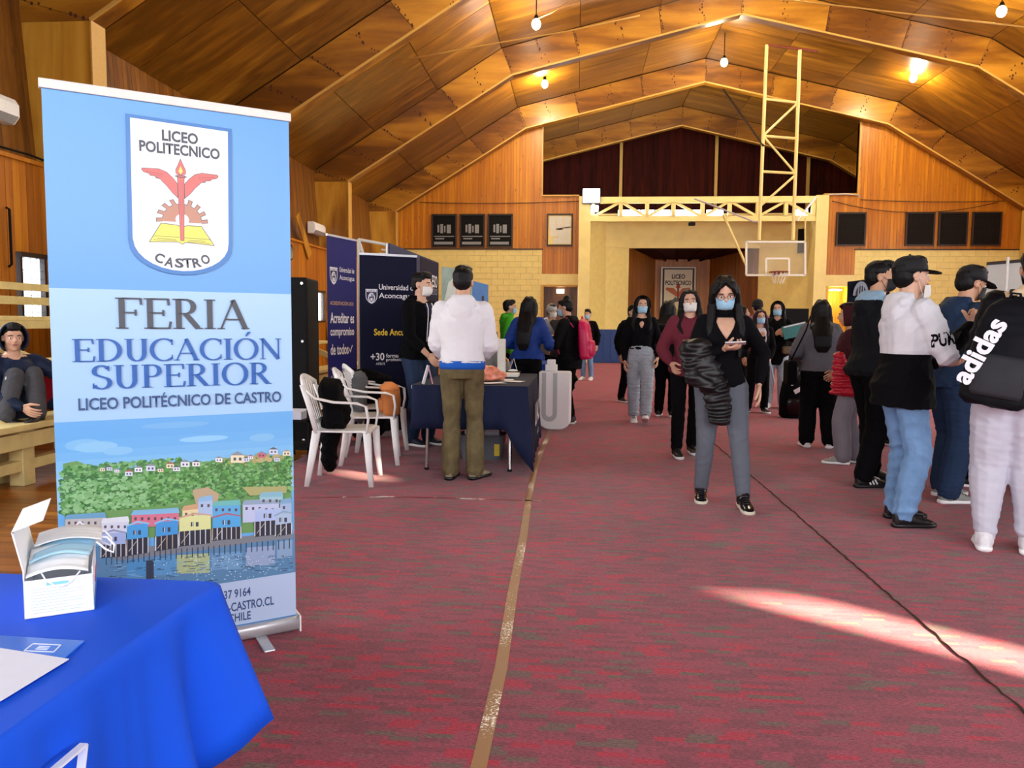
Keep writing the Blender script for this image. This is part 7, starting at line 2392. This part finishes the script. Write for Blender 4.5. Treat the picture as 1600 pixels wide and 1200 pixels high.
J = person('person with curly black hair holding patterned leaflets, beside the woman with the pink backpack', -.20, 11.95, 1.60, 175, G, 'f', vox=.012, hands={'R': (.05, .28, 1.1), 'L': (-.12, .26, 1.05)}, bottom=blackP(), top=dict(m=cloth('jacket_speckle', '#3a3634', .8, 60, .6), ease=.03, arm=1.2), shoes=shoeB, hair=dict(style='curly'), mask=(MASKK, 'on'))
PKJ = cloth('coat_black', '#0a0a0e', .7, 240, .3, 7, .4)
J = person('woman with a bun and blue mask in black, side on, wearing the pink backpack', -.08, 10.02, 1.61, -72, G, 'f', lean=4, feet={'L': (-.07, -.05, 0, 0, 0), 'R': (.07, -.02, 0, 0, 0)}, hands={'L': (-.10, .27, 1.13), 'R': (.10, .24, 1.10)}, palm={'L': ((.1, .7, .6), (0, -.5, .7)), 'R': ((-.1, .7, .6), (0, -.5, .7))}, head=(-4, 12, 0), vox=.0095, build=1.0,
           bottom=dict(m=BLKC, ease=.008), top=dict(m=PKJ, ease=.034, hem=-.10, arm=1.25, hood=True, fold=.010), shoes=dict(m=plain('shoe_plum', '#3a2a3c', .6), lace=SHW), hair=dict(style='bun'), mask=(MASKB, 'on'))
backpack('hot pink backpack on the woman with the bun', J, plain('pack_pink', '#cc0c54', .4, var=.08), (.30, .52, .15), up=.02, strapm=plain('strap_pink', '#d0306a', .5))
t = thing('brochures', 'sheaf of leaflets held up by the woman with the pink backpack', 'leaflet', J['W'](0, .33, 1.24))
for i in range(3): MB().box((-.02 * i, .01 * i, .02 * i), (.15, .006, .21), Matrix.Rotation(R(-30 + 12 * i), 3, 'Y')).build('leaflet', [plain('leaf_grey', '#8c8880', .5), WT, plain('leaf_brown', '#6a4a3c', .5)][i], t)
t = thing('coat', 'dark coat with pale lining tied at the waist of the woman with the pink backpack', 'coat', J['W'](.16, .04, .62))
mb = MB(); c0_ = J['W'](.16, .04, .62)
mb.ell(c0_ + Vector((0, 0, .14)), (.10, .07, .12)).ell(c0_ + Vector((.01, 0, -.03)), (.09, .06, .14)).ell(c0_ + Vector((0, .0, -.16)), (.06, .05, .1))
o = bake(mb, 'coat_body', [BLKC, plain('lining_grey', '#8e9094', .7)], t, .012, 1, lambda c: .012 * fnoise(c, 12, 2), inv=tuple(c0_), matfn=lambda ce: (fnoise(ce, 14, 77, 1) > .75).astype(float))
J = person('person in jeans and white shoes far behind the pink backpack', .28, 17.9, 1.62, 200, G, 'm', vox=.016, bottom=dict(m=DEN_B), top=dict(m=BLKC, ease=.03), shoes=shoeW, hair=dict(style='short'), mask=(MASKB, 'on'))
J = person('person in black coat with a backpack behind the woman in light jeans', .92, 12.9, 1.60, 150, G, 'm', feet={'L': (-.1, .1, 0, 0, 0), 'R': (.12, -.1, 0, 0, 0)}, vox=.012, bottom=blackP(ease=.016), top=dict(m=BLKC, ease=.036, arm=1.2), shoes=shoeB, hair=dict(style='short'), mask=(MASKW, 'on'))
backpack('black backpack on the person behind the woman in light jeans', J, BLKC, (.30, .42, .16))
J = person('woman in light jeans and black V-neck sweater walking forward in a blue mask', .86, 10.28, 1.66, 182, G, 'f', lean=2, feet={'L': (-.07, .20, .03, 4, -18), 'R': (.07, -.12, .0, 0, 5)}, hands={'R': (.21, .08, .82), 'L': (-.22, .06, .86)}, head=(-8, 2, 0), vox=.009, build=1.05,
           bottom=dict(m=DEN_L, ease=.016, fold=.009, r=(.050, .041, .034), len=.93, rise=.09), top=dict(m=SWB, ease=.014, hem=.05, fold=.006, name='sweater', arm=1.1), shoes=dict(m=SHW, lace=SHB), hair=dict(style='long', len=.22, fringe=False), mask=(MASKB, 'on'), skin=SKINP)
k = J['H']
J['raw'](MB().loft([(J['nb'] - J['s'] * .015 * k + J['sf'] * .044 * k, .032 * k, .012 * k, J['sr'], J['sf']), (J['nb'] - J['s'] * .045 * k + J['sf'] * .064 * k, .022 * k, .012 * k, J['sr'], J['sf']), (J['nb'] - J['s'] * .075 * k + J['sf'] * .078 * k, .006 * k, .010 * k, J['sr'], J['sf'])], 14), 'neckline', SKINP)
hood_up(J, BLKC)
J = person('person in black with dark hair turned away, right of the woman in light jeans', 1.28, 10.95, 1.62, 20, G, 'f', vox=.012, bottom=blackP(ease=.02), top=dict(m=cloth('jacket_black2', '#0b0b0e', .8), ease=.03, arm=1.15, hem=-.06), shoes=shoeB, hair=dict(style='long', len=.14, front=False))
MH = cloth('hoodie_maroon', '#6c2836', .9, 300, .08, 6, .3)
J = person('woman in maroon hoodie and white mask walking behind the woman in red glasses', 1.12, 7.75, 1.635, 176, G, 'f', lean=2, feet={'R': (.12, .12, .0, 0, 0), 'L': (-.08, -.12, .0, 0, 0)}, hands={'R': (.20, .14, .92), 'L': (-.2, .1, .9)}, head=(8, 2, 4), vox=.009, bottom=dict(m=BLKC, ease=.010, fold=.004), top=dict(m=MH, ease=.028, hood=True, arm=1.2, fold=.008), shoes=dict(m=SHB, lace=SHB, sole=SHW), hair=dict(style='long', len=.2), mask=(MASKW, 'on'), skin=SKINP)
# ---- background right of centre
J = person('person with black hair half hidden behind the woman in red glasses', 2.62, 12.6, 1.60, 100, G, 'f', vox=.013, bottom=blackP(), top=dict(m=BLKC, ease=.03, arm=1.1), shoes=shoeBW, hair=dict(style='long', len=.15))
J = person('person in black beanie and dusty pink jacket with its back turned', 3.12, 13.6, 1.72, 0, G, 'm', vox=.013, bottom=blackP(), top=dict(m=cloth('jacket_rose', '#8a5a72', .8), ease=.036, arm=1.25, collar=.04), shoes=shoeB, hair=dict(style='short'))
beanie(J, plain('beanie_black', '#0d0d10', .9))
J = person('small girl in glasses, blue mask and white top with a black bow', 2.72, 11.7, 1.52, 184, G, 'f', feet={'L': (-.1, 0, 0, -14, 0), 'R': (.14, .04, 0, 20, 0)}, hands={'R': (.08, .26, 1.12), 'L': (-.14, .12, .80)}, head=(-4, 0, 0), vox=.0105, bottom=dict(m=BLKC, ease=.014, rise=.10), top=dict(m=[BLKC, cloth('top_white', '#d8d6dc', .9)], ease=.018, arm=1.1, fn=lambda ce, J: ((np.abs((ce - np.array(J['P'])) @ np.array(J['sr'])) < .085) & (((ce - np.array(J['P'])) @ np.array(J['sf'])) > .04) & (ce[:, 2] > .96)).astype(float)), shoes=shoeBW, hair=dict(style='long', len=.18, m=hairmat('hair_plum', '#2a1018')), mask=(MASKB, 'on'), glasses=True, skin=SKINP)
J['raw'](MB().loft([(J['P'] + J['sf'] * .15 + J['s'] * (.21 * 1.52) + J['sr'] * x_, .004 + .03 * abs(x_) / .06, .006, J['s'], J['sf']) for x_ in (-.06, -.01, .01, .06)], 8), 'bow', BLKC)
t = thing('rolled_paper', 'pale rolled paper in the hand of the small girl in glasses', 'paper', J['hand0'])
MB().tube([(0, -.03, .03), (.07, -.06, -.28)], .014, 8).build('roll', plain('paper_blue', '#a8bccc', .6), t)
J = person('girl with dark hood and blue mask holding a phone and a teal folder', 3.17, 12.45, 1.665, 196, G, 'f', hands={'R': (.02, .26, 1.16), 'L': (-.16, .24, 1.15)}, head=(6, 0, 0), vox=.0105, bottom=dict(m=DEN_L, ease=.016), top=dict(m=BLKC, ease=.034, arm=1.2, hem=-.13), shoes=shoeW, hair=dict(style='long', len=.25), mask=(MASKB, 'on'), skin=SKINP)
hood_up(J, BLKC)
hL = J['hand0']
t = thing('folder', 'teal folder held by the girl with the dark hood', 'folder', hL + Vector((.12, -.04, .06)))
MB().box((0, 0, 0), (.34, .03, .20), Matrix.Rotation(R(-14), 3, 'Y')).build('cover', plain('teal', '#1f7a78', .4), t, bevel=.004)
MB().box((0, -.016, .09), (.33, .004, .02), Matrix.Rotation(R(-14), 3, 'Y')).build('edge', WT, t)
t = thing('handbag', 'brown patterned handbag at the hip of the girl with the dark hood', 'bag', J['W'](-.17, .18, .92))
MB().box((0, 0, 0), (.18, .08, .12)).build('body', plain('bag_brown', '#6a5a40', .6, var=.6, nscale=60), t, bevel=.03, seg=3)
MB().tube([(-.08, 0, .05), (-.06, 0, .14), (.06, 0, .14), (.08, 0, .05)], .007, 6).build('handle', BLKC, t)
# luggage on the floor between the girls and the grey hoodie woman
q = fl(1243, 655)
t = thing('backpack', 'bulky black backpack standing on the floor left of the grey hoodie woman', 'backpack', (q.x, q.y + .2, 0))
MB().loft([((0, 0, z), a, b_, (1, 0, 0), (0, 1, 0)) for z, a, b_ in ((0, .14, .12), (.03, .17, .14), (.3, .17, .14), (.5, .14, .12), (.58, .07, .06))], 18, sq=3).build('body', BLKC, t, True)
MB().loft([((0, -.13, z), a, .04, (1, 0, 0), (0, 1, 0)) for z, a in ((.05, .10), (.25, .11), (.28, .08))], 14, sq=3).build('pocket', M['black_gloss'], t, True)
MB().box((.02, -.18, .40), (.10, .004, .06), Matrix.Rotation(R(-30), 3, 'Y')).build('white_label', WT, t)
MB().box((-.05, -.155, .50), (.03, .004, .07)).build('white_label', WT, t)
t = thing('hat', 'dark round cap resting on the bulky black backpack', 'hat', (q.x - .02, q.y + .18, .585))
MB().ell((0, 0, .07), (.11, .12, .085)).build('crown', plain('hat_dark', '#1c1c20', .8), t, True)
MB().box((0, -.11, .03), (.16, .1, .012)).build('brim', plain('hat_dark', '#1c1c20', .8), t, bevel=.005)
# right background crowd around the far stand
J = person('person with black hair bending in front of the navy jacket boy', 3.28, 6.55, 1.56, -60, G, 'f', lean=18, hands={'L': (-.1, .36, .95), 'R': (.1, .36, .95)}, head=(0, 30, 0), vox=.011, bottom=blackP(), top=dict(m=cloth('hoodie_ash', '#6a6c72', .9), ease=.03, hood=True), shoes=shoeB, hair=dict(style='long', len=.16))
J = person('person in black beyond the maroon hood, only shoulder and legs in view', 3.35, 8.6, 1.52, -30, G, 'm', vox=.012, bottom=blackP(), top=dict(m=BLKC, ease=.034, arm=1.2), shoes=shoeB, hair=dict(style='short'))
J = person('dark dressed person behind the legs of the boy with the pale sweatpants', 3.35, 6.15, 1.50, -70, G, 'm', vox=.012, lean=14, bottom=blackP(ease=.02), top=dict(m=BLKC, ease=.034, arm=1.2), shoes=shoeB, hair=dict(style='short'), head=(0, 30, 0))
J['B'].location.x += .25
T3 = thing('exhibition_table', 'black draped table among the crowd at the right edge', 'table', (4.35, 6.5, 0))
MB().b2((-.45, -.9, .0), (.45, .9, .76)).build('drape', BLKC, T3, bevel=.02)
MB().b2((-.47, -.92, .76), (.47, .92, .785)).build('table_top', BLKC, T3, bevel=.008)
